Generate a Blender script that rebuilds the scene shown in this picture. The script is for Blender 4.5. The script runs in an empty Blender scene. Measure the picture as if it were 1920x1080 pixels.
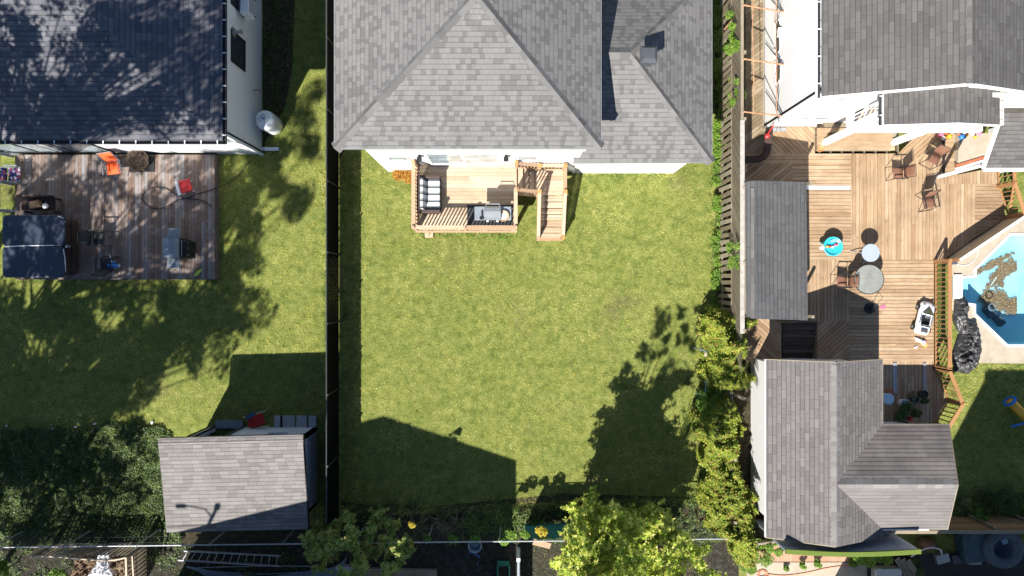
import bpy, math, random
import numpy as np
from mathutils import Vector, Matrix, noise
random.seed(7); RNG = np.random.default_rng(11)
R = math.radians
S = bpy.context.scene
COL = S.collection

# ---------------------------------------------------------------- camera, sky, sun, exposure
H = 26.67                      # flying height of the drone in metres
F = 1280.0                     # focal length: 24 mm on a 36 mm sensor, 1920 px wide
cam_d = bpy.data.cameras.new('camera'); cam = bpy.data.objects.new('camera', cam_d); COL.objects.link(cam)
cam.location = (0, 0, H); cam.rotation_euler = (0, 0, 0)
cam_d.sensor_width = 36; cam_d.lens = 24; cam_d.clip_start = 0.1; cam_d.clip_end = 500
S.camera = cam
SUNV = Vector((-0.47, -0.89, 1.0)).normalized()       # towards the sun
w = bpy.data.worlds.new('World'); S.world = w; w.use_nodes = True
nt = w.node_tree; bg = nt.nodes['Background']
sky = nt.nodes.new('ShaderNodeTexSky'); sky.sky_type = 'NISHITA'; sky.sun_disc = False
sky.sun_elevation = math.asin(SUNV.z); sky.sun_rotation = math.atan2(SUNV.x, SUNV.y)
sky.air_density = 0.8; sky.dust_density = 0.0; sky.ozone_density = 3.0
nt.links.new(sky.outputs[0], bg.inputs[0]); bg.inputs[1].default_value = 0.07
sun_d = bpy.data.lights.new('sun', 'SUN'); sun = bpy.data.objects.new('sun', sun_d); COL.objects.link(sun)
sun_d.energy = 5.0; sun_d.angle = R(0.55); sun_d.color = (1.0, 0.96, 0.89)
sun.rotation_euler = SUNV.to_track_quat('Z', 'Y').to_euler()
S.view_settings.view_transform = 'Standard'; S.view_settings.look = 'None'
S.view_settings.gamma = 1.0; S.view_settings.exposure = 1.15
S.view_settings.use_curve_mapping = False
S.render.engine = 'CYCLES'
S.cycles.max_bounces = 6; S.cycles.transparent_max_bounces = 12

# ---------------------------------------------------------------- helpers
def P(px, py, z=0.0):
    """place measured in the 1920 px survey picture -> metres, for a point at height z"""
    s = (H - z) / F
    return Vector(((px - 960) * s, (540 - py) * s, z))
def PP(z, *pts): return [P(a, b, z) for a, b in pts]

class MB:
    def __init__(s): s.v = []; s.f = []; s.uv = []
    def add(s, vs, fs, uvs):
        o = len(s.v); s.v += [tuple(v) for v in vs]
        for f in fs: s.f.append(tuple(o + i for i in f))
        s.uv += uvs
    def box(s, c, d, rot=None, off=None):
        """c centre, d full dims, rot z angle or 3x3 Matrix"""
        M = rot if isinstance(rot, Matrix) else Matrix.Rotation(rot or 0, 3, 'Z')
        hx, hy, hz = d[0]/2, d[1]/2, d[2]/2
        L = [(-hx,-hy,-hz),(hx,-hy,-hz),(hx,hy,-hz),(-hx,hy,-hz),(-hx,-hy,hz),(hx,-hy,hz),(hx,hy,hz),(-hx,hy,hz)]
        vs = [Vector(c) + M @ Vector(p) for p in L]
        fs = [(0,3,2,1),(4,5,6,7),(0,1,5,4),(1,2,6,5),(2,3,7,6),(3,0,4,7)]
        ou, ov = off if off else (random.uniform(0, 50), random.uniform(0, 50))
        uv = []
        for k, f in enumerate(fs):
            for i in f:
                p = L[i]
                if k < 2: uv.append((p[0]+ou, p[1]+ov))
                elif k in (2, 4): uv.append((p[0]+ou, p[2]+ov))
                else: uv.append((p[1]+ou, p[2]+ov))
        s.add(vs, fs, uv)
    def bar(s, a, b, w, h=None, up=(0, 0, 1)):
        a = Vector(a); b = Vector(b); d = b - a; L = d.length
        if L < 1e-6: return
        x = d / L; u = Vector(up)
        if abs(x.dot(u)) > .98: u = Vector((0, 1, 0))
        y = u.cross(x).normalized(); z = x.cross(y)
        M = Matrix((x, y, z)).transposed()
        s.box((a + b) / 2, (L, w, h or w), M)
    def tube(s, pts, r, n=8, cap=True):
        pts = [Vector(p) for p in pts]; rs = r if isinstance(r, (list, tuple)) else [r]*len(pts)
        vs = []; prev = None; lens = [0]
        for i, p in enumerate(pts):
            t = (pts[min(i+1, len(pts)-1)] - pts[max(i-1, 0)])
            t = t.normalized() if t.length > 1e-9 else Vector((0, 0, 1))
            if prev is None:
                u = Vector((0, 0, 1)) if abs(t.z) < .9 else Vector((1, 0, 0))
                y = u.cross(t).normalized()
            else:
                y = (prev - t * prev.dot(t));
                y = y.normalized() if y.length > 1e-6 else Vector((1,0,0)).cross(t).normalized()
            prev = y; z = t.cross(y)
            if i: lens.append(lens[-1] + (p - pts[i-1]).length)
            for k in range(n):
                a = 2*math.pi*k/n
                vs.append(p + (y*math.cos(a) + z*math.sin(a)) * rs[i])
        fs = []; uv = []
        for i in range(len(pts)-1):
            for k in range(n):
                k2 = (k+1) % n
                fs.append((i*n+k, i*n+k2, (i+1)*n+k2, (i+1)*n+k))
                c = 2*math.pi*max(rs)/n
                uv += [(lens[i], k*c), (lens[i], (k+1)*c), (lens[i+1], (k+1)*c), (lens[i+1], k*c)]
        if cap:
            fs.append(tuple(range(n))[::-1]); uv += [(0, 0)]*n
            fs.append(tuple((len(pts)-1)*n+k for k in range(n))); uv += [(0, 0)]*n
        s.add(vs, fs, uv)
    def lathe(s, prof, c, n=24, sx=1, sy=1, rot=0):
        """profile [(r,z)] revolved about vertical axis through c"""
        c = Vector(c); vs = []; M = Matrix.Rotation(rot, 3, 'Z')
        for r, z in prof:
            for k in range(n):
                a = 2*math.pi*k/n
                vs.append(c + M @ Vector((r*sx*math.cos(a), r*sy*math.sin(a), z)))
        fs = []; uv = []; m = len(prof)
        for i in range(m-1):
            for k in range(n):
                k2 = (k+1) % n
                fs.append((i*n+k, i*n+k2, (i+1)*n+k2, (i+1)*n+k))
                for r, z, kk in ((*prof[i], k), (*prof[i], k+1), (*prof[i+1], k+1), (*prof[i+1], k)):
                    a = 2*math.pi*kk/n; uv.append((r*math.cos(a)+z*.3, r*math.sin(a)+z))
        fs.append(tuple(range(n))[::-1]); uv += [(0, 0)]*n
        fs.append(tuple((m-1)*n+k for k in range(n))); uv += [(prof[-1][0]*math.cos(2*math.pi*k/n), prof[-1][0]*math.sin(2*math.pi*k/n)) for k in range(n)]
        s.add(vs, fs, uv)
    def cyl(s, c, r, h, n=20): s.lathe([(r, 0), (r, h)], c, n)
    def prism(s, poly, z0, z1, ang=0.0, off=None):
        """poly list of (x,y) counter-clockwise; z0<z1"""
        n = len(poly); P2 = [(p[0], p[1]) for p in poly]
        area = sum(P2[i][0]*P2[(i+1)%n][1]-P2[(i+1)%n][0]*P2[i][1] for i in range(n))
        if area < 0: P2 = P2[::-1]
        vs = [(x, y, z0) for x, y in P2] + [(x, y, z1) for x, y in P2]
        ou, ov = off if off else (0, 0); ca, sa = math.cos(ang), math.sin(ang)
        U = lambda p: (p[0]*ca + p[1]*sa + ou, -p[0]*sa + p[1]*ca + ov)
        fs = [tuple(range(n))[::-1], tuple(range(n, 2*n))]
        uv = [U(p) for p in P2[::-1]] + [U(p) for p in P2]
        acc = 0
        for i in range(n):
            j = (i+1) % n; L = math.hypot(P2[j][0]-P2[i][0], P2[j][1]-P2[i][1])
            fs.append((i, j, n+j, n+i)); uv += [(acc+ou, z0+ov), (acc+L+ou, z0+ov), (acc+L+ou, z1+ov), (acc+ou, z1+ov)]; acc += L
        s.add(vs, fs, uv)
    def poly(s, pts, uaxis=None, off=(0, 0)):
        """one flat polygon; uv in metres: u along uaxis (default horizontal), v up the slope"""
        pts = [Vector(p) for p in pts]
        n = Vector((0, 0, 0))
        for i in range(len(pts)):
            a, b = pts[i], pts[(i+1) % len(pts)]
            n += Vector(((a.y-b.y)*(a.z+b.z), (a.z-b.z)*(a.x+b.x), (a.x-b.x)*(a.y+b.y)))
        n.normalize()
        if uaxis is not None: u = Vector(uaxis); u = (u - n*u.dot(n)).normalized()
        elif abs(n.z) > .999: u = Vector((1, 0, 0))
        else: u = Vector((0, 0, 1)).cross(n).normalized()
        v = n.cross(u)
        s.add(pts, [tuple(range(len(pts)))], [(p.dot(u)+off[0], p.dot(v)+off[1]) for p in pts])
    def build(s, name, mat, parent=None, smooth=False, bevel=0.0, sub=0):
        me = bpy.data.meshes.new(name)
        V = np.array(s.v, dtype=np.float64)
        if parent is not None:
            mi = np.array(WM(parent).inverted())
            V = V @ mi[:3, :3].T + mi[:3, 3]
        me.from_pydata(V.tolist(), [], s.f)
        l = me.uv_layers.new(name='UVMap')
        l.data.foreach_set('uv', np.array(s.uv, dtype=np.float32).ravel())
        me.materials.append(mat)
        if smooth: me.polygons.foreach_set('use_smooth', [True]*len(me.polygons))
        me.update()
        o = bpy.data.objects.new(name, me); COL.objects.link(o)
        if parent is not None: o.parent = parent
        if bevel:
            b = o.modifiers.new('bevel', 'BEVEL'); b.width = bevel; b.segments = 2; b.limit_method = 'ANGLE'; b.angle_limit = R(35)
        if sub:
            b = o.modifiers.new('sub', 'SUBSURF'); b.levels = sub; b.render_levels = sub
        return o

def WM(o):
    M = Matrix.LocRotScale(o.location, o.rotation_euler, o.scale)
    return (WM(o.parent) @ M) if o.parent else M
def tag(o, label, cat=None, group=None, kind=None):
    if label: o['label'] = label
    if cat: o['category'] = cat
    if group: o['group'] = group
    if kind: o['kind'] = kind
    return o
def thing(name, label, cat, loc=(0, 0, 0), rz=0.0, group=None):
    o = bpy.data.objects.new(name, None); COL.objects.link(o); o.empty_display_size = .2
    o.location = loc; o.rotation_euler = (0, 0, rz)
    return tag(o, label, cat, group)
def copy_tree(o, parent=None, loc=None, rz=None, label=None):
    c = o.copy(); COL.objects.link(c)
    if parent: c.parent = parent
    if loc is not None: c.location = loc
    if rz is not None: c.rotation_euler = (0, 0, rz)
    if label: c['label'] = label
    for ch in list(o.children): copy_tree(ch, c)
    return c
def raw_mesh(name, V, Fc, mat, parent=None, uv=None, smooth=False):
    """numpy mesh: V (n,3), Fc (m,k) same-size faces"""
    if parent is not None:
        mi = np.array(WM(parent).inverted()); V = V @ mi[:3, :3].T + mi[:3, 3]
    me = bpy.data.meshes.new(name); n = len(V); m, k = Fc.shape
    me.vertices.add(n); me.vertices.foreach_set('co', np.ascontiguousarray(V, dtype=np.float32).ravel())
    me.loops.add(m*k); me.loops.foreach_set('vertex_index', np.ascontiguousarray(Fc, dtype=np.int32).ravel())
    me.polygons.add(m); me.polygons.foreach_set('loop_start', np.arange(0, m*k, k, dtype=np.int32))
    me.polygons.foreach_set('loop_total', np.full(m, k, dtype=np.int32))
    if smooth: me.polygons.foreach_set('use_smooth', np.ones(m, dtype=bool))
    me.update(calc_edges=True); me.validate()
    me.materials.append(mat)
    o = bpy.data.objects.new(name, me); COL.objects.link(o)
    if parent is not None: o.parent = parent
    return o

# ---------------------------------------------------------------- materials
class NT:
    def __init__(s, name):
        s.m = bpy.data.materials.new(name); s.m.use_nodes = True; s.t = s.m.node_tree
        s.b = s.t.nodes['Principled BSDF']; s.out = s.t.nodes['Material Output']
    def n(s, typ, **kw):
        x = s.t.nodes.new(typ)
        for k, v in kw.items():
            if k.startswith('i_'): x.inputs[k[2:].replace('_', ' ')].default_value = v
            else: setattr(x, k, v)
        return x
    def l(s, a, b): s.t.links.new(a, b)
    def coord(s, which='Object', scale=(1, 1, 1), rot=(0, 0, 0)):
        c = s.n('ShaderNodeTexCoord'); m = s.n('ShaderNodeMapping')
        m.inputs['Scale'].default_value = scale; m.inputs['Rotation'].default_value = rot
        s.l(c.outputs[which], m.inputs['Vector']); return m.outputs[0]
    def noise(s, vec, scale, detail=4, rough=.6, dist=0):
        x = s.n('ShaderNodeTexNoise'); x.inputs['Scale'].default_value = scale; x.inputs['Detail'].default_value = detail
        x.inputs['Roughness'].default_value = rough; x.inputs['Distortion'].default_value = dist
        if vec is not None: s.l(vec, x.inputs['Vector'])
        return x.outputs['Fac']
    def ramp(s, fac, stops, interp='LINEAR'):
        r = s.n('ShaderNodeValToRGB'); r.color_ramp.interpolation = interp; e = r.color_ramp.elements
        while len(e) < len(stops): e.new(0.5)
        for i, (p, c) in enumerate(stops): e[i].position = p; e[i].color = (*c, 1) if len(c) == 3 else c
        s.l(fac, r.inputs[0]); return r.outputs[0]
    def mix(s, fac, a, b, mode='MIX'):
        x = s.n('ShaderNodeMix', data_type='RGBA', blend_type=mode)
        for inp, v in ((x.inputs[0], fac), (x.inputs[6], a), (x.inputs[7], b)):
            if hasattr(v, 'is_linked') or hasattr(v, 'links'): s.l(v, inp)
            elif isinstance(v, (int, float)): inp.default_value = v
            else: inp.default_value = (*v, 1) if len(v) == 3 else v
        return x.outputs[2]
    def math(s, op, a, b=None, c=None):
        x = s.n('ShaderNodeMath', operation=op)
        for i, v in enumerate((a, b, c)):
            if v is None: continue
            if isinstance(v, (int, float)): x.inputs[i].default_value = v
            else: s.l(v, x.inputs[i])
        return x.outputs[0]
    def bump(s, h, strength=.3, dist=.01):
        x = s.n('ShaderNodeBump'); x.inputs['Strength'].default_value = strength; x.inputs['Distance'].default_value = dist
        s.l(h, x.inputs['Height']); s.l(x.outputs[0], s.b.inputs['Normal'])
    def done(s, col=None, rough=.7, metal=0.0, spec=.5):
        if col is not None:
            if isinstance(col, tuple): s.b.inputs['Base Color'].default_value = (*col, 1)
            else: s.l(col, s.b.inputs['Base Color'])
        if isinstance(rough, (int, float)): s.b.inputs['Roughness'].default_value = rough
        else: s.l(rough, s.b.inputs['Roughness'])
        s.b.inputs['Metallic'].default_value = metal
        s.b.inputs['Specular IOR Level'].default_value = spec
        return s.m

def sc(c, k): return tuple(min(1, x*k) for x in c)
def m_plain(name, col, rough=.6, metal=0.0, var=.12, scale=6, bump=.0, bscale=60, coat=0, spec=.5):
    t = NT(name); v = t.coord()
    c = t.ramp(t.noise(v, scale, 5), [(.3, sc(col, 1-var)), (.7, sc(col, 1+var))])
    if bump: t.bump(t.noise(v, bscale, 3), bump, .01)
    t.b.inputs['Coat Weight'].default_value = coat
    return t.done(c, rough, metal, spec)
def m_wood(name, stops, streak=.35, rough=.75, grime=.3, spec=.3, stain=None):
    """boards: colour per board (island), grain along u"""
    t = NT(name); g = t.n('ShaderNodeNewGeometry')
    base = t.ramp(g.outputs['Random Per Island'], stops)
    uv = t.coord('UV', (1.2, 26, 1)); gr = t.noise(uv, 1.0, 5, .65, .6)
    c = t.mix(streak, base, t.ramp(gr, [(.3, (.25, .22, .2)), (.5, (.6, .6, .6)), (.7, (1, 1, 1))]), 'MULTIPLY')
    uv2 = t.coord('UV', (3, 9, 1)); kn = t.noise(uv2, 1.0, 3, .7)
    c = t.mix(t.ramp(kn, [(.28, (.5, .5, .5)), (.42, (0, 0, 0))]), c, t.mix(1.0, c, (.45, .38, .32), 'MULTIPLY'))
    ob = t.coord('Object'); big = t.noise(ob, .9, 6, .65)
    c = t.mix(grime, c, t.ramp(big, [(.35, (.45, .42, .4)), (.62, (1.0, 1.0, 1.0))]), 'MULTIPLY')
    if stain:
        c = t.mix(t.ramp(t.noise(ob, 2.3, 6, .75), [(.52, (0, 0, 0)), (.64, (.75, .75, .75))]), c, stain)
    t.bump(gr, .25, .004)
    return t.done(c, rough, 0, spec)
def m_shingle(name, c1, c2, bw, rh, bw2=None, mort=(.1, .1, .1), ms=.006, grit=.22, blotch=.15, c3=None, amt=.5, course=(.55,.10)):
    """asphalt shingles on uv metres: u along the eave, v up the slope"""
    t = NT(name); uv = t.coord('UV')
    # jitter u per course so that the joints do not line up
    sx = t.n('ShaderNodeSeparateXYZ'); t.l(uv, sx.inputs[0])
    row = t.math('FLOOR', t.math('DIVIDE', sx.outputs[1], rh))
    wn = t.n('ShaderNodeTexWhiteNoise', noise_dimensions='1D'); t.l(row, wn.inputs['W'])
    uj = t.math('ADD', sx.outputs[0], t.math('MULTIPLY', wn.outputs['Value'], bw*3))
    cx = t.n('ShaderNodeCombineXYZ'); t.l(uj, cx.inputs[0]); t.l(sx.outputs[1], cx.inputs[1])
    def brick(w_, h_, A, B, M, off=.5, bias=0.0):
        b = t.n('ShaderNodeTexBrick'); b.offset = off; b.offset_frequency = 2
        t.l(cx.outputs[0], b.inputs['Vector'])
        b.inputs['Color1'].default_value = (*A, 1); b.inputs['Color2'].default_value = (*B, 1); b.inputs['Mortar'].default_value = (*M, 1)
        b.inputs['Scale'].default_value = 1.0; b.inputs['Mortar Size'].default_value = ms; b.inputs['Mortar Smooth'].default_value = .3
        b.inputs['Brick Width'].default_value = w_; b.inputs['Row Height'].default_value = h_; b.inputs['Bias'].default_value = bias
        return b
    b1 = brick(bw, rh, c1, c2, mort)
    c = b1.outputs['Color']
    if bw2:
        b2 = brick(bw2, rh, (0, 0, 0), (1, 1, 1), (0, 0, 0), .37)
        msk = t.ramp(b2.outputs['Color'], [(.66, (0, 0, 0)), (.70, (1, 1, 1))])
        c = t.mix(t.math('MULTIPLY', msk, amt), c, c3 or c1)
        # course line: the shadow below each row, painted dark
        fr = t.math('FRACT', t.math('DIVIDE', sx.outputs[1], rh))
        ln = t.ramp(fr, [(.0, (course[0],)*3), (course[1], (course[0],)*3), (min(.99,course[1]*1.7), (1, 1, 1)), (1, (1, 1, 1))])
        c = t.mix(.7, c, ln, 'MULTIPLY')
    ob = t.coord('Object')
    c = t.mix(grit, c, t.ramp(t.noise(ob, 95, 2, .8), [(.3, (.25, .25, .25)), (.7, (1.6, 1.6, 1.6))]), 'MULTIPLY')
    c = t.mix(blotch, c, t.ramp(t.noise(ob, .8, 6, .7), [(.35, (.4, .4, .42)), (.65, (1.25, 1.22, 1.18))]), 'MULTIPLY')
    t.bump(b1.outputs['Fac'], -.6 if False else .5, -.006)
    return t.done(c, .92, 0, .2)
def m_siding(name, col, step=.12, dark=.72, axis=1, rough=.5, var=.05):
    t = NT(name); uv = t.coord('UV'); sx = t.n('ShaderNodeSeparateXYZ'); t.l(uv, sx.inputs[0])
    fr = t.math('FRACT', t.math('DIVIDE', sx.outputs[axis], step))
    ln = t.ramp(fr, [(0, (dark,)*3), (.1, (dark,)*3), (.17, (1, 1, 1)), (1, (1, 1, 1))])
    ob = t.coord('Object')
    base = t.ramp(t.noise(ob, 2.5, 6, .7), [(.3, sc(col, 1-var)), (.7, col)])
    c = t.mix(1.0, base, ln, 'MULTIPLY')
    t.bump(fr, .5, .012)
    return t.done(c, rough)
def m_leaf(name, stops, trans=.35, rough=.5, patch=None):
    t = NT(name); g = t.n('ShaderNodeNewGeometry')
    c = t.ramp(g.outputs['Random Per Island'], stops)
    ob = t.coord('Object')
    c = t.mix(.45, c, t.ramp(t.noise(ob, 1.6, 4, .6), [(.3, (.35, .4, .3)), (.7, (1.5, 1.45, 1.2))]), 'MULTIPLY')
    if patch: c = t.mix(t.ramp(t.noise(ob, patch[1], 3), [(.5, (0, 0, 0)), (.62, (.8, .8, .8))]), c, patch[0])
    tr = t.n('ShaderNodeBsdfTranslucent'); t.l(c, tr.inputs[0])
    mx = t.n('ShaderNodeMixShader'); mx.inputs[0].default_value = trans
    t.done(c, rough, 0, .35); t.l(t.b.outputs[0], mx.inputs[1]); t.l(tr.outputs[0], mx.inputs[2])
    t.l(mx.outputs[0], t.out.inputs['Surface']); return t.m

MT = {}
MT['sh_c'] = m_shingle('grey architectural shingles', (.160,.156,.153), (.174,.169,.165), .18, .155, .165, mort=(.12,.117,.115), ms=.003, c3=(.108,.105,.103), amt=.72, grit=.3, blotch=.22)
MT['sh_cap'] = m_shingle('ridge cap shingles', (.14,.135,.14), (.25,.24,.24), .34, .2, None, mort=(.1,.1,.1), ms=.006)
MT['sh_l'] = m_shingle('slate grey shingles', (.08,.082,.10), (.15,.148,.16), .26, .15, .4, mort=(.06,.06,.07), ms=.006, c3=(.11,.11,.12), amt=.6)
MT['sh_s'] = m_shingle('taupe tab shingles', (.145,.133,.127), (.215,.202,.195), .33, .145, .8, mort=(.10,.09,.09), ms=.005, c3=(.20,.187,.18), amt=.5)
MT['sh_w'] = m_shingle('dark brown grey shingles', (.084,.079,.076), (.122,.116,.112), .33, .15, .66, mort=(.062,.058,.056), ms=.005, c3=(.108,.102,.099), amt=.6)
MT['sh_g'] = m_shingle('warm grey shingles', (.118,.109,.105), (.172,.161,.155), .33, .15, .66, mort=(.075,.068,.066), ms=.007, c3=(.14,.13,.126), amt=.6)
MT['sh_b'] = m_shingle('blue grey shingles', (.078,.077,.078), (.10,.10,.101), .33, .15, .66, mort=(.05,.05,.052), ms=.007, c3=(.10,.101,.103), amt=.6)
MT['white'] = m_siding('white painted siding', (.74,.74,.735), .16, .76)
MT['whitev'] = m_siding('white vinyl siding', (.9,.9,.9), .11, .86)
MT['greyv'] = m_siding('pale grey siding', (.80,.81,.83), .115, .84)
MT['sheds'] = m_siding('pale blue grey siding', (.72,.75,.78), .2, .9)
MT['shedd'] = m_siding('blue grey panel', (.30,.33,.36), .6, .8, 0)
MT['trim'] = m_plain('white trim', (.8,.8,.79), .45, var=.04)
MT['metalw'] = m_plain('painted steel white', (.78,.79,.8), .4, var=.05)
MT['gut'] = m_plain('dark gutter', (.03,.03,.035), .5)
MT['glass'] = m_plain('window glass', (.03,.04,.05), .06, spec=.8)
MT['glassl'] = m_plain('window with pale curtain', (.28,.33,.36), .1, var=.5, scale=2.5, spec=.8)
MT['black'] = m_plain('black plastic', (.007,.007,.008), .5)
MT['blackm'] = m_plain('black painted steel', (.02,.02,.022), .45)
MT['dkgrey'] = m_plain('dark grey plastic', (.06,.065,.075), .5)
MT['steel'] = m_plain('brushed steel', (.42,.43,.45), .35, .6)
MT['lgrey'] = m_plain('light grey metal', (.25,.28,.31), .4, .3)
MT['alu'] = m_plain('weathered aluminium', (.34,.35,.36), .5, .5)
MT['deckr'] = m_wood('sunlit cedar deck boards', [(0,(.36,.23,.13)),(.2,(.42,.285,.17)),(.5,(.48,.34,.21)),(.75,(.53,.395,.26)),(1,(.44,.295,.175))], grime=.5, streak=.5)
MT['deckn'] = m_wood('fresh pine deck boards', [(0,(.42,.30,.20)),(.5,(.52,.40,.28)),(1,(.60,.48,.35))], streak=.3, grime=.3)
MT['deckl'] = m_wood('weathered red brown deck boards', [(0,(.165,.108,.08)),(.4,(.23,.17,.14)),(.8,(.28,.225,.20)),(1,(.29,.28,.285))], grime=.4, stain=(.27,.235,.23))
MT['rail'] = m_wood('orange stained rail', [(0,(.30,.145,.055)),(1,(.40,.21,.09))], grime=.1)
MT['railn'] = m_wood('pine railing', [(0,(.38,.23,.135)),(.5,(.46,.30,.19)),(1,(.54,.38,.26))], streak=.25, grime=.1)
MT['post'] = m_wood('golden pine post', [(0,(.46,.22,.06)),(1,(.56,.29,.10))], grime=.1)
MT['oldw'] = m_wood('grey weathered fence wood', [(0,(.20,.16,.105)),(.5,(.29,.24,.17)),(1,(.37,.32,.24))], grime=.35)
MT['rust'] = m_plain('rusty pipe', (.42,.22,.12), .8, var=.5, scale=9)
MT['conc'] = m_plain('pale concrete', (.36,.305,.235), .9, var=.12, scale=3, bump=.3)
MT['slab'] = m_plain('grey concrete slab', (.30,.31,.32), .9, var=.2, scale=5, bump=.3)
MT['red'] = m_plain('red plastic', (.52,.03,.03), .45)
MT['orange'] = m_plain('orange fabric', (.62,.09,.015), .8, var=.2)
MT['brown'] = m_wood('brown sling mesh', [(0,(.17,.08,.05)),(1,(.22,.11,.07))], grime=.1)
MT['wick'] = m_plain('dark wicker', (.055,.035,.03), .7, var=.5, scale=60, bump=.8, bscale=90)
MT['blue'] = m_plain('blue plastic', (.02,.16,.5), .4)
MT['yel'] = m_plain('yellow vinyl', (.72,.36,.02), .4)
MT['vest'] = m_plain('yellow green fabric', (.5,.58,.08), .7)
MT['pink'] = m_plain('pink plastic', (.75,.18,.3), .5)
MT['green'] = m_plain('green plastic', (.02,.16,.08), .5)
MT['white_s'] = m_plain('glossy white plastic', (.82,.82,.81), .25, var=.03, coat=.4)
MT['cloth'] = m_plain('white and grey cloth', (.6,.6,.62), .9, var=.2)
MT['terra'] = m_plain('terracotta', (.36,.11,.05), .8)
MT['bark'] = m_plain('bark', (.10,.075,.05), .95, var=.4, scale=14, bump=1, bscale=30)
# ================================================================ ground, grass, paving
def m_ground():
    t = NT('lawn soil and thatch'); ob = t.coord('Object')
    a = t.noise(ob, .35, 6, .6); b = t.noise(ob, 3.2, 6, .7); c = t.noise(ob, 26, 4, .7)
    col = t.ramp(b, [(.3, (.075,.10,.025)), (.5, (.165,.19,.05)), (.7, (.255,.26,.09))])
    col = t.mix(.5, col, t.ramp(c, [(.3, (.25,.28,.2)), (.7, (1.6,1.55,1.2))]), 'MULTIPLY')
    col = t.mix(t.ramp(a, [(.58, (0,0,0)), (.72, (.6,.6,.6))]), col, (.13,.10,.055))
    t.bump(c, .8, .04)
    return t.done(col, .95, 0, .1)
MT['ground'] = m_ground()
def m_dirt(name, cols):
    t = NT(name); ob = t.coord('Object')
    col = t.ramp(t.noise(ob, 5, 8, .75), [(.3, cols[0]), (.5, cols[1]), (.68, cols[2])])
    t.bump(t.noise(ob, 22, 5, .7), 1.0, .05)
    return t.done(col, .95, 0, .1)
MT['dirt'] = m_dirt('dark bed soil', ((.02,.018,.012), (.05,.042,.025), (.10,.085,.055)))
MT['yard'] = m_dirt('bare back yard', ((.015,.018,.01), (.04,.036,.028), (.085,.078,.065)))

POOL = PP(0.0, (1893,442),(2100,442),(2130,560),(2100,646),(1888,646),(1828,588),(1828,570),(1803,566),(1803,522),(1829,520),(1829,506))
def ground_sheet():
    # one sheet reaching past the horizon of the frame, with the pool basin left open
    bm_out = [(-300,-300),(300,-300),(300,300),(-300,300)]
    import bmesh
    me = bpy.data.meshes.new('ground'); bm = bmesh.new()
    def loop(pts):
        vs = [bm.verts.new((p[0], p[1], 0)) for p in pts]
        return [bm.edges.new((vs[i], vs[(i+1) % len(vs)])) for i in range(len(vs))]
    e = loop(bm_out) + loop([(p.x, p.y) for p in POOL])
    bmesh.ops.triangle_fill(bm, use_beauty=True, use_dissolve=False, edges=e)
    for f in bm.faces:
        if f.normal.z < 0: f.normal_flip()
    bm.to_mesh(me); bm.free(); me.materials.append(MT['ground'])
    o = bpy.data.objects.new('ground', me); COL.objects.link(o); o['kind'] = 'structure'
ground_sheet()
def sheet(name, poly, z, mat, ang=0):
    b = MB(); b.poly([(p[0], p[1], z) for p in poly]); o = b.build(name, mat); o['kind'] = 'structure'; return o
g2 = lambda *pts: [tuple(P(a, b, 0))[:2] for a, b in pts]
sheet('garden_bed', g2((640,940),(760,955),(1060,925),(1400,935),(1400,1024),(636,1024)), .004, MT['dirt'])
sheet('ivy_bed', g2((-200,860),(100,850),(250,865),(330,990),(634,985),(634,1024),(-200,1030)), .008, MT['dirt'])
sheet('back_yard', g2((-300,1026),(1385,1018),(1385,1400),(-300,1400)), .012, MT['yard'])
sheet('side_path', g2((636,-200),(672,-200),(672,240),(636,300)), .004, MT['dirt'])
sheet('side_strip', g2((493,-200),(560,-200),(548,130),(535,200),(500,260),(493,285)), .006, MT['dirt'])
sheet('fence_strip', g2((1342,-300),(1400,-300),(1400,690),(1430,1024),(1400,1024),(1340,600)), .016, MT['dirt'])
sheet('side_yard', g2((1395,690),(1440,690),(1440,1010),(1425,1010),(1395,900)), .02, MT['dirt'])
sheet('lower_patio', g2((1400,1054),(1625,1054),(1625,1300),(1400,1300)), .02, MT['conc'])
sheet('rear_court', g2((1626,1040),(2200,1030),(2200,1400),(1626,1400)), .018, MT['black'])

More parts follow.
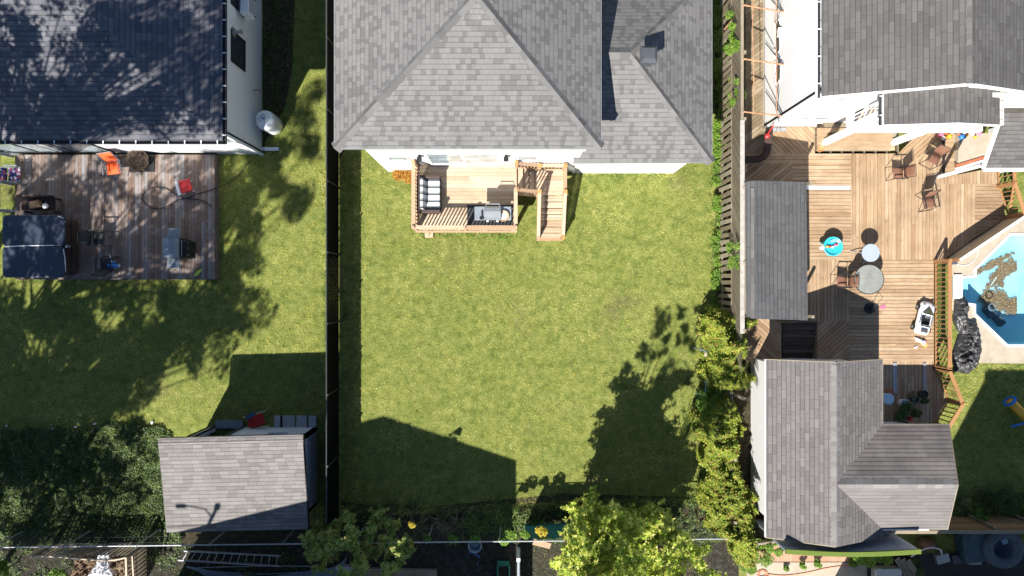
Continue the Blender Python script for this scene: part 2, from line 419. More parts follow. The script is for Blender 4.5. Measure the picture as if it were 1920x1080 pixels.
# real blades of grass
def in_poly(x, y, poly):
    ins = np.zeros(len(x), bool); n = len(poly)
    for i in range(n):
        x0, y0 = poly[i]; x1, y1 = poly[(i+1) % n]
        c = ((y0 > y) != (y1 > y)) & (x < (x1-x0)*(y-y0)/((y1-y0) or 1e-9)+x0)
        ins ^= c
    return ins
def m_grass(name, lo, mid, hi):
    t = NT(name); ob = t.coord('Object'); g = t.n('ShaderNodeNewGeometry')
    a = t.noise(ob, .55, 5, .65); b = t.noise(ob, 4.5, 4, .7); cc = t.noise(ob, 1.3, 6, .8)
    st = t.coord('Object', (.10, 2.1, 1)); stripes = t.noise(st, 1.0, 2, .5)
    fac = t.math('ADD', t.math('MULTIPLY', a, .45), t.math('ADD', t.math('MULTIPLY', b, .38), t.math('MULTIPLY', g.outputs['Random Per Island'], .12)))
    fac = t.math('ADD', fac, t.math('MULTIPLY', stripes, .14))
    c = t.ramp(fac, [(.42, lo), (.53, mid), (.63, hi)])
    c = t.mix(t.ramp(cc, [(.49, (0,0,0)), (.62, (.8,.8,.8))]), c, (lo[0]*.9, lo[1]*1.05, lo[2]*1.2))
    c = t.mix(.5, c, t.ramp(t.noise(ob, 13, 4, .8), [(.32, (.35,.42,.35)), (.68, (1.5,1.45,1.4))]), 'MULTIPLY')
    c = t.mix(t.ramp(t.noise(ob, .8, 7, .8), [(.60, (0,0,0)), (.70, (.55,.55,.55))]), c, (.25,.21,.08))
    tr = t.n('ShaderNodeBsdfTranslucent'); t.l(c, tr.inputs[0])
    mx = t.n('ShaderNodeMixShader'); mx.inputs[0].default_value = .3
    t.done(c, .6, 0, .25); t.l(t.b.outputs[0], mx.inputs[1]); t.l(tr.outputs[0], mx.inputs[2])
    t.l(mx.outputs[0], t.out.inputs['Surface']); return t.m
MT['grass'] = m_grass('mown grass', (.09,.18,.035), (.375,.415,.098), (.70,.655,.25))
def grass(name, polys, density, h=(.015, .042), wd=.016, mat=None, label=None, holes=(), z0=0.0):
    X = []; Y = []
    for poly in polys:
        xs = [p[0] for p in poly]; ys = [p[1] for p in poly]
        A = (max(xs)-min(xs))*(max(ys)-min(ys)); n = int(A*density)
        x = RNG.uniform(min(xs), max(xs), n); y = RNG.uniform(min(ys), max(ys), n)
        k = in_poly(x, y, poly)
        for hl in holes: k &= ~in_poly(x, y, hl)
        X.append(x[k]); Y.append(y[k])
    x = np.concatenate(X); y = np.concatenate(Y); n = len(x)
    a = RNG.uniform(0, 2*np.pi, n); b = RNG.uniform(0, 2*np.pi, n)
    hh = RNG.uniform(h[0], h[1], n); ln = RNG.uniform(.8, 2.2, n)*hh
    V = np.empty((n, 3, 3)); dx = np.cos(a)*wd/2; dy = np.sin(a)*wd/2
    V[:,0] = np.stack([x-dx, y-dy, np.full(n, z0)], 1); V[:,1] = np.stack([x+dx, y+dy, np.full(n, z0)], 1)
    V[:,2] = np.stack([x+np.cos(b)*ln, y+np.sin(b)*ln, z0+hh], 1)
    o = raw_mesh(name, V.reshape(-1, 3), np.arange(3*n).reshape(n, 3), mat or MT['grass'])
    tag(o, label, 'grass', kind='stuff'); return o
GD = 900
grass('grass', [g2((668,270),(1352,300),(1345,600),(1350,940),(1065,945),(760,965),(650,960),(640,300))], GD, label='sunlit mown lawn behind the grey roofed house')
grass('grass', [g2((405,300),(500,290),(560,120),(632,20),(634,970),(600,970),(600,800),(300,800),(-30,812),(-30,528),(405,528)), g2((-30,292),(30,292),(30,400),(-30,400))], GD*.8, label='patchy shaded lawn beside the red brown deck')
grass('grass', [g2((1780,690),(1960,690),(1960,960),(1780,975),(1790,800),(1755,800))], GD*.8, label='mown lawn with yellow flowers below the pool')
grass('grass', [g2((1868,312),(1960,312),(1960,404),(1890,404))], GD*.8, label='small patch of lawn above the pool fence')
grass('grass', [g2((492,-60),(636,-60),(636,40),(560,130),(548,260),(520,290),(492,285))], GD*.5, label='thin shaded grass between the pale grey house and black fence')
grass('grass', [g2((1060,1022),(1330,1022),(1330,1200),(985,1200),(985,1022))], GD*.6, label='dark shaded grass in the yard behind the teal fence')

def w0_(a, c, d): # strip of taller grass along a line, d wide
    return g2((a[0],a[1]),(c[0],c[1]),(c[0]+d[0],c[1]+d[1]),(a[0]+d[0],a[1]+d[1]))
grass('grass', [w0_((664,285),(664,940),(7,0)), w0_((604,290),(610,960),(10,0)), w0_((405,292),(405,526),(7,0)), w0_((30,526),(405,526),(0,7)), w0_((690,318),(728,325),(-8,4)), w0_((1078,326),(1262,326),(0,5)), w0_((640,946),(760,952),(0,14)), w0_((760,952),(1060,940),(0,12)), w0_((1060,936),(1345,934),(0,14)), w0_((1332,320),(1334,900),(12,0)), w0_((780,438),(966,438),(0,8)), w0_((1782,690),(1786,760),(6,0)), w0_((1836,682),(1925,684),(0,7))], 1100, h=(.05,.17), wd=.014, label='taller uncut grass along the fences, decks and beds')
# ---------------------------------------------------------------- roofs
def roof_faces(b, faces, offs=0):
    for i, f in enumerate(faces): b.poly(f, off=(i*3.17+offs, 0))
def caps(b, a, c, w=.26, lift=.035, step=.2, seed=0):
    """overlapping ridge cap tabs from a (low) to c (high), each its own island"""
    a = Vector(a); c = Vector(c); d = c-a; L = d.length; x = d/L
    y = Vector((0,0,1)).cross(x).normalized(); z = x.cross(y)
    n = max(1, int(L/step)); rr = random.Random(seed)
    for i in range(n):
        p0 = a + x*(i*step) + z*(lift+.012); p1 = a + x*((i+1)*step+.04) + z*lift
        dr = .10*w/.26
        for sgn in (-1, 1):
            q = [p0, p0 + y*sgn*w/2 - z*dr*.8, p1 + y*sgn*w/2 - z*dr*.8, p1]
            if sgn > 0: q = q[::-1]
            b.add(q, [(0,1,2,3)], [(i*.5+rr.random(), 0)]*4)
def m_caps(name, lo, hi):
    t = NT(name); g = t.n('ShaderNodeNewGeometry'); ob = t.coord('Object')
    c = t.ramp(g.outputs['Random Per Island'], [(0, lo), (1, hi)])
    c = t.mix(.3, c, t.ramp(t.noise(ob, 90, 2, .8), [(.3, (.3,.3,.3)), (.7, (1.6,1.6,1.6))]), 'MULTIPLY')
    return t.done(c, .92, 0, .2)
MT['cap_c'] = m_caps('grey cap tabs', (.095,.092,.09), (.15,.146,.143))
MT['cap_w'] = m_caps('dark cap tabs', (.09,.085,.082), (.14,.133,.128))
MT['cap_g'] = m_caps('warm cap tabs', (.15,.138,.133), (.21,.197,.19))
def edge(b, pts, h=.16, th=.03, closed=False):
    """vertical fascia hanging from the roof edge"""
    n = len(pts)
    for i in range(n if closed else n-1):
        a = Vector(pts[i]); c = Vector(pts[(i+1) % n])
        b.bar(a - Vector((0,0,h/2+.004)), c - Vector((0,0,h/2+.004)), th, h)

def wall(b, x0, y0, x1, y1, z0, z1, th=.14):
    """wall slab between two ground points; the given line is its outer face, body to the left"""
    a = Vector((x0, y0, 0)); c = Vector((x1, y1, 0)); d = (c-a).normalized(); n = Vector((-d.y, d.x, 0))*th
    L = (c-a).length
    vs = [a, c, c+n, a+n]; V = [(v.x, v.y, z0) for v in vs] + [(v.x, v.y, z1) for v in vs]
    fs = [(3,2,1,0),(4,5,6,7),(0,1,5,4),(1,2,6,5),(2,3,7,6),(3,0,4,7)]
    uv = [(0,0)]*8 + [(0,z0),(L,z0),(L,z1),(0,z1)] + [(0,z0),(th,z0),(th,z1),(0,z1)] + [(L,z0),(0,z0),(0,z1),(L,z1)] + [(0,z0),(th,z0),(th,z1),(0,z1)]
    b.add(V, fs, uv)
def window(parent, c, w_, h_, nrm, glass='glass', frame='trim', fw=.07, bars=0, out=.03, name='window'):
    """window in a wall whose outer face passes through c (centre), outward normal nrm (x,y)"""
    n = Vector((nrm[0], nrm[1], 0)); u = Vector((-n.y, n.x, 0)); c = Vector(c)
    M = Matrix((u, n, Vector((0,0,1)))).transposed()
    f = MB()
    o = c + n*out/2
    f.box(o + Vector((0,0,h_/2)), (w_+fw*2, out, fw), M); f.box(o - Vector((0,0,h_/2)), (w_+fw*2, out+.03, fw), M)
    f.box(o + u*(w_/2+fw/2), (fw, out, h_-fw), M); f.box(o - u*(w_/2+fw/2), (fw, out, h_-fw), M)
    for k in range(bars):
        f.box(o + u*(w_*((k+1)/(bars+1)-.5)), (fw*.9, out*.9, h_-fw), M)
    fo = f.build(name, MT[frame], parent)
    g = MB(); g.box(c + n*.006, (w_, .012, h_-fw), M); g.build('pane', MT[glass], fo)
    return fo

# ================================================================ central house
CH = thing('house', 'house with light grey shingled hip roof and white rear wall above the central lawn', 'house', P(960, 100, 0))
ze, zr = 5.0, 6.9
A = P(627,278,ze); B = P(1127,278,ze); AP = P(893,-12,zr)
yN = 14.5
An = Vector((A.x, yN, ze)); Bn = Vector((B.x, yN, ze)); APn = Vector((AP.x, yN, zr))
b = MB(); roof_faces(b, [[A, B, AP], [An, A, AP, APn], [B, Bn, APn, AP]])
rf = b.build('roof', MT['sh_c'], CH)
b = MB(); caps(b, A, AP, .42, step=.3, seed=1); caps(b, B, AP, .42, step=.3, seed=2); caps(b, AP, APn, .42, step=.3, seed=3); b.build('ridge_cap', MT['cap_c'], rf)
b = MB(); edge(b, [An, A, B, Bn], .14); b.build('fascia', MT['alu'], rf)
# lower wing
z2, z3 = 2.85, 4.25
C0 = P(1075,305,z2); C1 = P(1335,304,z2); RP = P(1182,99,z3)
Cn = Vector((C1.x, 10.9, z2)); RW = Vector((B.x-1.6, RP.y, z3)); Ct = Vector((C0.x, RP.y, z3))
b = MB(); roof_faces(b, [[C0, C1, RP, Ct], [C1, Cn, RP], [Cn, Vector((C0.x, 10.9, z2)), Ct, RP]], 1.3)
rl = b.build('lower_roof', MT['sh_c'], CH)
b = MB(); caps(b, C1, RP, .4, step=.3, seed=4); caps(b, Cn, RP, .4, step=.3, seed=5); caps(b, Ct+Vector((.8,0,0)), RP, .4, step=.3, seed=6); b.build('ridge_cap', MT['cap_c'], rl)
b = MB(); edge(b, [C0, C1, Cn], .13); b.build('fascia', MT['alu'], rl)
yw = P(0,322,0).y; xw = P(728,0,0).x; xr = P(1262,0,0).x; yw2 = P(0,325,0).y
b = MB(); wall(b, xw, yw, 2.35, yw, 0, 4.93); wall(b, xw, 14, xw, yw+.14, 0, 4.93)
wall(b, 2.55, yw+.2, 2.55, 14, 2.7, 4.93)
b.build('wall', MT['white'], CH)
b = MB(); wall(b, 2.353, yw2, xr, yw2, 0, 2.8); wall(b, xr, yw2+.14, xr, 10.6, 0, 2.8); b.build('wing_wall', MT['white'], CH)
b = MB(); b.prism([(xw, yw-.003), (A.x+.04, A.y+.04), (A.x+.04, yN), (xw, yN)], 4.84, 4.86); b.build('soffit', MT['trim'], CH)
window(CH, (P(745,0,3).x*1.0, yw, 2.75), .62, .8, (0,-1), 'glassl')
window(CH, (.55, yw, 2.78), .62, .85, (0,-1), 'glassl')
window(CH, (P(870,0,2.6).x-.0, yw, 2.68), 2.4, 2.0, (0,-1), 'glassl', bars=1, fw=.09, name='sliding_door')
for px, lb in ((787, 'black wall lantern left of the sliding door'), (949, 'black wall lantern right of the sliding door')):
    L = thing('wall_lamp', lb, 'wall lamp', (P(px,0,3.3).x, yw, 3.3), 0, 'lanterns on the white rear wall')
    c = Vector(L.location)
    b = MB(); b.box(c+Vector((0,-.02,.05)), (.1,.04,.16)); b.bar(c+Vector((0,-.02,.14)), c+Vector((0,-.16,.14)), .03); b.box(c+Vector((0,-.15,.12)), (.17,.17,.035)); b.build('bracket', MT['black'], L)
    b = MB(); b.lathe([(.045,0),(.06,.17)], c+Vector((0,-.15,-.07)), 8); b.build('lamp_glass', MT['lgrey'], L)
# roof vent
V0 = P(1216,103,4.6)
RV = thing('roof_vent', 'dark grey square chimney vent on the lower grey roof', 'roof vent', (V0.x, V0.y, 3.9))
b = MB(); b.box((V0.x, V0.y, 4.2), (.36,.36,.9)); b.build('shaft', MT['dkgrey'], RV)
b = MB(); b.add([(V0.x+sx*.27, V0.y+sy*.27, 4.57) for sx, sy in ((-1,-1),(1,-1),(1,1),(-1,1))] + [(V0.x+sx*.27, V0.y+sy*.27, 4.65) for sx, sy in ((-1,-1),(1,-1),(1,1),(-1,1))] + [(V0.x+sx*.17, V0.y+sy*.17, 4.78) for sx, sy in ((-1,-1),(1,-1),(1,1),(-1,1))],
    [(3,2,1,0),(0,1,5,4),(1,2,6,5),(2,3,7,6),(3,0,4,7),(4,5,9,8),(5,6,10,9),(6,7,11,10),(7,4,8,11),(8,9,10,11)], [(0,0)]*40); b.build('cap', MT['dkgrey'], RV)

# ================================================================ left house
LH = thing('house', 'pale grey sided house with dark slate roof dappled by tree shade', 'house', P(250, 150, 0))
ze = 4.4
E = P(417,263,ze); HP = E + Vector((-5.2, 5.4, 2.2))
Ew = Vector((-20, E.y, ze)); En = Vector((E.x, 16, ze)); HPw = Vector((-20, HP.y, HP.z))
b = MB(); roof_faces(b, [[Ew, E, HP, HPw], [E, En, Vector((HP.x, 16, HP.z)), HP], [HPw, HP, Vector((HP.x,16,HP.z)), Vector((-20,16,HP.z))]])
rf = b.build('roof', MT['sh_l'], LH)
b = MB(); edge(b, [Ew, E, En], .14); b.build('fascia', MT['gut'], rf)
def gutter(parent, a, c, side, mat, clip='trim', w_=.11, step=.55, clipmat=True):
    """open trough along a-c hung on its outer side (side = outward vector)"""
    a = Vector(a); c = Vector(c); s = Vector(side); b = MB()
    dz = Vector((0,0,-.09))
    b.bar(a+s*(w_*.5)+dz, c+s*(w_*.5)+dz, w_, .012)
    b.bar(a+s*w_+dz*.5, c+s*w_+dz*.5, .012, .1)
    g = b.build('gutter', MT[mat], parent)
    b = MB(); d = c-a; n = int(d.length/step)
    for i in range(n+1):
        p = a + d*((i+.5)/(n+1)); b.bar(p+Vector((0,0,-.005)), p+s*(w_+.015)+Vector((0,0,-.005)), .035, .012)
    b.build('bracket', MT[clip], g)
gutter(LH, (-20, E.y, ze-.0), (E.x+.1, E.y, ze-.0), (0,-1,0), 'gut')
gutter(LH, (E.x, E.y-.1, ze-.0), (E.x, 16, ze-.0), (1,0,0), 'gut')
xw = -9.77; yw = P(0,289,0).y
b = MB(); wall(b, xw, yw+.0, xw, 16, 0, 4.35); b.build('wall', MT['greyv'], LH)
b = MB(); wall(b, -20, yw, xw-.0, yw, 0, 4.35); b.build('wall', MT['white'], LH)
b = MB(); b.bar((xw+.02, yw-.02, 0), (xw+.02, yw-.02, 4.3), .1); b.build('corner_trim', MT['trim'], LH)
b = MB(); b.prism([(-20,yw-.003),(-20,E.y+.02),(E.x-.02,E.y+.02),(E.x-.02,16),(xw+.003,16),(xw+.003,yw-.003)][::-1], 4.24, 4.26); b.build('soffit', MT['trim'], LH)
window(LH, (xw, P(0,98,2.2).y, 2.35), .95, 1.15, (1,0), 'glass', 'black', .09)
window(LH, (xw, P(0,8,2.2).y+.3, 2.35), 1.0, 1.15, (1,0), 'glass', 'black', .09)
window(LH, (P(292,0,2.8).x, yw, 3.1), 1.15, .22, (0,-1), 'glass', 'black', .05)
window(LH, (P(70,0,1.6).x, yw, 1.55), 4.2, 2.1, (0,-1), 'glassl', 'black', .1, bars=2, name='patio_door')
b = MB(); yv = P(0,55,3.0).y
b.tube([(xw, yv, 2.75), (xw+.25, yv, 2.75)], .06, 10); b.box((xw+.02, yv, 2.75), (.03, .28, .28)); b.box((xw+.29, yv, 2.75), (.05,.14,.14)); b.build('vent_pipe', MT['alu'], LH)
b = MB(); yv = P(0,167,1.2).y; b.tube([(xw+.02,yv,1.0),(xw+.2,yv+.03,1.02),(xw+.3,yv,.8)], .015, 6); b.build('tap', MT['blackm'], LH)
b = MB(); b.box((P(506,0,0).x, P(0,280,0).y, .06), (.75,.13,.09)); o = b.build('timber_block', MT['metalw']); tag(o, 'short pale splash board lying beside the corner of the grey house', 'board')
# heat pumps
def heatpump(px, py, label):
    c = P(px, py, 1.0); z0 = 1.9
    c = Vector((xw+.27, c.y, z0))
    t = thing('heat_pump', label, 'heat pump', (xw, c.y, z0), 0, 'outdoor heat pump units on the grey house wall')
    b = MB(); b.box((xw+.30, c.y, z0+.32), (.30,.84,.62)); b.build('casing', MT['metalw'], t, bevel=.02)
    b = MB()
    for k in range(8): b.box((xw+.455, c.y, z0+.08+k*.07), (.012,.7,.02))
    b.build('grille', MT['lgrey'], t)
    b = MB()
    for s in (-.3,.3): b.bar((xw, c.y+s, z0-.02),(xw+.48, c.y+s, z0-.02), .04)
    b.build('wall_bracket', MT['blackm'], t)
    b = MB(); b.box((xw+.07, c.y+.0, z0+.25), (.1,.6,.4)); b.build('pipe_cover', MT['lgrey'], t)
heatpump(495, 34, 'white heat pump unit fixed to the grey side wall, whole unit in view')
heatpump(492, -12, 'white heat pump unit cut off by the top edge of the photo')
# propane tank
c = P(515,237,0); T = thing('propane_tank', 'white upright propane tank on the grass beside the grey wall', 'propane tank', c)
b = MB(); b.lathe([(.30,0),(.30,.06),(.36,.10),(.375,.2),(.375,.95),(.36,1.05),(.30,1.15),(.18,1.21),(.05,1.23)], c, 32); b.build('tank', MT['white_s'], T, smooth=True)
b = MB()
for k in range(14):
    if 9 <= k <= 11: continue
    a0 = 2*math.pi*k/14; a1 = 2*math.pi*(k+1)/14
    b.bar(c+Vector((.17*math.cos(a0), .17*math.sin(a0), 1.27)), c+Vector((.17*math.cos(a1), .17*math.sin(a1), 1.27)), .012, .2)
b.build('collar', MT['white_s'], T)
b = MB(); b.cyl(c+Vector((0,0,1.2)), .04, .12, 10); b.bar(c+Vector((-.05,0,1.31)), c+Vector((.05,0,1.31)), .02); b.build('valve', MT['alu'], T)

# ================================================================ white two-storey house
WH = thing('house', 'white two storey house with dark brown grey gable roof beside the big deck', 'house', P(1700, 80, 0))
ze, zg = 5.6, 7.0
E = P(1540,182,ze); G = P(1822,157,zg); E2 = Vector((2*G.x-E.x, E.y, ze)); yN = 16
b = MB(); roof_faces(b, [[Vector((E.x,yN,ze)), E, G, Vector((G.x,yN,zg))], [G, E2, Vector((E2.x,yN,ze)), Vector((G.x,yN,zg))]])
rf = b.build('roof', MT['sh_w'], WH)
b = MB(); caps(b, G, Vector((G.x,yN,zg)), .34, .02, .16, 9); b.build('ridge_cap', MT['cap_w'], rf)
b = MB(); edge(b, [E, G, E2], .16, .04); b.build('bargeboard', MT['trim'], rf)
gutter(WH, (E.x, E.y, ze), (E.x, yN, ze), (-1,0,0), 'gut', 'trim', step=.9)
b = MB(); b.bar((E.x-.13, E.y, ze-.06), (E.x-.13, yN, ze-.06), .02, .12); b.build('gutter_face', MT['trim'], WH)
xw = 9.78; yw = P(0,238,.4).y
b = MB(); wall(b, xw, yN, xw, yw, 0, 5.56); b.build('wall', MT['whitev'], WH)
b = MB(); wall(b, xw+.0, yw, 16.8, yw, 0, 5.56); b.build('wall', MT['white'], WH)
b = MB(); b.add([(E.x+.2, yw+.05, 5.5), (E2.x-.2, yw+.05, 5.5), (G.x, yw+.05, zg-.06)], [(0,1,2)], [(0,0),(8,0),(4,1.4)]); b.build('gable', MT['white'], WH)
b = MB(); b.bar((xw-.03, yw-.03, 0.3), (xw-.03, yw-.03, 5.4), .09); b.build('corner_trim', MT['trim'], WH)
window(WH, (P(1490,0,1.8).x+.3, yw, 1.75), .5, .5, (0,-1), 'glassl')
window(WH, (11.3, yw, 1.75), .5, .5, (0,-1), 'glassl')
window(WH, (10.9, yw, 4.3), .6, .5, (0,-1), 'glassl')
window(WH, (xw, P(0,70,1.5).y, 1.55), 1.1, .5, (-1,0), 'glass')
window(WH, (xw, P(0,135,1.5).y, 1.6), .7, .5, (-1,0), 'glass')
# balcony on posts
zb = 3.0
BL = P(1598,236,zb); BR = P(1772,236,zb)
by0 = BL.y; 
b = MB(); b.prism([(BL.x, by0), (BR.x+1.2, by0), (BR.x+1.2, yw-.01), (BL.x, yw-.01)], zb-.16, zb-.02, off=(0,0)); b.build('balcony_floor', MT['conc'], WH)
b = MB(); b.bar((BL.x-.05, by0-.1, zb-.05), (BR.x+1.25, by0-.1, zb-.05), .2, .26); b.bar((BL.x-.06, by0, zb-.05), (BL.x-.06, yw-.01, zb-.05), .14, .26); b.build('balcony_beam', MT['trim'], WH)
for q, (px, py) in enumerate(((1540,270),(1668,268))):
    p = P(px, py, .5)
    b = MB(); b.bar((p.x, by0-.1, .5), (p.x, by0-.1, zb-.18), .2); b.box((p.x, by0-.1, .54), (.3,.26,.08)); b.build('post', MT['trim'], WH)
def railing(parent, pts, z, h=.95, sp=.12, mat='trim', bal=.035, rail=(.09,.045), posts=True, name='railing', pw=.1, phs=.06, capmat=None, zs=None, bottom=.1, balmat=None, under=0):
    """rails, balusters and posts along pts (2D), z may vary with zs"""
    Z = zs or [z]*len(pts)
    b = MB(); bb = MB(); pb = MB(); seen = set()
    for i in range(len(pts)-1):
        a = Vector((pts[i][0], pts[i][1], Z[i])); c = Vector((pts[i+1][0], pts[i+1][1], Z[i+1]))
        up = Vector((0,0,1)); b.bar(a+up*h, c+up*h, rail[0], rail[1]); b.bar(a+up*bottom, c+up*bottom, rail[0]*.45, rail[1])
        n = max(1, int((c-a).length/sp))
        for k in range(n):
            p = a+(c-a)*((k+.5)/n); bb.bar(p+up*bottom, p+up*(h-rail[1]/2), bal)
    g = b.build(name, MT[capmat or mat], parent)
    bb.build('baluster', MT[balmat or mat], g)
    if posts:
        for i, q in enumerate(pts):
            pb = MB(); pb.bar((q[0], q[1], Z[i]-under), (q[0], q[1], Z[i]+h+phs), pw); pb.build('post', MT[capmat or mat], g)
    return g
railing(WH, [(BL.x, yw-.05), (BL.x, by0), (BR.x+1.1, by0)], zb, .95, .13, 'trim')
# balcony roof
zb1, zb2 = 5.35, 5.62
a = P(1657,234,zb1); c = P(1875,234,zb1); m = (a+c)/2; gx = P(1800,224,zb2).x
b = MB(); yb = yw+.1
top = [Vector((a.x,a.y,zb1)), Vector((gx,a.y,zb2)), Vector((gx,yb,zb2)), Vector((a.x,yb,zb1))]
top2 = [Vector((gx,a.y,zb2)), Vector((c.x,a.y,zb1)), Vector((c.x,yb,zb1)), Vector((gx,yb,zb2))]
roof_faces(b, [top, top2], .7); br = b.build('balcony_roof', MT['sh_w'], WH)
b = MB(); edge(b, [top[3], top[0], top[1], top2[1], top2[2]], .16, .04); b.build('fascia', MT['trim'], br)
gutter(br, (a.x, a.y, zb1), (a.x, yb, zb1), (-1,0,0), 'gut', 'trim', step=.8)
gutter(br, (c.x, a.y, zb1), (c.x, yb, zb1), (1,0,0), 'trim', 'rust', step=.4)
b = MB()
for q in (a.x+.15, c.x-.15): b = MB(); b.bar((q, by0, zb), (q, by0, zb1-.1), .11); b.build('upper_post', MT['trim'], br)
# east wing
zw = 3.3
w0 = P(1846,315,zw); w1 = P(1882,212,zw+1.1)
b = MB(); roof_faces(b, [[w0, Vector((21, w0.y, zw)), Vector((21, w1.y, w1.z)), w1]], .2); we = b.build('wing_roof', MT['sh_w'], WH)
b = MB(); edge(b, [w1, w0, Vector((21, w0.y, zw))], .15, .04); b.bar(w0+Vector((0,-.06,-.05)), Vector((21,w0.y-.06,zw-.05)), .1, .08); b.build('fascia', MT['trim'], we)
b = MB(); wall(b, 18.6, yw, 18.6, w0.y+.3, 0, zw-.1); b.build('wing_wall', MT['white'], WH)
b = MB(); b.bar((w0.x+.15,w0.y+.15,.3),(w0.x+.15,w0.y+.15,zw-.1),.1); b.build('wing_post', MT['trim'], WH)
b = MB(); wall(b, 14.4, yw-.25, 21, yw-.25, zw, 5.4); b.build('upper_wall', MT['white'], WH)
# ================================================================ decks
def clip(poly, a, b_, c, keep=1):
    """keep the side a*x+b*y<=c"""
    out = []; n = len(poly)
    for i in range(n):
        p, q = poly[i], poly[(i+1) % n]
        dp = (a*p[0]+b_*p[1]-c)*keep; dq = (a*q[0]+b_*q[1]-c)*keep
        if dp <= 0: out.append(p)
        if dp*dq < 0:
            t = dp/(dp-dq); out.append((p[0]+(q[0]-p[0])*t, p[1]+(q[1]-p[1])*t))
    return out
def planks(b, poly, deg, z, w_=.139, gap=.013, th=.032, joint=3.2):
    """boards running along direction deg, clipped to a convex polygon"""
    a = R(deg); d = (math.cos(a), math.sin(a)); n = (-d[1], d[0])
    ts = [p[0]*n[0]+p[1]*n[1] for p in poly]; us = [p[0]*d[0]+p[1]*d[1] for p in poly]
    t = min(ts)
    while t < max(ts)-.01:
        q = clip(clip([(p[0], p[1]) for p in poly], n[0], n[1], t+w_-gap), n[0], n[1], t, -1)
        if len(q) >= 3:
            cuts = [min(us)]; u = min(us)+random.uniform(.8, joint)
            while u < max(us)-.4: cuts.append(u); u += random.uniform(joint*.7, joint*1.3)
            cuts.append(max(us)+.01)
            for k in range(len(cuts)-1):
                qq = q
                if k: qq = clip(qq, d[0], d[1], cuts[k]+.004, -1)
                if k < len(cuts)-2: qq = clip(qq, d[0], d[1], cuts[k+1])
                if len(qq) >= 3:
                    dz = random.uniform(-.002, .002)
                    b.prism(qq, z-th+dz, z+dz, a, (random.uniform(0, 40), random.uniform(0, 40)))
        t += w_
def w2(z, *pts): return [tuple(P(a, c, z))[:2] for a, c in pts]

# big right deck
BD = thing('wooden_deck', 'large sunlit cedar deck of patterned boards between the white house and the pool', 'deck', P(1600,450,0))
Z = .5
MT['stepshade'] = m_wood('shade darkened step boards', [(0,(.06,.045,.035)),(1,(.12,.09,.07))]); MT['passw'] = m_wood('dull olive brown boards', [(0,(.20,.15,.09)),(.5,(.27,.21,.13)),(1,(.34,.27,.18))], grime=.5)  # step boards: shade down in the stair recess put into their colour
panels = [
 (((1437,238),(1528,238),(1528,288),(1437,288)), -45),
 (((1398,-60),(1430,-60),(1430,238),(1437,238),(1437,288),(1398,288)), 38),
 (((1396,288),(1596,288),(1596,306),(1396,306)), 0),
 (((1396,306),(1486,306),(1486,342),(1396,342)), 38),
 (((1486,306),(1596,306),(1596,487),(1486,487)), 0),
 (((1596,288),(1679,288),(1679,487),(1596,487)), 90),
 (((1679,296),(1770,296),(1770,487),(1679,487)), 90),
 (((1679,288),(1679,293),(1734,236),(1770,236),(1770,296),(1679,296)), 42),
 (((1770,330),(1800,330),(1850,313),(1872,313),(1872,345),(1770,345)), 90),
 (((1770,345),(1828,345),(1828,445),(1770,487)), 90),
 (((1828,345),(1872,345),(1886,408),(1828,445)), 0),
 (((1500,487),(1592,487),(1592,602),(1500,602)), 90),
 (((1592,487),(1751,487),(1751,678),(1592,678)), 0),
 (((1533,602),(1592,602),(1592,678),(1533,678)), 42),
 (((1398,590),(1465,602),(1465,678),(1398,678)), -42),
 (((1640,678),(1751,678),(1751,690),(1776,752),(1745,800),(1640,800)), 90),
]
for i, (pl, dg) in enumerate(panels):
    b = MB()
    poly = w2(Z, *pl)
    if i == 1:   # L shaped: two convex pieces
        for sub in (((1398,-60),(1430,-60),(1430,288),(1398,288)), ((1430.2,238.6),(1437,238.6),(1437,288),(1430.2,288))): planks(b, w2(Z, *sub), dg, Z)
    elif i == 7:
        planks(b, w2(Z, (1679,293),(1734,238),(1770,238),(1770,296),(1679,296)), dg, Z)
    elif i == 8:
        planks(b, w2(Z, (1770,332),(1872,313),(1872,345),(1770,345)), dg, Z)
    else: planks(b, poly, dg, Z)
    b.build('deck_boards', MT['passw' if i == 1 else 'deckr'], BD)
b = MB()
for x0, y0, x1, y1 in ((1398,-60,1432,590),(1432,240,1770,480),(1500,480,1592,600),(1594,480,1749,676),(1640,680,1749,800),(1770,345,1868,420)):
    (ax, ay), (cx_, cy_) = w2(Z, (x0, y0), (x1, y1))
    n = int(abs(cx_-ax)/.45)+1
    for k in range(n+1):
        xx = ax+(cx_-ax)*k/n; b.bar((xx, ay, Z-.12), (xx, cy_, Z-.12), .04, .14)
b.build('joist', MT['oldw'], BD)
for a, c in (((1751,488),(1751,690)),((1751,690),(1776,752)),((1776,752),(1745,800)),((1886,409),(1770,488)),((1886,409),(1872,313)),((1533,604),(1465,604)),((1465,604),(1465,676)),((1533,604),(1533,676))):
    b = MB(); p = P(*a, Z); q = P(*c, Z); p.z = q.z = Z/2-.02; b.bar(p, q, .035, Z-.06); b.build('rim_board', MT['oldw'], BD)
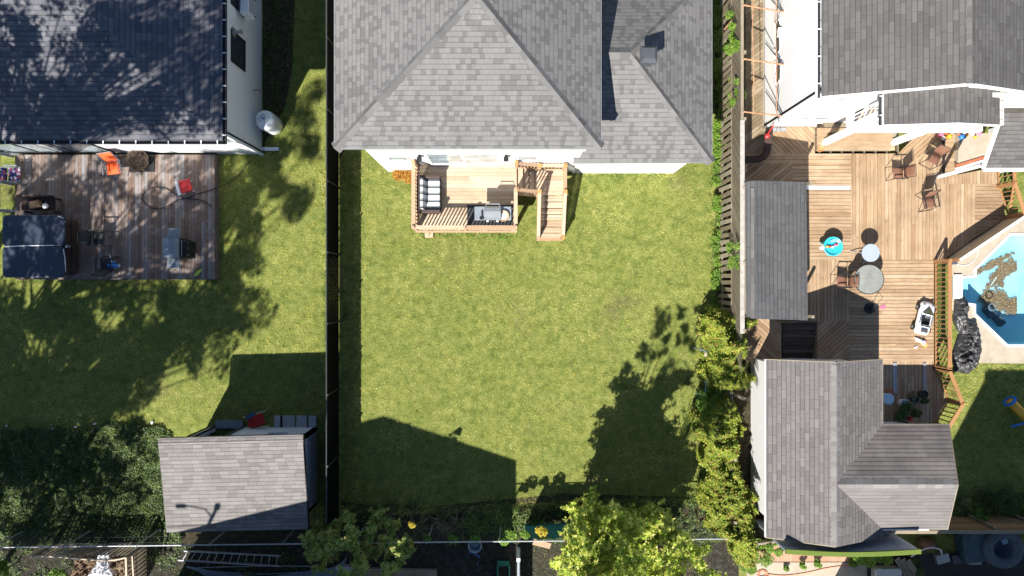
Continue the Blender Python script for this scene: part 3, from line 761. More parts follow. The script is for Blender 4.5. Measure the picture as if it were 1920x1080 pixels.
# steps under the balcony
b = MB()
for k in range(5):
    z = Z+.16*(k+1)/1.2; y0 = 282-k*8.5
    planks(b, w2(z, (1532,y0),(1678-k*2,y0),(1678-k*2,y0-8.2),(1532,y0-8.2)), 0, z, .17, .01, .04, 9)
b.build('step', MT['deckr'], BD)
b = MB(); q0 = P(1532,290,Z); q1 = P(1672,238,Z)
for k in range(5): b.prism([(q0.x, P(0,281-k*8.5,Z+.133*(k+1)).y), (q1.x, P(0,281-k*8.5,Z+.133*(k+1)).y), (q1.x, q1.y+.2), (q0.x, q1.y+.2)], .02 if k == 0 else Z+.133*k-.042, Z+.133*(k+1)-.045)
b.build('step_frame', MT['oldw'], BD)
b = MB()
for k in range(5):
    z = Z+.16*(k+1)/1.2; y0 = 282-k*8.5; p = P(1532, y0, z); q = P(1678-k*2, y0, z)
    b.bar((p.x, p.y+.03, z-.09), (q.x, q.y+.03, z-.09), .02, .1)
b.build('riser', MT['oldw'], BD)
# sunken steps
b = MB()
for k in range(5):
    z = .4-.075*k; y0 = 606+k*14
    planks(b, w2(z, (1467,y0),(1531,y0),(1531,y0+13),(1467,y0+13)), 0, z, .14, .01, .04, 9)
b.build('sunken_step', MT['stepshade'], BD)
# east side stair beside the landing
b = MB()
for k in range(9):
    z = Z+.02+.0*k; y0 = 250+k*9
    planks(b, w2(.56, (1771,y0),(1795,y0),(1795,y0+8.6),(1771,y0+8.6)), 0, .56, .18, .008, .05, 9)
b.build('border_boards', MT['deckr'], BD)
b = MB(); p = P(1769,236,.55); q = P(1769,328,.55); b.bar(p, q, .03, .16); b.build('step_edge', MT['blackm'], BD)
b = MB()
p = P(1509,352,Z); q = P(1593,352,Z); b.bar(p+Vector((0,0,.022)), q+Vector((0,0,.022)), .14, .03)
b.build('pale_board', MT['trim'], BD)
for a, c in (((1677,680),(1677,737)),((1733,680),(1733,740))):
    b = MB(); p = P(*a, Z); q = P(*c, Z); b.bar(p+Vector((0,0,.02)), q+Vector((0,0,.02)), .15 if a[0]<1700 else .11, .03); b.build('grey_board', MT['alu'], BD)
# railings round it
def rr(name, label, pts, z=Z, **kw):
    t = thing(name, label, 'railing', P(pts[0][0], pts[0][1], z))
    railing(t, w2(z, *pts), z, **kw); return t
MT['railo'] = MT['rail']
rr('deck_railing', 'long orange brown deck railing between the toy car and the crumpled black cover', [(1752,490),(1752,688)], mat='rail', h=.92, sp=.17, bal=.035, rail=(.14,.04), under=.5)
rr('deck_railing', 'short angled orange railing beside the potted plants', [(1752,690),(1776,750),(1744,802)], mat='rail', h=.92, sp=.17, bal=.035, rail=(.13,.04), under=.5)
G1 = rr('deck_railing', 'orange braced gate railing at the upper corner of the pool fence', [(1868,318),(1870,350),(1888,406)], mat='rail', h=.92, sp=.17, bal=.03, rail=(.12,.04), under=.5)
b = MB(); p = P(1871,352,Z); q = P(1888,404,Z); b.bar((p.x,p.y,Z+.85),(q.x,q.y,Z+.12),.09,.03); b.build('diagonal_bar', MT['rail'], G1)

# central house deck
CD = thing('wooden_deck', 'small raised pine deck with railing and stairs against the white rear wall', 'deck', P(870,430,0))
zd = 1.6; xL, xR, yS, yW = -3.5, .13, 2.12, P(0,322,0).y-.01
b = MB(); planks(b, [(xL,yS),(xR,yS),(xR,yW),(xL,yW)], 0, zd, .142, .006, .035, 3.6); b.build('deck_boards', MT['deckn'], CD)
b = MB(); b.bar((xL-.04,yS-.045,zd-.14),(xR+.06,yS-.045,zd-.14),.04,.28); b.bar((xL-.02,yS,zd-.14),(xL-.02,yW,zd-.14),.04,.27); b.bar((xR+.02,yS,zd-.14),(xR+.02,yW,zd-.14),.04,.27)
for k in range(7): xx = xL+.3+k*.5; b.bar((xx,yS+.05,zd-.13),(xx,yW,zd-.13),.04,.18)
b.build('rim_joist', MT['railn'], CD)
b = MB()
for x in (xL+.25, -2.0, -1.0, xR-.1): b.bar((x, yS+.1, 0), (x, yS+.1, zd-.04), .13)
b.build('support_post', MT['railn'], CD)
railing(CD, [(xL+.02, yW-.05), (xL+.02, yS+.02), ((xL+xR)/2, yS+.02), (xR, yS+.02), (xR, 3.48)], zd, 1.0, .125, 'railn', .036, (.13,.04), pw=.1, phs=.1)
# upper steps to the east
ld = 1.05; x0, x1, x2 = xR+.02, 1.0, 1.93; y0, y1 = 3.48, 4.42
b = MB()
for k in range(4):
    z = zd-.0-.14*(k+1)+.02; xa = x0+.05+k*.215; b.prism([(xa,y0),(xa+.2,y0),(xa+.2,y1),(xa,y1)], z-.04, z, R(90), (random.random()*20, k*3.1))
b.build('step', MT['deckn'], CD)
b = MB(); planks(b, [(x1,y0),(x2,y0),(x2,y1),(x1,y1)], 0, ld, .142, .008, .035, 9); b.build('landing_boards', MT['deckn'], CD)
b = MB(); n = 7; ylow = 1.9
for k in range(n):
    z = ld-ld*(k+1)/(n+.6); ya = y0-.225*k
    b.prism([(x1,ya-.105),(x2,ya-.105),(x2,ya-.005),(x1,ya-.005)], z-.035, z, 0, (random.random()*20, k*3.1))
    b.prism([(x1,ya-.215),(x2,ya-.215),(x2,ya-.113),(x1,ya-.113)], z-.035, z, 0, (random.random()*20, k*5.1))
b.build('step', MT['deckn'], CD)
b = MB()
for x in (x1-.02, x2+.02): b.bar((x, y0, ld-.14), (x, ylow, .02), .045, .24)
b.bar((x0,y0-.02,zd-.15),(x1,y0-.02,ld-.13),.04,.22); b.bar((x0,y1+.02,zd-.15),(x1,y1+.02,ld-.13),.04,.22)
for x, y in ((x1,y0),(x2,y0),(x1,y1),(x2,y1)): b.bar((x,y,0),(x,y,ld-.04),.09)
b.bar((x1, ylow, .06), (x2, ylow, .06), .12, .05)
b.build('stringer', MT['railn'], CD)
for pts, zs in (([(x0,y1),(x1,y1),(x2,y1),(x2,y0),(x2,ylow)], [zd,ld,ld,ld,.0]), ([(x0+.02,y0),(x1,y0),(x1,ylow)], [zd,ld,.0])):
    railing(CD, pts, 0, .95, .13, 'railn', .034, (.11,.04), zs=zs, pw=.095, phs=.07)
b = MB()
for x, y, z in ((x0,y1,zd),(x0+.02,y0,zd),(x1,y0,ld),(x1,y1,ld),(x2,y1,ld),(x2,y0,ld),(xL+.02,yW-.05,zd),(x2,ylow,0)): b.box((x,y,z+.97),(.125,.125,.16))
b.build('post_cap', MT['post'], CD)
b = MB(); p = P(805,441,0); b.box((p.x,p.y,.06),(.32,.2,.12)); tag(b.build('timber_block', MT['deckn']), 'short pine block lying on the lawn below the small deck', 'board')

# left deck
LD = thing('wooden_deck', 'weathered red brown deck behind the pale grey house, dappled by tree shade', 'deck', P(200,400,0))
zl = .4
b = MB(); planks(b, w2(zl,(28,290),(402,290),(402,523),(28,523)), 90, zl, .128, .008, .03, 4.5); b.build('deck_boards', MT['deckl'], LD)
b = MB(); q = w2(zl,(28,290),(402,290),(402,523),(28,523))
for i in range(4):
    a, c = q[i], q[(i+1)%4]
    if i in (1,2,3): b.bar((a[0],a[1],zl/2-.02),(c[0],c[1],zl/2-.02),.04,zl-.08)
for k in range(12): yy = q[0][1]+(q[2][1]-q[0][1])*(k+.5)/12; b.bar((q[0][0],yy,zl-.09),(q[1][0],yy,zl-.09),.04,.1)
b.build('rim_joist', MT['deckl'], LD)
b = MB(); a = w2(zl+.02,(8,290),(8,396)); b.bar((*a[0],1.25),(*a[1],1.25),.13,.04)
for t_ in (0,.5,1): yy = a[0][1]+(a[1][1]-a[0][1])*t_; b.bar((a[0][0],yy,0),(a[0][0],yy,1.24),.1); b.bar((a[0][0],yy,.9),(a[0][0]+.55,yy,.44),.09,.04)
b.bar((*a[0],.7),(*a[1],.7),.04,.1)
b.build('railing', MT['alu'], LD)

# ================================================================ fences
def slat_panel(b, a, c, z0, z1, sp=.07, wd=.055, th=.012):
    a = Vector((*a, 0)); c = Vector((*c, 0)); L = (c-a).length; n = int(L/sp)
    for k in range(n):
        p = a+(c-a)*((k+.5)/n); d = (c-a).normalized()
        M = Matrix((d, Vector((-d.y, d.x, 0)), Vector((0,0,1)))).transposed()
        b.box((p.x, p.y, (z0+z1)/2), (wd, th, z1-z0), M)
BF = thing('fence', 'long black slatted fence between the grey house yard and the central lawn', 'fence', (-6.76, 0, 0))
b = MB(); slat_panel(b, (-6.76,-9.1), (-6.76,13), .04, 1.76, .062, .0595); b.build('slat_panel', m_plain('matt black slats', (.006,.006,.006), .9, spec=.05), BF)
b = MB(); b.tube([(-6.76,-9.1,1.8),(-6.76,13,1.8)], .025, 8); b.build('top_rail', m_plain('dark rail', (.07,.075,.08), .35, .3), BF)
for k in range(9):
    b = MB(); y = -9.1+2.6*k; b.tube([(-6.72,y,0),(-6.72,y,1.84)], .035, 8); b.bar((-6.72,y,.9),(-6.3,y-.0,.02),.03) if k in (6,7) else None; b.build('post', MT['blackm'], BF)
# back chain link fence
CF = thing('fence', 'low chain link fence with bright galvanised top rail along the back of the yards', 'fence', (0,-9.23,0))
yb_ = lambda x: -9.23 + (.012*x if x > -6 else .012*x)
b = MB(); b.tube([(-19, yb_(-19), 1.78),(-8,yb_(-8),1.79),(2.0,yb_(2.0),1.8),(8.0,yb_(8),1.8)], .024, 8); b.build('top_rail', m_plain('galvanised rail', (.42,.43,.44), .4, .3), CF)
b = MB(); k = -19.0
while k < 8.0:
    for s in (-1, 1):
        b.bar((k, yb_(k), .03), (k+s*.0+.0, yb_(k), 1.77), .006) if s > 0 else None
    k += .09
for z in (.3,.9,1.5): b.bar((-19, yb_(-19), z), (8, yb_(8), z), .004)
b.build('mesh', MT['dkgrey'], CF)
for k in range(11):
    x = -19+2.65*k; b = MB(); b.tube([(x,yb_(x),0),(x,yb_(x),1.84)], .03, 8); b.build('post', MT['alu'], CF)
MT['teal'] = m_plain('teal screen cloth', (.02,.16,.15), .8, var=.2)
b = MB()
x0 = P(985,0,1).x; x1 = 3.4; n = 30; vs = []
for i in range(n+1):
    x = x0+(x1-x0)*i/n
    for z in (.1,.7,1.3,1.7): vs.append((x, yb_(x)+.05+.025*math.sin(i*1.3+z*2), z))
b.add(vs, [(i*4+j, (i+1)*4+j, (i+1)*4+j+1, i*4+j+1) for i in range(n) for j in range(3)], [(0,0)]*(n*12)); b.build('windscreen', MT['teal'], CF, smooth=True)

# tall board fence on the right
xf = 8.05
RF = thing('fence', 'tall weathered board fence with lattice top beside the big cedar deck', 'fence', (xf,0,0))
b = MB(); y = P(0,1000,1).y
k = 0
while y < 11.5:
    if random.random() > .03: b.box((xf + (.0 if k%2 else .03), y, .78+random.uniform(-.02,.03)), (.02, .15, 1.5), Matrix.Rotation(random.uniform(-.03,.03), 3, 'X'))
    y += .255; k += 1
b.build('board', MT['oldw'], RF)
b = MB()
for z in (.35, 1.5): b.bar((xf+.06, -8.8, z), (xf+.06, 11.5, z), .05, .09)
b.build('rail', MT['oldw'], RF)
b = MB(); y = -3.0; Lz = 1.1
while y < 11.2:
    for s in (1, -1):
        b.bar((xf+.05+.008*s, y if s > 0 else y+Lz, 1.56), (xf+.05+.008*s, y+Lz if s > 0 else y, 1.56+Lz-.05), .028, .006, up=(1,0,0))
    y += .075
b.build('lattice', MT['oldw'], RF)
b = MB(); b.bar((xf+.05, -1.6, 2.66), (xf+.05, 5.9, 2.66), .15, .04); b.build('top_rail', m_plain('greying rail', (.36,.33,.29), .8, var=.2), RF)
b = MB(); b.bar((xf+.05, 5.9, 2.64), (xf+.05, 11.5, 2.64), .1, .04); b.build('top_rail', MT['oldw'], RF)
for yp in (-8.6,-6.3,-3.9,-1.5,.9,3.55,5.95,8.3,10.7):
    b = MB(); b.bar((xf+.13, yp, 0), (xf+.13, yp, 2.7 if yp > -5 else 1.7), .1); b.build('post', MT['oldw'], RF)

# ================================================================ canopy frame over the side passage
CN = thing('canopy_frame', 'rusty bare canopy frame of pipes over the narrow side passage', 'frame', (9,8,0))
zA, zB = 2.75, 2.15
ys = [P(0,213,2.5).y, P(0,115,2.5).y, P(0,15,2.5).y]
for y in ys:
    b = MB(); b.tube([(8.14,y,zA),(9.74,y,zB)], .028, 8); b.build('cross_pipe', MT['rust'], CN)
    b = MB(); b.tube([(8.14,y,.5),(8.14,y,zA)], .028, 8); b.build('leg', MT['rust'], CN)
    b = MB(); b.tube([(9.73,y,zB),(9.70,y+1.35,.55)], .018, 6); b.build('diagonal_bar', MT['blackm'], CN)  # black rod added to stand in for a diagonal shadow line on the wall
for x, z in ((8.5,2.64),(9.45,2.28)):
    b = MB(); b.tube([(x,ys[0],z),(x+.02,(ys[0]+ys[1])/2,z-.03),(x,ys[1],z),(x-.02,(ys[1]+ys[2])/2,z-.03),(x,ys[2]+1,z)], .016, 6); b.build('purlin', MT['rust'], CN)
b = MB()
for x, ph in ((9.55,0),(9.62,1.1)):
    b.tube([(x+.04*math.sin(k*.9+ph), ys[0]-.5+k*.3, 2.0+.15*math.sin(k*1.7+ph)) for k in range(18)], .008, 5)
tag(b.build('wire', MT['dkgrey']), 'thin loose cables strung along the white side wall', 'cable')
b = MB(); c = P(1427,74,1.2); b.box((9.7,c.y,1.9),(.16,.3,.22)); tag(b.build('utility_box', MT['white_s'], bevel=.02), 'small white box on the white side wall under the rusty frame', 'utility box')

# ================================================================ lean-to roof over the deck
LT = thing('gazebo', 'long open shelter with blue grey shingled roof on the cedar deck', 'shelter', P(1455,470,.5))
r0 = P(1397,342,2.72); r1 = P(1414,339,2.95); r2 = P(1511,342,2.62)
s0 = P(1399,594,2.72); s1 = P(1414,597,2.95); s2 = P(1514,600,2.62)
b = MB(); roof_faces(b, [[s1, s2, r2, r1], [r1, r0, s0, s1]]); rf = b.build('roof', MT['sh_b'], LT)
b = MB(); b.poly([v-Vector((0,0,.1)) for v in (r1, r2, s2, s1)]); b.poly([v-Vector((0,0,.1)) for v in (s1, s0, r0, r1)]); b.build('soffit', MT['oldw'], rf)
b = MB(); edge(b, [s0, s1, s2, r2, r1, r0], .11, .03); b.build('fascia', MT['dkgrey'], rf)
b = MB(); caps(b, s1, r1, .2, .02, .3, 12); b.build('ridge_cap', MT['cap_w'], rf)
for px, py in ((1404,350),(1500,350),(1404,590),(1503,592)):
    p = P(px, py, 1.6); b = MB(); b.bar((p.x,p.y,.5),(p.x,p.y,2.55),.1); b.build('post', MT['oldw'], LT)

# ================================================================ garage (lower right)
GA = thing('garage', 'white garage with warm grey cross gable roof in the lower right', 'garage', P(1600,850,0))
ze, zr = 2.6, 3.5
nw = P(1436,674,ze); sw = P(1433,1008,ze); xrg = P(1568,0,zr).x
ne = Vector((P(1655,0,ze).x, nw.y, ze)); rn = Vector((xrg, P(0,673,zr).y, zr)); ysth = -8.8
rn.y = nw.y; sw = Vector((nw.x, ysth, ze)); rs = Vector((xrg, ysth, zr)); se = Vector((ne.x, ysth, ze))
ycr = P(0,908,zr).y; y_n = P(0,796,ze).y; y_s = 2*ycr-y_n; xE = 15.35; bulge = .0
cN = Vector((P(1780,0,ze).x, y_n, ze)); cS = Vector((P(1777,0,ze).x, y_s, ze)); cR = Vector((P(1797,0,zr).x, ycr, zr))
xv = ne.x - (0) 
vN = Vector((ne.x, y_n, ze)); vR = Vector((xrg, ycr, zr)); vS = Vector((ne.x, y_s, ze))
b = MB(); roof_faces(b, [[rn, nw, sw, rs]]); b.build('roof', MT['sh_g'], GA); rf = GA.children[-1]
b = MB(); roof_faces(b, [[rn, vR, vN, ne][::-1]], 1.1); b.build('east_slope', MT['sh_g'], rf)
k = (vS.y-ysth)/(vS.y-vR.y); vSc = Vector((vS.x+(vR.x-vS.x)*k, ysth, vS.z+(vR.z-vS.z)*k))
b = MB(); roof_faces(b, [[vR, rs, vSc]], 2.1); b.build('south_slope', MT['sh_g'], rf)
b = MB(); roof_faces(b, [[vN, vR, cR, cN][::-1]], 3.3); b.build('cross_slope', m_shingle('brown stained shingles', (.15,.13,.12), (.21,.19,.178), 1.9, .15, 1.3, mort=(.12,.11,.10), ms=.004, c3=(.19,.172,.16), amt=.5, blotch=.5, course=(.30,.14)), rf)
b = MB(); roof_faces(b, [[vR, vSc, Vector((vSc.x, ysth, vSc.z)), vS, cS, cR]], 4.3); b.build('cross_slope', MT['sh_s'] if False else m_shingle('smooth pale shingles', (.140,.130,.125), (.168,.157,.151), .9, .15, .4, mort=(.125,.117,.11), ms=.003, c3=(.16,.15,.145), amt=.35), rf)
b = MB(); caps(b, rs+Vector((0,.02,0)), rn, .38, .02, .17, 21); caps(b, vR+Vector((.05,0,0)), cR, .34, .02, .3, 22); b.build('ridge_cap', MT['cap_g'], rf)
b = MB(); edge(b, [sw, nw], .1, .04); b.build('gutter', MT['trim'], rf); b = MB(); edge(b, [rs, sw], .1, .03); b.build('fascia', MT['oldw'], rf); b = MB(); edge(b, [nw, rn, ne, vN, cN, cR, cS, vS], .1, .03); b.build('fascia', MT['oldw'], rf)
xw = 9.32
b = MB(); wall(b, xw, nw.y-.2, xw, -8.55, 0, 2.75); wall(b, xw, -8.55, 14.7, -8.55, 0, 2.6); wall(b, ne.x-.25, nw.y-.22, xw+.15, nw.y-.22, 0, 2.58)
wall(b, ne.x-.25, y_n-.2, ne.x-.25, nw.y-.22, 0, 2.55); wall(b, 15.0, y_n-.3, ne.x-.25, y_n-.3, 0, 2.55); wall(b, 15.0, -8.5, 15.0, y_n-.3, 0, 2.55)
b.build('wall', MT['whitev'], GA)
b = MB(); zz = .0; b.add([(xw+.2, nw.y-.24, 2.5),(ne.x-.3, nw.y-.24, 2.5),(xrg, nw.y-.24, zr-.05)], [(0,1,2)], [(0,0),(3,0),(2,1)]); b.build('gable', MT['white'], GA)

# ================================================================ shed (lower left)
SH = thing('shed', 'garden shed with taupe shingled single slope roof in the lower left', 'shed', P(450,900,0))
a0 = P(297,822,2.95); a1 = P(568,815,2.95); a2 = P(578,992,2.3); a3 = P(313,998,2.3)
m0 = a0+(a3-a0)*.05; m1 = a1+(a2-a1)*.05; m0.z += .05; m1.z += .05
b = MB(); roof_faces(b, [[a3, a2, m1, m0], [a1, a0, m0, m1]]); rf = b.build('roof', MT['sh_s'], SH)
b = MB(); caps(b, m0, m1, .3, .012, .5, 31); b.build('ridge_cap', MT['cap_g'], rf)
b = MB(); edge(b, [a0, a3, a2, a1, a0], .12, .03); b.build('fascia', MT['black'], rf)
wx0 = a0.x+.35; wx1 = -7.62; wy1 = P(0,801,0).y; wy0 = -8.45
b = MB(); wall(b, wx0, wy0, wx1, wy0, 0, 2.22)
zs_ = lambda y: 2.93-(a0.y-y)*(.65/(a0.y-a3.y))-.09
for x_ in (wx1-.14, wx0):
    vs = [(x_,wy0,0),(x_+.14,wy0,0),(x_+.14,wy1,0),(x_,wy1,0),(x_,wy0,zs_(wy0)),(x_+.14,wy0,zs_(wy0)),(x_+.14,wy1,zs_(wy1)),(x_,wy1,zs_(wy1))]
    b.add(vs, [(3,2,1,0),(4,5,6,7),(0,1,5,4),(1,2,6,5),(2,3,7,6),(3,0,4,7)], [(0,0)]*12+[(0,0),(3,0),(3,2.5),(0,2.5)]*1+[(0,0)]*4+[(0,0),(3,0),(3,2.5),(0,2.5)])
xd0, xd1 = P(405,0,0).x, P(458,0,0).x; xe0, xe1 = P(522,0,0).x, P(556,0,0).x
for q0, q1 in ((xd0, wx0), (xe0, xd1), (wx1, xe1)): wall(b, q0, wy1, q1, wy1, 0, 2.78)
wall(b, xd1, wy1, xd0, wy1, 2.1, 2.78); wall(b, xe1, wy1, xe0, wy1, 0, .9); wall(b, xe1, wy1, xe0, wy1, 2.1, 2.78)
b.build('wall', MT['sheds'], SH)
b = MB(); M = Matrix.Rotation(R(0), 3, 'Z'); b.box((xd0-.02, wy1+.03, 1.05), (.06,.08,2.1)); b.box((xd1+.02, wy1+.03, 1.05), (.06,.08,2.1)); b.box(((xd0+xd1)/2, wy1+.03, 2.1), (xd1-xd0,.08,.07)); b.build('door_frame', MT['dkgrey'], SH)
b = MB(); b.box(((xd0+xd1)/2, wy1+.12, .05), (xd1-xd0-.05,.3,.1)); b.build('threshold', MT['lgrey'], SH)
b = MB(); b.box(((xe0+xe1)/2, wy1-.07, 1.5), (xe1-xe0-.05,.04,1.15)); b.build('window', MT['glassl'], SH)
b = MB(); b.box(((xd0+xd1)/2, wy1-.4, 1.0), (xd1-xd0-.1,.04,1.9)); b.build('door', MT['gut'], SH)
for k, (px, w_) in enumerate(((523,.35),(540,.6),(568,.5),(585,.4))):
    b = MB(); p = P(px, 791, 0); b.box((p.x, p.y, .03), (w_-.02, .5, .06)); tag(b.build('paving_slab', MT['slab'], bevel=.01), ['grey paving slab by the shed, leftmost of the four','wide pale grey paving slab by the shed, second from the left','grey paving slab by the shed, third from the left','grey paving slab by the shed corner, rightmost of the four'][k], 'paving slab', 'slabs along the shed')

# ================================================================ pool
PO = thing('swimming_pool', 'octagonal pool with turquoise liner and brown leaf litter, cut by the right edge', 'pool', P(1900,560,0))
zf = -1.25
pool = [(p.x, p.y) for p in POOL]
n = len(pool)
MT['liner'] = (lambda t: (lambda ob: t.done(t.ramp(t.noise(ob, 1.1, 6, .65), [(.3, (.30,.58,.66)), (.7, (.46,.70,.74))]), .45, 0, .4))(t.coord('Object')))(NT('turquoise liner'))
b = MB(); b.poly([(x, y, zf) for x, y in pool][::-1] if False else [(x, y, zf) for x, y in pool])
b.build('floor', MT['liner'], PO)
b = MB(); vs = [(x,y,zf) for x,y in pool]+[(x,y,.03) for x,y in pool]
b.add(vs, [(i,(i+1)%n,n+(i+1)%n,n+i) for i in range(n)], [(0,0)]*(4*n)); b.build('side_wall', MT['liner'], PO)
def offs(poly, d):
    out = []
    area = sum(poly[i][0]*poly[(i+1)%len(poly)][1]-poly[(i+1)%len(poly)][0]*poly[i][1] for i in range(len(poly)))
    s = 1 if area > 0 else -1
    for i in range(len(poly)):
        p0, p, p1 = Vector(poly[i-1]), Vector(poly[i]), Vector(poly[(i+1)%len(poly)])
        e0 = (p-p0).normalized(); e1 = (p1-p).normalized()
        n0 = Vector((e0.y, -e0.x))*s; n1 = Vector((e1.y, -e1.x))*s
        m = (n0+n1); m = m/(m.dot(n0)) if m.length > .1 else n0
        out.append(tuple(p+m*d))
    return out
op = offs(pool, .09)
b = MB(); vs = [(x,y,.06) for x,y in pool]+[(x,y,.06) for x,y in op]+[(x,y,0.0) for x,y in op]+[(x,y,.0) for x,y in pool]
fs = []
for i in range(n):
    j = (i+1)%n; fs += [(i,j,n+j,n+i),(n+i,n+j,2*n+j,2*n+i),(i,3*n+i,3*n+j,j)]
b.add(vs, fs, [(0,0)]*(12*n)); b.build('coping', MT['trim'], PO)
b = MB()
for k in range(3):
    z = -.25-.28*k; xx = P(1803,0,0).x; ya = P(0,521,0).y; yb2 = P(0,567,0).y
    b.prism([(xx+.02,yb2),(xx+.30*(k+1),yb2),(xx+.30*(k+1),ya),(xx+.02,ya)], zf+.0 if k==2 else z-.27, z)
b.build('entry_step', MT['liner'], PO)
t = NT('clear pool water'); tr = t.n('ShaderNodeBsdfTransparent'); gl = t.n('ShaderNodeBsdfGlossy'); gl.inputs['Roughness'].default_value = .03
fr = t.n('ShaderNodeFresnel'); fr.inputs['IOR'].default_value = 1.33; tr.inputs[0].default_value = (.78,.92,.97,1)
bm_ = t.n('ShaderNodeBump'); bm_.inputs['Strength'].default_value = .25; t.l(t.noise(t.coord('Object', (1.4,4,1)), 3, 3), bm_.inputs['Height']); t.l(bm_.outputs[0], gl.inputs['Normal']); t.l(bm_.outputs[0], fr.inputs['Normal'])
mx = t.n('ShaderNodeMixShader'); t.l(fr.outputs[0], mx.inputs[0]); t.l(tr.outputs[0], mx.inputs[1]); t.l(gl.outputs[0], mx.inputs[2]); t.l(mx.outputs[0], t.out.inputs['Surface']); MT['water'] = t.m
b = MB(); b.poly([(x,y,-.22) for x,y in pool]); b.build('water', MT['water'], PO)
# concrete surround, in one sheet with the basin left open
import bmesh
def holed(name, outer, hole, z, mat):
    me = bpy.data.meshes.new(name); bm = bmesh.new()
    def loop(pts):
        v = [bm.verts.new((p[0], p[1], z)) for p in pts]; return [bm.edges.new((v[i], v[(i+1)%len(v)])) for i in range(len(v))]
    bmesh.ops.triangle_fill(bm, use_beauty=True, use_dissolve=False, edges=loop(outer)+loop(hole))
    for f in bm.faces:
        if f.normal.z < 0: f.normal_flip()
    bm.to_mesh(me); bm.free(); me.materials.append(mat); o = bpy.data.objects.new(name, me); COL.objects.link(o); o['kind'] = 'structure'; return o
holed('pool_deck', g2((1781,497),(1893,404),(2200,404),(2200,684),(1836,681),(1800,640),(1788,600),(1781,560)), offs(pool, .085), .03, MT['conc'])
# ================================================================ neighbours outside the frame that shade it
NB = thing('house', 'neighbouring gable roofed house south of the yards, outside the picture', 'house', (-8.76,-18,0))
pk = Vector((-8.76,-12.1,8.0)); rE = Vector((-2.67,-12.1,6.04)); rW = Vector((-13.9,-12.1,6.05))
d = Vector((0,-12,0)); b = MB(); roof_faces(b, [[rE, rE+d, pk+d, pk][::-1] if False else [rE+d, rE, pk, pk+d], [rW, rW+d, pk+d, pk]]); b.build('roof', MT['sh_w'], NB)
b = MB(); wall(b, -13.6,-24,-3.0,-24,0,6.0); wall(b,-3.0,-24,-3.0,-12.3,0,6.0); wall(b,-3.0,-12.3,-13.6,-12.3,0,6.0); wall(b,-13.6,-12.3,-13.6,-24,0,6.0)
b.add([(-13.6,-12.35,6),(-3.0,-12.35,6),(-8.76,-12.35,7.9)],[(0,1,2)],[(0,0)]*3); b.build('wall', MT['white'], NB)
UP = thing('utility_pole', 'wooden street light pole beyond the southern house, outside the picture', 'utility pole', (-14.0,-14.3,0))
b = MB(); b.tube([(-14.0,-14.3,0),(-13.9,-14.3,9.9)], [.12,.06], 10); b.build('pole', MT['bark'], UP)
b = MB(); b.tube([(-13.9,-14.3,9.3),(-14.3,-14.3,9.75),(-15.0,-14.2,9.8)], .03, 6); b.box((-15.15,-14.2,9.78),(.34,.12,.09)); b.box((-13.9,-14.3,9.85),(.16,.16,.2)); b.build('lamp_arm', MT['alu'], UP)
b = MB()
for z, yy in ((9.0,-14.35),(8.4,-14.45)): b.tube([(-40,yy-1.6,z+.6),(-26,yy-.6,z-.2),(-13.9,yy,z)], .022, 5)
tag(b.build('overhead_wire', MT['black']), 'two overhead wires running west from the street light pole, outside the picture', 'wire')
HB = thing('house', 'neighbouring house southeast of the garage, outside the picture', 'house', (17,-16,0))
b = MB(); wall(b,13.9,-22,24.5,-22,0,9.9); wall(b,24.5,-22,24.5,-12.2,0,9.9); wall(b,24.5,-12.2,13.9,-12.2,0,9.9); wall(b,13.9,-12.2,13.9,-22,0,9.9); b.build('tall_wall', MT['white'], HB)
b = MB(); b.prism([(13.8,-22.1),(24.6,-22.1),(24.6,-12.1),(13.8,-12.1)], 9.9, 10.05); b.build('flat_roof', MT['slab'], HB)
b = MB(); wall(b,11.9,-21.9,13.8,-21.9,0,4.6); wall(b,13.8,-12.6,11.9,-12.6,0,4.6); wall(b,11.9,-12.6,11.9,-21.9,0,4.6); b.build('wall', MT['white'], HB)
b = MB(); b.prism([(11.8,-22),(13.79,-22),(13.79,-12.5),(11.8,-12.5)], 4.6, 4.75); b.build('roof', MT['slab'], HB)

# ================================================================ things on the left deck
def px3(px, py, z): return P(px, py, z)
# hot tub
c = P(67,462,1.2); HT = thing('hot_tub', 'square hot tub under a folded dark navy cover on the red brown deck', 'hot tub', (c.x, c.y, .4))
def rrect(cx, cy, w_, h_, r, n=5):
    out = []
    for sx, sy, a0 in ((1,1,0),(-1,1,90),(-1,-1,180),(1,-1,270)):
        for k in range(n+1):
            a = R(a0+90*k/n); out.append((cx+sx*(w_/2-r)+r*math.cos(a), cy+sy*(h_/2-r)+r*math.sin(a)))
    return out
MT['navy'] = m_plain('navy vinyl cover', (.022,.032,.055), .45, var=.35, scale=2.5, bump=.35, bscale=9)
MT['cab'] = m_wood('dark tub cabinet', [(0,(.05,.03,.025)),(1,(.08,.05,.04))])
b = MB(); b.prism(rrect(c.x, c.y, 2.2, 2.12, .25), .4, 1.18); b.build('cabinet', MT['cab'], HT)
b = MB(); b.prism(rrect(c.x-.02, c.y+.585, 2.32, 1.16, .16), 1.18, 1.30); b.build('cover', MT['navy'], HT, bevel=.03)
b = MB(); b.prism(rrect(c.x-.02, c.y-.585, 2.32, 1.16, .16), 1.18, 1.295); b.build('cover', MT['navy'], HT, bevel=.03)
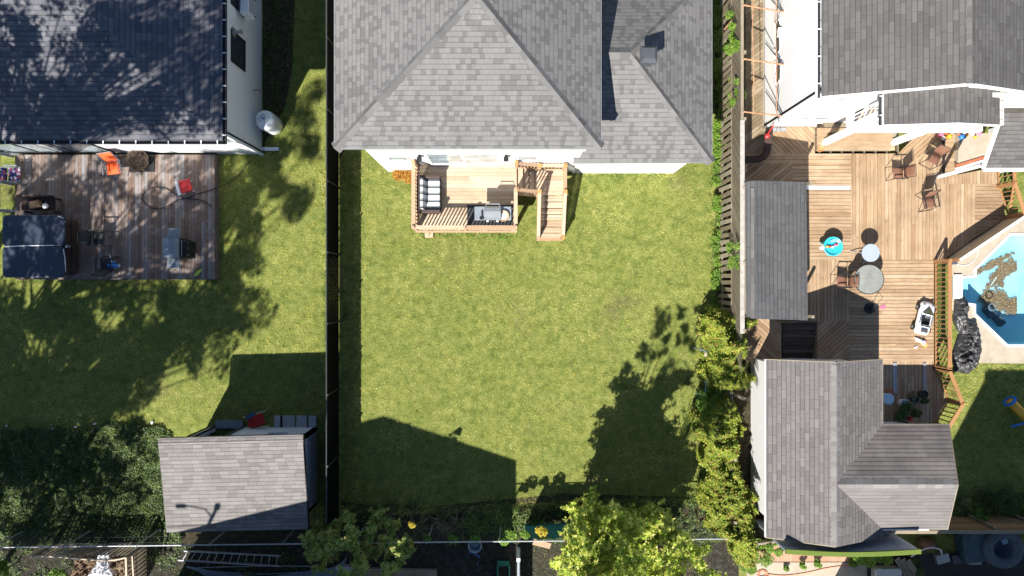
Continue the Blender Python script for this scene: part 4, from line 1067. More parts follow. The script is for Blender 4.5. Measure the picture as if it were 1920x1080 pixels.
b = MB(); b.tube([(c.x-1.1, c.y-.02, 1.30),(c.x-.3, c.y+.02, 1.312),(c.x+.75, c.y+.03, 1.305)], .018, 6); b.tube([(c.x+1.1,c.y-.1,1.30),(c.x+1.15,c.y-.5,1.29),(c.x+1.15,c.y-.9,1.25),(c.x+1.05,c.y-1.1,1.2)], .014, 6); b.tube([(c.x+.9,c.y+1.12,1.31),(c.x+1.08,c.y+1.05,1.3),(c.x+1.14,c.y+.9,1.25)], .014, 6); b.build('piping', MT['trim'], HT)
b = MB(); b.box((c.x+1.17,c.y,1.15),(.05,.1,.22)); b.build('strap', MT['lgrey'], HT)
for k in (0,1):
    b = MB(); b.bar((c.x+1.2,c.y-1.05+k*2.1,1.0),(c.x+1.2,c.y-.0+k*.1,.95),.03); b.build('cover_lifter', MT['blackm'], HT)
# bench with box beside tub
c = P(80,388,.6); SB = thing('bench', 'dark low bench holding a cardboard box beside the hot tub', 'bench', (c.x,c.y,.4))
b = MB(); b.box((c.x,c.y+.1,.82),(1.25,.5,.05)); b.build('seat', MT['cab'], SB)
for sx in (-1,1):
    for sy in (-.2,.3): b = MB(); b.bar((c.x+sx*.55,c.y+sy,.4),(c.x+sx*.55,c.y+sy,.79),.07); b.build('leg', MT['cab'], SB)
b = MB(); b.box((c.x,c.y+.36,1.0),(1.25,.05,.3)); b.build('backrest', MT['cab'], SB)
b = MB(); b.box((c.x-.02,c.y+.05,.95),(.38,.26,.2), R(12)); tag(b.build('cardboard_box', m_plain('cardboard', (.32,.19,.10), .9)), 'open brown cardboard box on the low bench by the hot tub', 'box')
b = MB(); b.lathe([(.08,0),(.11,.1),(.09,.14)], (c.x+.33,c.y,.845), 14); tag(b.build('bowl', MT['cloth']), 'small pale bowl beside the cardboard box', 'bowl')
# folding chairs with fabric (floral, orange)
def fold_chair(name, label, loc, rz, fab, frame, group=None, lounge=.0, cat='chair'):
    t = thing(name, label, cat, loc, rz, group); M = Matrix.Translation(loc) @ Matrix.Rotation(rz, 4, 'Z')
    g = lambda x, y, z: M @ Vector((x, y, z))
    b = MB(); n = 6
    def cloth(pts, w0, w1, nm):
        vs = []; m = len(pts)
        for i, (y, z) in enumerate(pts):
            for j in range(n+1):
                u = j/n*2-1; vs.append(g(u*(w0+(w1-w0)*i/(m-1))/2, y, z-.03*(1-u*u)))
        b2 = MB(); b2.add(vs, [(i*(n+1)+j, i*(n+1)+j+1, (i+1)*(n+1)+j+1, (i+1)*(n+1)+j) for i in range(m-1) for j in range(n)], [(0,0)]*(4*(m-1)*n))
        o = b2.build(nm, fab, t, smooth=True); s = o.modifiers.new('sol', 'SOLIDIFY'); s.thickness = .02; return o
    cloth([(-.24,.42),(0,.39),(.22,.40)], .5, .48, 'seat')
    cloth([(.24,.42),(.36+lounge*.3,.65-lounge*.1),(.46+lounge*.7,.92-lounge*.25)], .48, .46, 'backrest')
    for s in (-1, 1):
        b = MB(); b.tube([g(s*.27,-.26,.42),g(s*.27,.24,.42),g(s*.26,.47+lounge*.7,.94-lounge*.25)], .014, 6); b.build('side_frame', frame, t)
        b = MB(); b.tube([g(s*.29,-.3,.0),g(s*.29,-.05,.3),g(s*.29,.22,.60)], .013, 6); b.build('leg', frame, t)
        b = MB(); b.tube([g(s*.29,.34,.0),g(s*.29,.0,.35),g(s*.29,-.24,.60)], .013, 6); b.build('leg', frame, t)
        b = MB(); b.tube([g(s*.30,-.26,.61),g(s*.30,.24,.61)], .02, 6); b.build('armrest', frame, t)
    b = MB(); b.tube([g(-.26,.47+lounge*.7,.94-lounge*.25),g(.26,.47+lounge*.7,.94-lounge*.25)], .014, 6); b.tube([g(-.29,.34,0),g(.29,.34,0)], .012, 6); b.tube([g(-.29,-.3,0),g(.29,-.3,0)], .012, 6); b.build('crossbar', frame, t)
    return t
t = NT('floral fabric'); vo = t.n('ShaderNodeTexVoronoi'); vo.inputs['Scale'].default_value = 11; t.l(t.coord('Object'), vo.inputs['Vector'])
MT['floral'] = t.done(t.ramp(t.noise(vo.outputs['Color'], 4, 1), [(.35,(.02,.03,.12)),(.45,(.30,.06,.12)),(.52,(.55,.5,.6)),(.62,(.05,.05,.2))], 'CONSTANT'), .9)
fold_chair('folding_chair', 'folding lounge chair with dark floral cushion at the left edge of the deck', P(40,330,.4), R(90), MT['floral'], MT['lgrey'], lounge=.55)
fold_chair('folding_chair', 'folding chair with bright orange fabric against the grey house', P(224,318,.4), R(8), MT['orange'], MT['lgrey'])
# fire pit of brush
c = P(266,303,.4); FPt = thing('fire_pit', 'round wire fire pit filled with dark brush against the house wall', 'fire pit', c)
b = MB(); b.lathe([(.25,0),(.38,.2),(.42,.3),(.36,.28),(.2,.15)], c, 20); b.build('bowl', MT['wick'], FPt)
b = MB(); b.box(c+Vector((.02,-.1,.02)),(.95,.6,.03)); b.build('base', MT['blackm'], FPt)
b = MB()
for k in range(170):
    a = random.uniform(0,6.28); r = .38*random.random()**.5; p = c+Vector((r*math.cos(a), r*math.sin(a), .28+random.uniform(0,.25)*(1-r)))
    q = p+Vector((random.uniform(-.16,.16),random.uniform(-.16,.16),random.uniform(-.03,.1))); b.bar(p, q, .01)
b.build('brush', m_plain('dry brush', (.11,.075,.05), .9, var=.5), FPt)
# red step stool / seat
c = P(353,352,.4); st = thing('stool', 'small stool with red padded seat and white side on the red brown deck', 'stool', (c.x,c.y,.4), R(15))
M = Matrix.Rotation(R(15), 3, 'Z')
b = MB(); b.box(c+M@Vector((.05,0,.32)),(.44,.5,.1),M); b.build('seat', MT['red'], st, bevel=.04)
b = MB(); b.box(c+M@Vector((-.26,0,.30)),(.12,.56,.08),M); b.build('side_tray', MT['metalw'], st, bevel=.02)
for sx in (-.2,.2):
    for sy in (-.2,.2): b = MB(); b.bar(c+M@Vector((sx,sy,0)), c+M@Vector((sx,sy,.28)), .035); b.build('leg', MT['metalw'], st)
# hose
b = MB(); pts = [(470,300),(440,335),(408,351),(375,362),(350,371),(330,377),(312,388),(296,391),(282,388),(270,379),(267,368),(275,356),(292,351),(312,354),(330,364),(348,372),(368,373),(384,378),(397,387)]
def smooth(pts, k=4):
    out = []
    n = len(pts)
    for i in range(n-1):
        p0, p1, p2, p3 = pts[max(i-1,0)], pts[i], pts[i+1], pts[min(i+2,n-1)]
        for j in range(k):
            t = j/k; out.append(tuple(.5*((2*p1[d])+(-p0[d]+p2[d])*t+(2*p0[d]-5*p1[d]+4*p2[d]-p3[d])*t*t+(-p0[d]+3*p1[d]-3*p2[d]+p3[d])*t*t*t) for d in range(len(p1))))
    out.append(tuple(pts[-1])); return out
b.tube([P(x, y, .43 if x < 404 else (.3 if x < 420 else .06)) for x, y in smooth(pts)], .016, 6)
tag(b.build('hose', MT['black'], smooth=True), 'black garden hose looped across the red brown deck to the lawn', 'hose')
# left barbecue
c = P(346,468,.4); BQ = thing('barbecue', 'grey gas barbecue with black cabinet on the red brown deck', 'barbecue', (c.x,c.y,.4), 0)
b = MB(); b.box((c.x,c.y,.85),(.55,.72,.9)); b.build('cabinet', MT['black'], BQ, bevel=.01)
b = MB(); n = 8
prof = [(-.30,0),(-.29,.14),(-.18,.24),(.02,.28),(.20,.22),(.28,.08),(.28,0)]
vs = [(c.x+u-.02, c.y+s*.36, 1.3+v) for s in (-1,1) for u, v in prof]; m = len(prof)
b.add(vs, [(i,i+1,m+i+1,m+i) for i in range(m-1)]+[tuple(range(m)),tuple(range(m,2*m))[::-1]], [(0,0)]*(4*(m-1)+2*m)); b.build('lid', MT['lgrey'], BQ)
b = MB(); b.tube([(c.x+.36,c.y-.3,1.38),(c.x+.36,c.y+.3,1.38)], .016, 6); b.build('handle', MT['steel'], BQ)
for s in (-1,1): b = MB(); b.box((c.x-.02+s*-.0, c.y+s*.56, 1.22),(.46,.38,.04)); b.build('side_shelf', MT['lgrey'], BQ, bevel=.01)
b = MB(); b.cyl((c.x-.08,c.y-.05,1.575), .03, .02, 12); b.build('gauge', MT['trim'], BQ)
b = MB(); b.box((c.x+.42,c.y-.02,.95),(.2,.62,.75)); b.build('front_cover', MT['black'], BQ, bevel=.03)
b = MB()
for s in (-.25,0,.25): b.cyl((c.x+.53,c.y+s,1.2), .025, .03, 8)
b.build('knob', MT['steel'], BQ)
c = P(371,512,.4)
b = MB(); b.add([c+Vector(v) for v in ((-.16,-.14,.02),(.0,-.1,.05),(.14,.05,.06),(.17,.15,.02),(.03,.12,.07),(-.08,.0,.06))], [(0,1,5),(1,2,5),(5,2,4),(2,3,4)], [(0,0)]*12)
o = b.build('work_glove', MT['vest']); o.modifiers.new('s','SOLIDIFY').thickness = .03; tag(o, 'yellow green cloth glove dropped near the grey barbecue', 'glove')

# sling chairs -----------------------------------------------------
def sling_chair(fab, frame):
    t = thing('patio_chair', '', 'chair', (0,0,0), 0, None); 
    g = lambda x, y, z: Vector((x, y, z)); n = 4
    def cloth(pts, w_, nm):
        vs = [g((j/n*2-1)*w_/2, y, z) for y, z in pts for j in range(n+1)]; m = len(pts); b = MB()
        b.add(vs, [(i*(n+1)+j, i*(n+1)+j+1, (i+1)*(n+1)+j+1, (i+1)*(n+1)+j) for i in range(m-1) for j in range(n)], [(j*.1,i*.1) for i in range((m-1)*n) for j in range(4)])
        o = b.build(nm, fab, t, smooth=True); s = o.modifiers.new('sol','SOLIDIFY'); s.thickness = .012
    cloth([(-.24,.42),(-.2,.43),(0,.40),(.2,.40)], .46, 'seat'); cloth([(.22,.43),(.27,.6),(.36,.85),(.40,.92)], .46, 'backrest')
    for s in (-1,1):
        b = MB(); b.tube([g(s*.25,-.26,.42),g(s*.25,.2,.40),g(s*.25,.28,.6),g(s*.25,.42,.96)], .014, 6); b.build('side_frame', frame, t)
        b = MB(); b.tube([g(s*.28,-.34,0),g(s*.28,-.26,.40),g(s*.28,-.22,.62)], .014, 6); b.build('leg', frame, t)
        b = MB(); b.tube([g(s*.28,.42,0),g(s*.28,.2,.36),g(s*.28,.1,.62)], .014, 6); b.build('leg', frame, t)
        b = MB(); b.bar(g(s*.28,-.27,.63), g(s*.28,.3,.63), .045, .02); b.build('armrest', frame, t)
    b = MB(); b.tube([g(-.28,-.34,.02),g(.28,-.34,.02)], .01, 6); b.tube([g(-.28,.2,.36),g(.28,.2,.36)], .01, 6); b.tube([g(-.25,.42,.96),g(.25,.42,.96)], .014, 6); b.build('crossbar', frame, t)
    return t
ch = sling_chair(MT['brown'], MT['blackm'])
spots = [((1680,325), -88, 'brown sling patio chair beside the wooden steps, leftmost of the three upper chairs'),
         ((1746,298), -28, 'brown sling patio chair on the diagonal boards, tilted toward the concrete landing'),
         ((1737,380), 10, 'brown sling patio chair on the open deck, lowest of the three upper chairs'),
         ((1576,527), -92, 'brown sling patio chair between the shelter and the glass table')]
for i, ((x, y), a, lb) in enumerate(spots):
    p = P(x, y, .7); loc = (p.x, p.y, .5)
    if i == 0: o = ch; o.location = loc; o.rotation_euler = (0,0,R(a)); o['label'] = lb
    else: o = copy_tree(ch, loc=loc, rz=R(a), label=lb)
    o['group'] = 'brown sling chairs on the cedar deck'; o.scale = (.88,.88,.9)
ch2 = sling_chair(m_plain('black sling mesh', (.025,.03,.032), .8), MT['blackm'])
for i, ((x, y), a, lb) in enumerate([((190,447), 90, 'black patio chair on the red brown deck, standing empty near the hot tub'), ((206,497), 178, 'black patio chair on the red brown deck holding a blue water toy')]):
    p = P(x, y, .6); o = ch2 if i == 0 else copy_tree(ch2)
    o.location = (p.x, p.y, .4); o.rotation_euler = (0,0,R(a)); o['label'] = lb; o['group'] = 'black chairs on the red brown deck'
c = P(213,497,.9); WT = thing('water_toy', 'blue toy water blaster with white nozzle lying on a black chair', 'toy', (c.x,c.y,.84))
b = MB(); b.tube([(c.x-.2,c.y-.02,.9),(c.x+.2,c.y-.03,.9)], .07, 10); b.tube([(c.x-.12,c.y+.05,.9),(c.x+.05,c.y+.1,.9)], .05, 8); b.build('tank', MT['blue'], WT, smooth=True)
b = MB(); b.tube([(c.x-.05,c.y+.1,.92),(c.x-.13,c.y+.38,.93)], .018, 6); b.build('nozzle', MT['trim'], WT)
b = MB(); b.lathe([(.05,-.03),(.05,.03)], (c.x+.2,c.y-.03,.92), 10); b.build('cap', MT['cloth'], WT)

# ================================================================ central deck things
c = P(806,365,2.0); LS = thing('loveseat', 'dark wicker loveseat with white and grey striped cushions on the pine deck', 'sofa', (c.x,c.y,1.6))
b = MB(); b.prism(rrect(c.x,c.y,.80,1.32,.14), 1.66, 1.95); b.build('base', MT['wick'], LS)
for s in (-1,1):
    b = MB(); b.prism(rrect(c.x+.0,c.y+s*.62,.80,.12,.055), 1.95, 2.24); b.build('armrest', MT['wick'], LS, bevel=.03)
b = MB(); b.prism(rrect(c.x-.36,c.y,.12,1.32,.05), 1.95, 2.42); b.build('back', MT['wick'], LS, bevel=.03)
for sx in (-.34,.34):
    for sy in (-.58,.58): b = MB(); b.bar((c.x+sx,c.y+sy,1.6),(c.x+sx,c.y+sy,1.68),.06); b.build('leg', MT['wick'], LS)
t = NT('striped cushion fabric'); sx = t.n('ShaderNodeSeparateXYZ'); t.l(t.coord('Object'), sx.inputs[0]); 
fr = t.math('FRACT', t.math('MULTIPLY', t.math('ADD', sx.outputs[1], 5), 3.9)); MT['stripe'] = t.done(t.ramp(fr, [(0,(.5,.51,.5)),(.36,(.5,.51,.5)),(.38,(.05,.055,.06)),(.54,(.05,.055,.06)),(.56,(.2,.22,.23)),(.76,(.2,.22,.23)),(.78,(.5,.51,.5))], 'CONSTANT'), .9)
b = MB(); b.box((c.x+.10,c.y,2.01),(.54,1.12,.12)); b.build('seat_cushion', MT['stripe'], LS, bevel=.04)
b = MB(); b.box((c.x-.23,c.y,2.2),(.15,1.12,.42), Matrix.Rotation(R(-12),3,'Y')); b.build('back_cushion', MT['stripe'], LS, bevel=.05)
# barbecue
c = P(922,400,2.5); z0 = zd; B2 = thing('barbecue', 'silver gas barbecue with side shelves on the pine deck', 'barbecue', (c.x,c.y,z0))
MT['hood'] = m_plain('silver hood', (.20,.215,.23), .4, .25)
b = MB(); b.box((c.x+.02,c.y,z0+.45),(.55,.46,.85)); b.build('cabinet', MT['dkgrey'], B2, bevel=.01)
vs = [(c.x+.04+s*.28, c.y+u, z0+.9+v) for s in (-1,1) for u, v in ((-.24,0),(-.25,.12),(-.16,.22),(.04,.26),(.18,.2),(.25,.06),(.25,0))]; m = 7
b = MB(); b.add(vs, [(i,i+1,m+i+1,m+i) for i in range(m-1)]+[tuple(range(m)),tuple(range(m,2*m))[::-1]], [(0,0)]*(4*(m-1)+2*m)); b.build('lid', MT['hood'], B2)
b = MB(); b.tube([(c.x-.2,c.y+.22,z0+1.1),(c.x-.2,c.y+.31,z0+1.08),(c.x+.28,c.y+.31,z0+1.08),(c.x+.28,c.y+.22,z0+1.1)], .018, 6); b.build('handle', MT['steel'], B2)
for s, w_ in ((-1,.36),(1,.36)): b = MB(); b.box((c.x+.04+s*(.28+w_/2+.01), c.y, z0+.88),(w_,.48,.05)); b.build('side_shelf', MT['lgrey'], B2, bevel=.01)
b = MB(); b.box((c.x-.34,c.y-.05,z0+.93),(.05,.3,.03)); b.box((c.x-.36,c.y-.18,z0+.93),(.13,.1,.04)); tag(b.build('grill_brush', MT['black']), 'black grill brush on the left shelf of the silver barbecue', 'brush')
for s in (-.15,.2): b = MB(); b.cyl((c.x+s, c.y-.28, z0+.80), .04, .06, 10); b.build('knob', MT['trim'], B2)
q = P(944,405,2.55); b = MB(); b.lathe([(.06,0),(.17,.02),(.20,.09),(.185,.09),(.15,.035),(0.01,.03)], (q.x,q.y,z0+.91), 28); o = b.build('bowl', m_plain('wooden rim bowl', (.42,.26,.13), .6), None, smooth=True); tag(o, 'round wooden serving bowl on the right end of the silver barbecue', 'bowl')
b = MB(); b.lathe([(.01,0),(.13,.0),(.13,.012)], (q.x,q.y,z0+.945), 24); tag(b.build('plate', MT['trim']), 'white plate inside the round wooden bowl', 'plate')
b = MB(); a = w2(zd,(876,384),(962,384),(962,424),(876,424)); b.prism(a, zd+.003, zd+.015); tag(b.build('mat', m_plain('charcoal mat', (.03,.032,.035), .9)), 'charcoal rubber mat under the silver barbecue', 'mat')

# ================================================================ big deck things
def pt(px, py, z=.5): return P(px, py, z)
c = P(1629,524,1.2); TB = thing('patio_table', 'round glass patio table with thin dark rim on the cedar deck', 'table', (c.x,c.y,.5))
t = NT('smoked table glass'); tr = t.n('ShaderNodeBsdfTransparent'); tr.inputs[0].default_value = (.8,.76,.7,1); df = t.n('ShaderNodeBsdfDiffuse'); df.inputs[0].default_value = (.5,.52,.47,1)
gl = t.n('ShaderNodeBsdfGlossy'); gl.inputs['Roughness'].default_value = .05; m1 = t.n('ShaderNodeMixShader'); t.l(t.ramp(t.noise(t.coord('Object'), 2.2, 4), [(.3,(.30,.30,.30)),(.7,(.5,.5,.5))]), m1.inputs[0]); m2 = t.n('ShaderNodeMixShader'); m2.inputs[0].default_value = .10
t.l(tr.outputs[0], m1.inputs[1]); t.l(df.outputs[0], m1.inputs[2]); t.l(m1.outputs[0], m2.inputs[1]); t.l(gl.outputs[0], m2.inputs[2]); t.l(m2.outputs[0], t.out.inputs['Surface']); MT['tglass'] = t.m
b = MB(); b.cyl((c.x,c.y,1.205), .54, .008, 48); b.build('glass_top', MT['tglass'], TB)
b = MB(); b.lathe([(.54,0),(.56,0),(.56,.025),(.54,.025),(.54,0)], (c.x,c.y,1.2), 48); b.build('rim', MT['blackm'], TB)
for k in range(4):
    a = R(45+90*k); b = MB(); b.tube(smooth([(c.x+.52*math.cos(a),c.y+.52*math.sin(a),1.19),(c.x+.25*math.cos(a),c.y+.25*math.sin(a),1.05),(c.x+.2*math.cos(a),c.y+.2*math.sin(a),.8),(c.x+.42*math.cos(a),c.y+.42*math.sin(a),.5)]), .014, 6); b.build('leg', MT['blackm'], TB)
c = P(1633,474,1.25); ST = thing('side_table', 'small round blue grey side table beside the glass table', 'side table', (c.x,c.y,.5))
b = MB(); b.lathe([(.0,0),(.33,0),(.335,.012),(.33,.025)], (c.x,c.y,1.22), 36); b.build('top', m_plain('blue grey laminate', (.30,.34,.40), .5, var=.15, scale=40), ST)
b = MB(); b.tube([(c.x,c.y,.72),(c.x,c.y,1.22)], .022, 8); b.build('stem', MT['alu'], ST)
for k in range(3):
    a = R(165+120*k); b = MB(); b.tube([(c.x,c.y,.75),(c.x+.2*math.cos(a),c.y+.2*math.sin(a),.68),(c.x+.42*math.cos(a),c.y+.42*math.sin(a),.5)], .018, 6); b.build('leg', MT['steel'], ST)
c = P(1630,578,.5); b = MB(); b.lathe([(.0,0),(.20,0),(.205,.03),(.19,.07),(.05,.09),(.03,.3)], c, 28); tag(b.build('umbrella_base', MT['black']), 'round black umbrella base below the glass table', 'umbrella base')
b = MB(); b.tube([c+Vector((.05,.05,.25)), c+Vector((.22,.42,.55)), P(1645,545,1.0)], .011, 6); tag(b.build('pole', MT['blackm']), 'thin dark rod leaning from the umbrella base to the glass table', 'rod')
# turquoise paddling seat with toys
c = P(1562,462,.9); KB = thing('water_table', 'round turquoise toy water table holding colourful toys', 'toy', (c.x,c.y,.5))
MT['turq'] = m_plain('turquoise plastic', (.03,.45,.58), .35)
b = MB(); b.lathe([(.06,.25),(.22,.27),(.34,.34),(.37,.42),(.34,.42),(.30,.36),(.2,.31),(.01,.30)], (c.x,c.y,.5), 32); b.build('basin', MT['turq'], KB, smooth=True)
for k in range(3): a = R(30+120*k); b = MB(); b.tube([(c.x+.25*math.cos(a),c.y+.25*math.sin(a),.82),(c.x+.3*math.cos(a),c.y+.3*math.sin(a),.5)], .04, 8); b.build('leg', MT['turq'], KB)
b = MB(); b.lathe([(.0,0),(.08,0),(.09,.06),(.07,.12)], (c.x-.42,c.y-.05,.84), 14); b.bar((c.x-.34,c.y-.02,.86),(c.x-.44,c.y-.05,.86),.06); b.build('spout', MT['white_s'], KB)
b = MB(); b.bar((c.x-.08,c.y+.18,.9),(c.x+.12,c.y+.26,.9),.1,.04); b.build('paddle', m_plain('light turquoise plastic', (.2,.65,.72), .35), KB)
for (dx, dy, r, mt, nm) in ((-.2,.0,.05,'yel','yellow toy cup in the turquoise water table, at the left rim'),(-.1,-.01,.045,'orange','orange toy ball in the turquoise water table'),(0,-.02,.05,'cloth','white toy boat in the turquoise water table'),(.1,.05,.045,'pink','small pink toy in the turquoise water table'),(.16,.08,.055,'red','red toy ring at the right rim of the turquoise water table')):
    b = MB(); b.lathe([(.01,0),(r,.01),(r*1.05,.05),(r*.6,.09),(.01,.1)], (c.x+dx,c.y+dy,.82), 12); tag(b.build('toy', MT[mt], smooth=True), nm, 'toy', 'toys in the turquoise water table')
c = P(1655,576,.5); b = MB()
for k in range(5):
    a = 2*math.pi*k/5; b.box(c+Vector((.07*math.cos(a),.05*math.sin(a),.015)), (.09,.06,.03), a)
tag(b.build('toy', MT['pink']), 'tiny pink and white toy near the black umbrella base', 'toy')
# toddler car
c = P(1735,597,.75); TC = thing('toy_car', 'white ride-on toy car with black windscreen beside the deck railing', 'toy car', (c.x,c.y,.5), R(-14))
MT_ = Matrix.Translation((c.x,c.y,.5)) @ Matrix.Rotation(R(-14),4,'Z'); g = lambda x,y,z: MT_ @ Vector((x,y,z))
def loft(secs, nm, mat, par, sub=1, sm=True):
    """secs: list of (y, halfwidth, zlow, zhigh, crown)"""
    b = MB(); vs = []
    for y, hw, zl_, zh, cr in secs:
        for x, z in ((-hw,zl_),(-hw*1.02,(zl_+zh)/2),(-hw*.86,zh),(-hw*.4,zh+cr),(hw*.4,zh+cr),(hw*.86,zh),(hw*1.02,(zl_+zh)/2),(hw,zl_)): vs.append(g(x,y,z))
    m = len(secs); fs = [(i*8+j,i*8+(j+1)%8,(i+1)*8+(j+1)%8,(i+1)*8+j) for i in range(m-1) for j in range(8)]+[tuple(range(8)),tuple((m-1)*8+k for k in range(8))[::-1]]
    b.add(vs, fs, [(0,0)]*sum(len(f) for f in fs)); return b.build(nm, mat, par, smooth=sm, sub=sub)
loft([(-.62,.20,.10,.22,.02),(-.58,.27,.08,.28,.03),(-.40,.30,.08,.33,.03),(-.2,.28,.08,.30,.0),(.1,.27,.08,.28,.0),(.3,.29,.08,.32,.03),(.5,.29,.08,.27,.03),(.60,.24,.09,.20,.02),(.64,.14,.10,.16,.01)], 'body', MT['white_s'], TC)
b = MB(); b.add([g(*v) for v in ((-.22,.16,.375),(.22,.16,.375),(.10,.34,.372),(0.0,.45,.345),(-.10,.34,.372))], [(0,1,2,3,4)], [(0,0)]*5); o = b.build('windscreen', m_plain('olive black vinyl', (.05,.055,.035), .3), TC); o.modifiers.new('s','SOLIDIFY').thickness = .02
loft([(-.27,.17,.2,.325,.0),(.10,.19,.2,.325,.0)], 'cockpit', MT['black'], TC, 0, False)
loft([(-.32,.15,.3,.46,.02),(-.26,.16,.3,.47,.02)], 'backrest', MT['dkgrey'], TC)
b = MB(); b.tube([g(.10*math.cos(a),.06+.03*math.sin(a),.40+.08*math.sin(a)) for a in [2*math.pi*k/14 for k in range(15)]], .014, 6); b.build('steering_wheel', MT['lgrey'], TC)
for s in (-1,1):
    for y in (-.40,.38):
        b = MB(); p = g(s*.25,y,.11); q = g(s*.33,y,.11); b.tube([p,q], .12, 18); wh = b.build('wheel', MT['black'], TC)
        b = MB(); b.tube([g(s*.33,y,.11),g(s*.337,y,.11)], .06, 12); b.build('hubcap', MT['lgrey'], wh)
    b = MB(); b.bar(g(s*.22,-.25,.345), g(s*.22,.12,.345), .03, .02); b.build('trim', MT['yel'] if False else MT['lgrey'], TC)
    b = MB(); b.box(g(s*.17,.5,.30), (.09,.05,.04), R(-14)); b.build('headlight', MT['lgrey'], TC)
b = MB(); b.box(g(0,-.48,.385),(.26,.14,.03),R(-14)); b.build('engine_cover', MT['dkgrey'], TC, bevel=.01)
# toy plane / towel
c = P(1727,642,.5); PL = thing('toy_plane', 'crumpled orange and white beach toy below the toy car', 'toy', (c.x,c.y,.5))
b = MB(); b.add([c+Vector(v) for v in ((-.08,-.02,.05),(.04,-.14,.07),(.16,-.2,.05),(.22,-.12,.06),(.16,.04,.08),(.1,.1,.06),(.08,-.06,.1))], [(0,1,6),(1,2,6),(2,3,6),(3,4,6),(4,5,6),(5,0,6)], [(0,0)]*18); b.build('base', m_plain('peach orange plastic', (.75,.30,.08), .6), PL)
b = MB(); b.add([c+Vector(v) for v in ((-.26,.2,.06),(-.1,.12,.1),(.02,.08,.08),(.08,-.02,.1),(-.1,.0,.09),(-.24,.06,.05))], [(0,1,5),(1,4,5),(1,2,4),(2,3,4)], [(0,0)]*12); b.build('wing', MT['cloth'], PL)
b = MB(); b.box(c+Vector((.04,.0,.12)),(.1,.15,.04),R(20)); b.build('panel', m_plain('lilac', (.35,.35,.7), .6), PL)
for o in PL.children: o.modifiers.new('s','SOLIDIFY').thickness = .02
b = MB(); c = P(1716,651,.5); b.box(c+Vector((0,0,.03)),(.11,.05,.05),R(30)); tag(b.build('toy', MT['trim']), 'small white toy piece left of the crumpled beach toy', 'toy')
# concrete landing with soft toys
c0 = w2(.75,(1797,250),(1862,250),(1846,300),(1795,310)); b = MB(); b.prism(c0, .3, .78); LN = thing('landing', 'raised concrete landing with white edge beside the house wing', 'landing', (*c0[0],0)); b.build('slab', MT['conc'], LN)
b = MB(); p = P(1793,317,.8); q = P(1846,301,.8); b.bar(p, q, .09, .12); b.build('front_edge', MT['trim'], LN); b = MB(); b.bar(p+Vector((0,.12,-.02)), q+Vector((0,.12,-.02)), .1, .1); b.build('step', MT['terra'], LN)
cols = ['blue','pink','cloth','orange','yel','cloth','terra','blue','cloth','yel','dkgrey','cloth','yel','pink']
nms = ['blue','pink','white','orange','yellow','pale grey','reddish brown','royal blue','cream','golden','dark grey','ivory','honey yellow','rose']
for k in range(14):
    px = 1768+k*5.3; py = 243+(k*7%5)*3.2; c = P(px, py, 1.0); r = .07+.025*((k*5)%3)
    b = MB(); prof = [(.01,-r*.8),(r*.8,-r*.5),(r,0),(r*.8,r*.5),(.01,r*.8)]
    b.lathe(prof, (c.x,c.y,.86+r*.7 if k>5 else .62+r*.7), 12, 1, .8, k); a = R(k*50)
    b.lathe([(.01,-r*.5),(r*.55,0),(.01,r*.55)], (c.x+r*.9*math.cos(a),c.y+r*.9*math.sin(a),.9+r*.5 if k>5 else .66+r*.5), 8)
    o = b.build('soft_toy', MT[cols[k]], None, smooth=True); tag(o, nms[k]+' soft toy in the jumbled pile below the balcony, number '+str(k+1)+' from the left' if False else nms[k]+' soft toy in the jumbled pile at the landing below the balcony roof', 'soft toy', 'pile of soft toys on the landing')
# bench L
c = P(1420,270,.8); CB = thing('corner_bench', 'dark brown L shaped corner bench at the left end of the cedar deck', 'bench', (c.x,c.y,.5))
b = MB(); pts = smooth([P(x,y,.95) for x,y in ((1440,246),(1440,270),(1436,288),(1424,298),(1396,299))],3)
for i in range(len(pts)-1): b.bar(pts[i], pts[i+1], .26, .05)
b.build('seat', MT['cab'], CB)
b = MB()
for x,y in ((1440,250),(1437,286),(1400,299)): p = P(x,y,.7); b.bar((p.x,p.y,.5),(p.x,p.y,.93),.1)
b.build('leg', MT['cab'], CB)
b = MB(); p = P(1461,243,.5); b.box((p.x,p.y,.515),(.5,.14,.02)); tag(b.build('vent_grille', MT['alu']), 'flat grey vent grille set in the diagonal deck boards by the white wall', 'vent')
b = MB(); p = P(1437,256,1.0); b.tube([p, p+Vector((.05,.2,.3)), p+Vector((.1,.35,.5))], .02, 6); b.lathe([(.02,0),(.09,.03),(.09,.14),(.03,.17)], p, 10); tag(b.build('lantern', MT['red']), 'small red lantern hanging at the corner of the white wall', 'lantern')
b = MB(); p = P(1535,280,.5); b.lathe([(.09,0),(.13,.2),(.12,.2),(.08,.15),(.01,.15)], p, 16); tag(b.build('flower_pot', MT['orange'] if False else m_plain('pale terracotta', (.5,.24,.1), .8)), 'small terracotta pot at the foot of the left balcony post', 'pot')
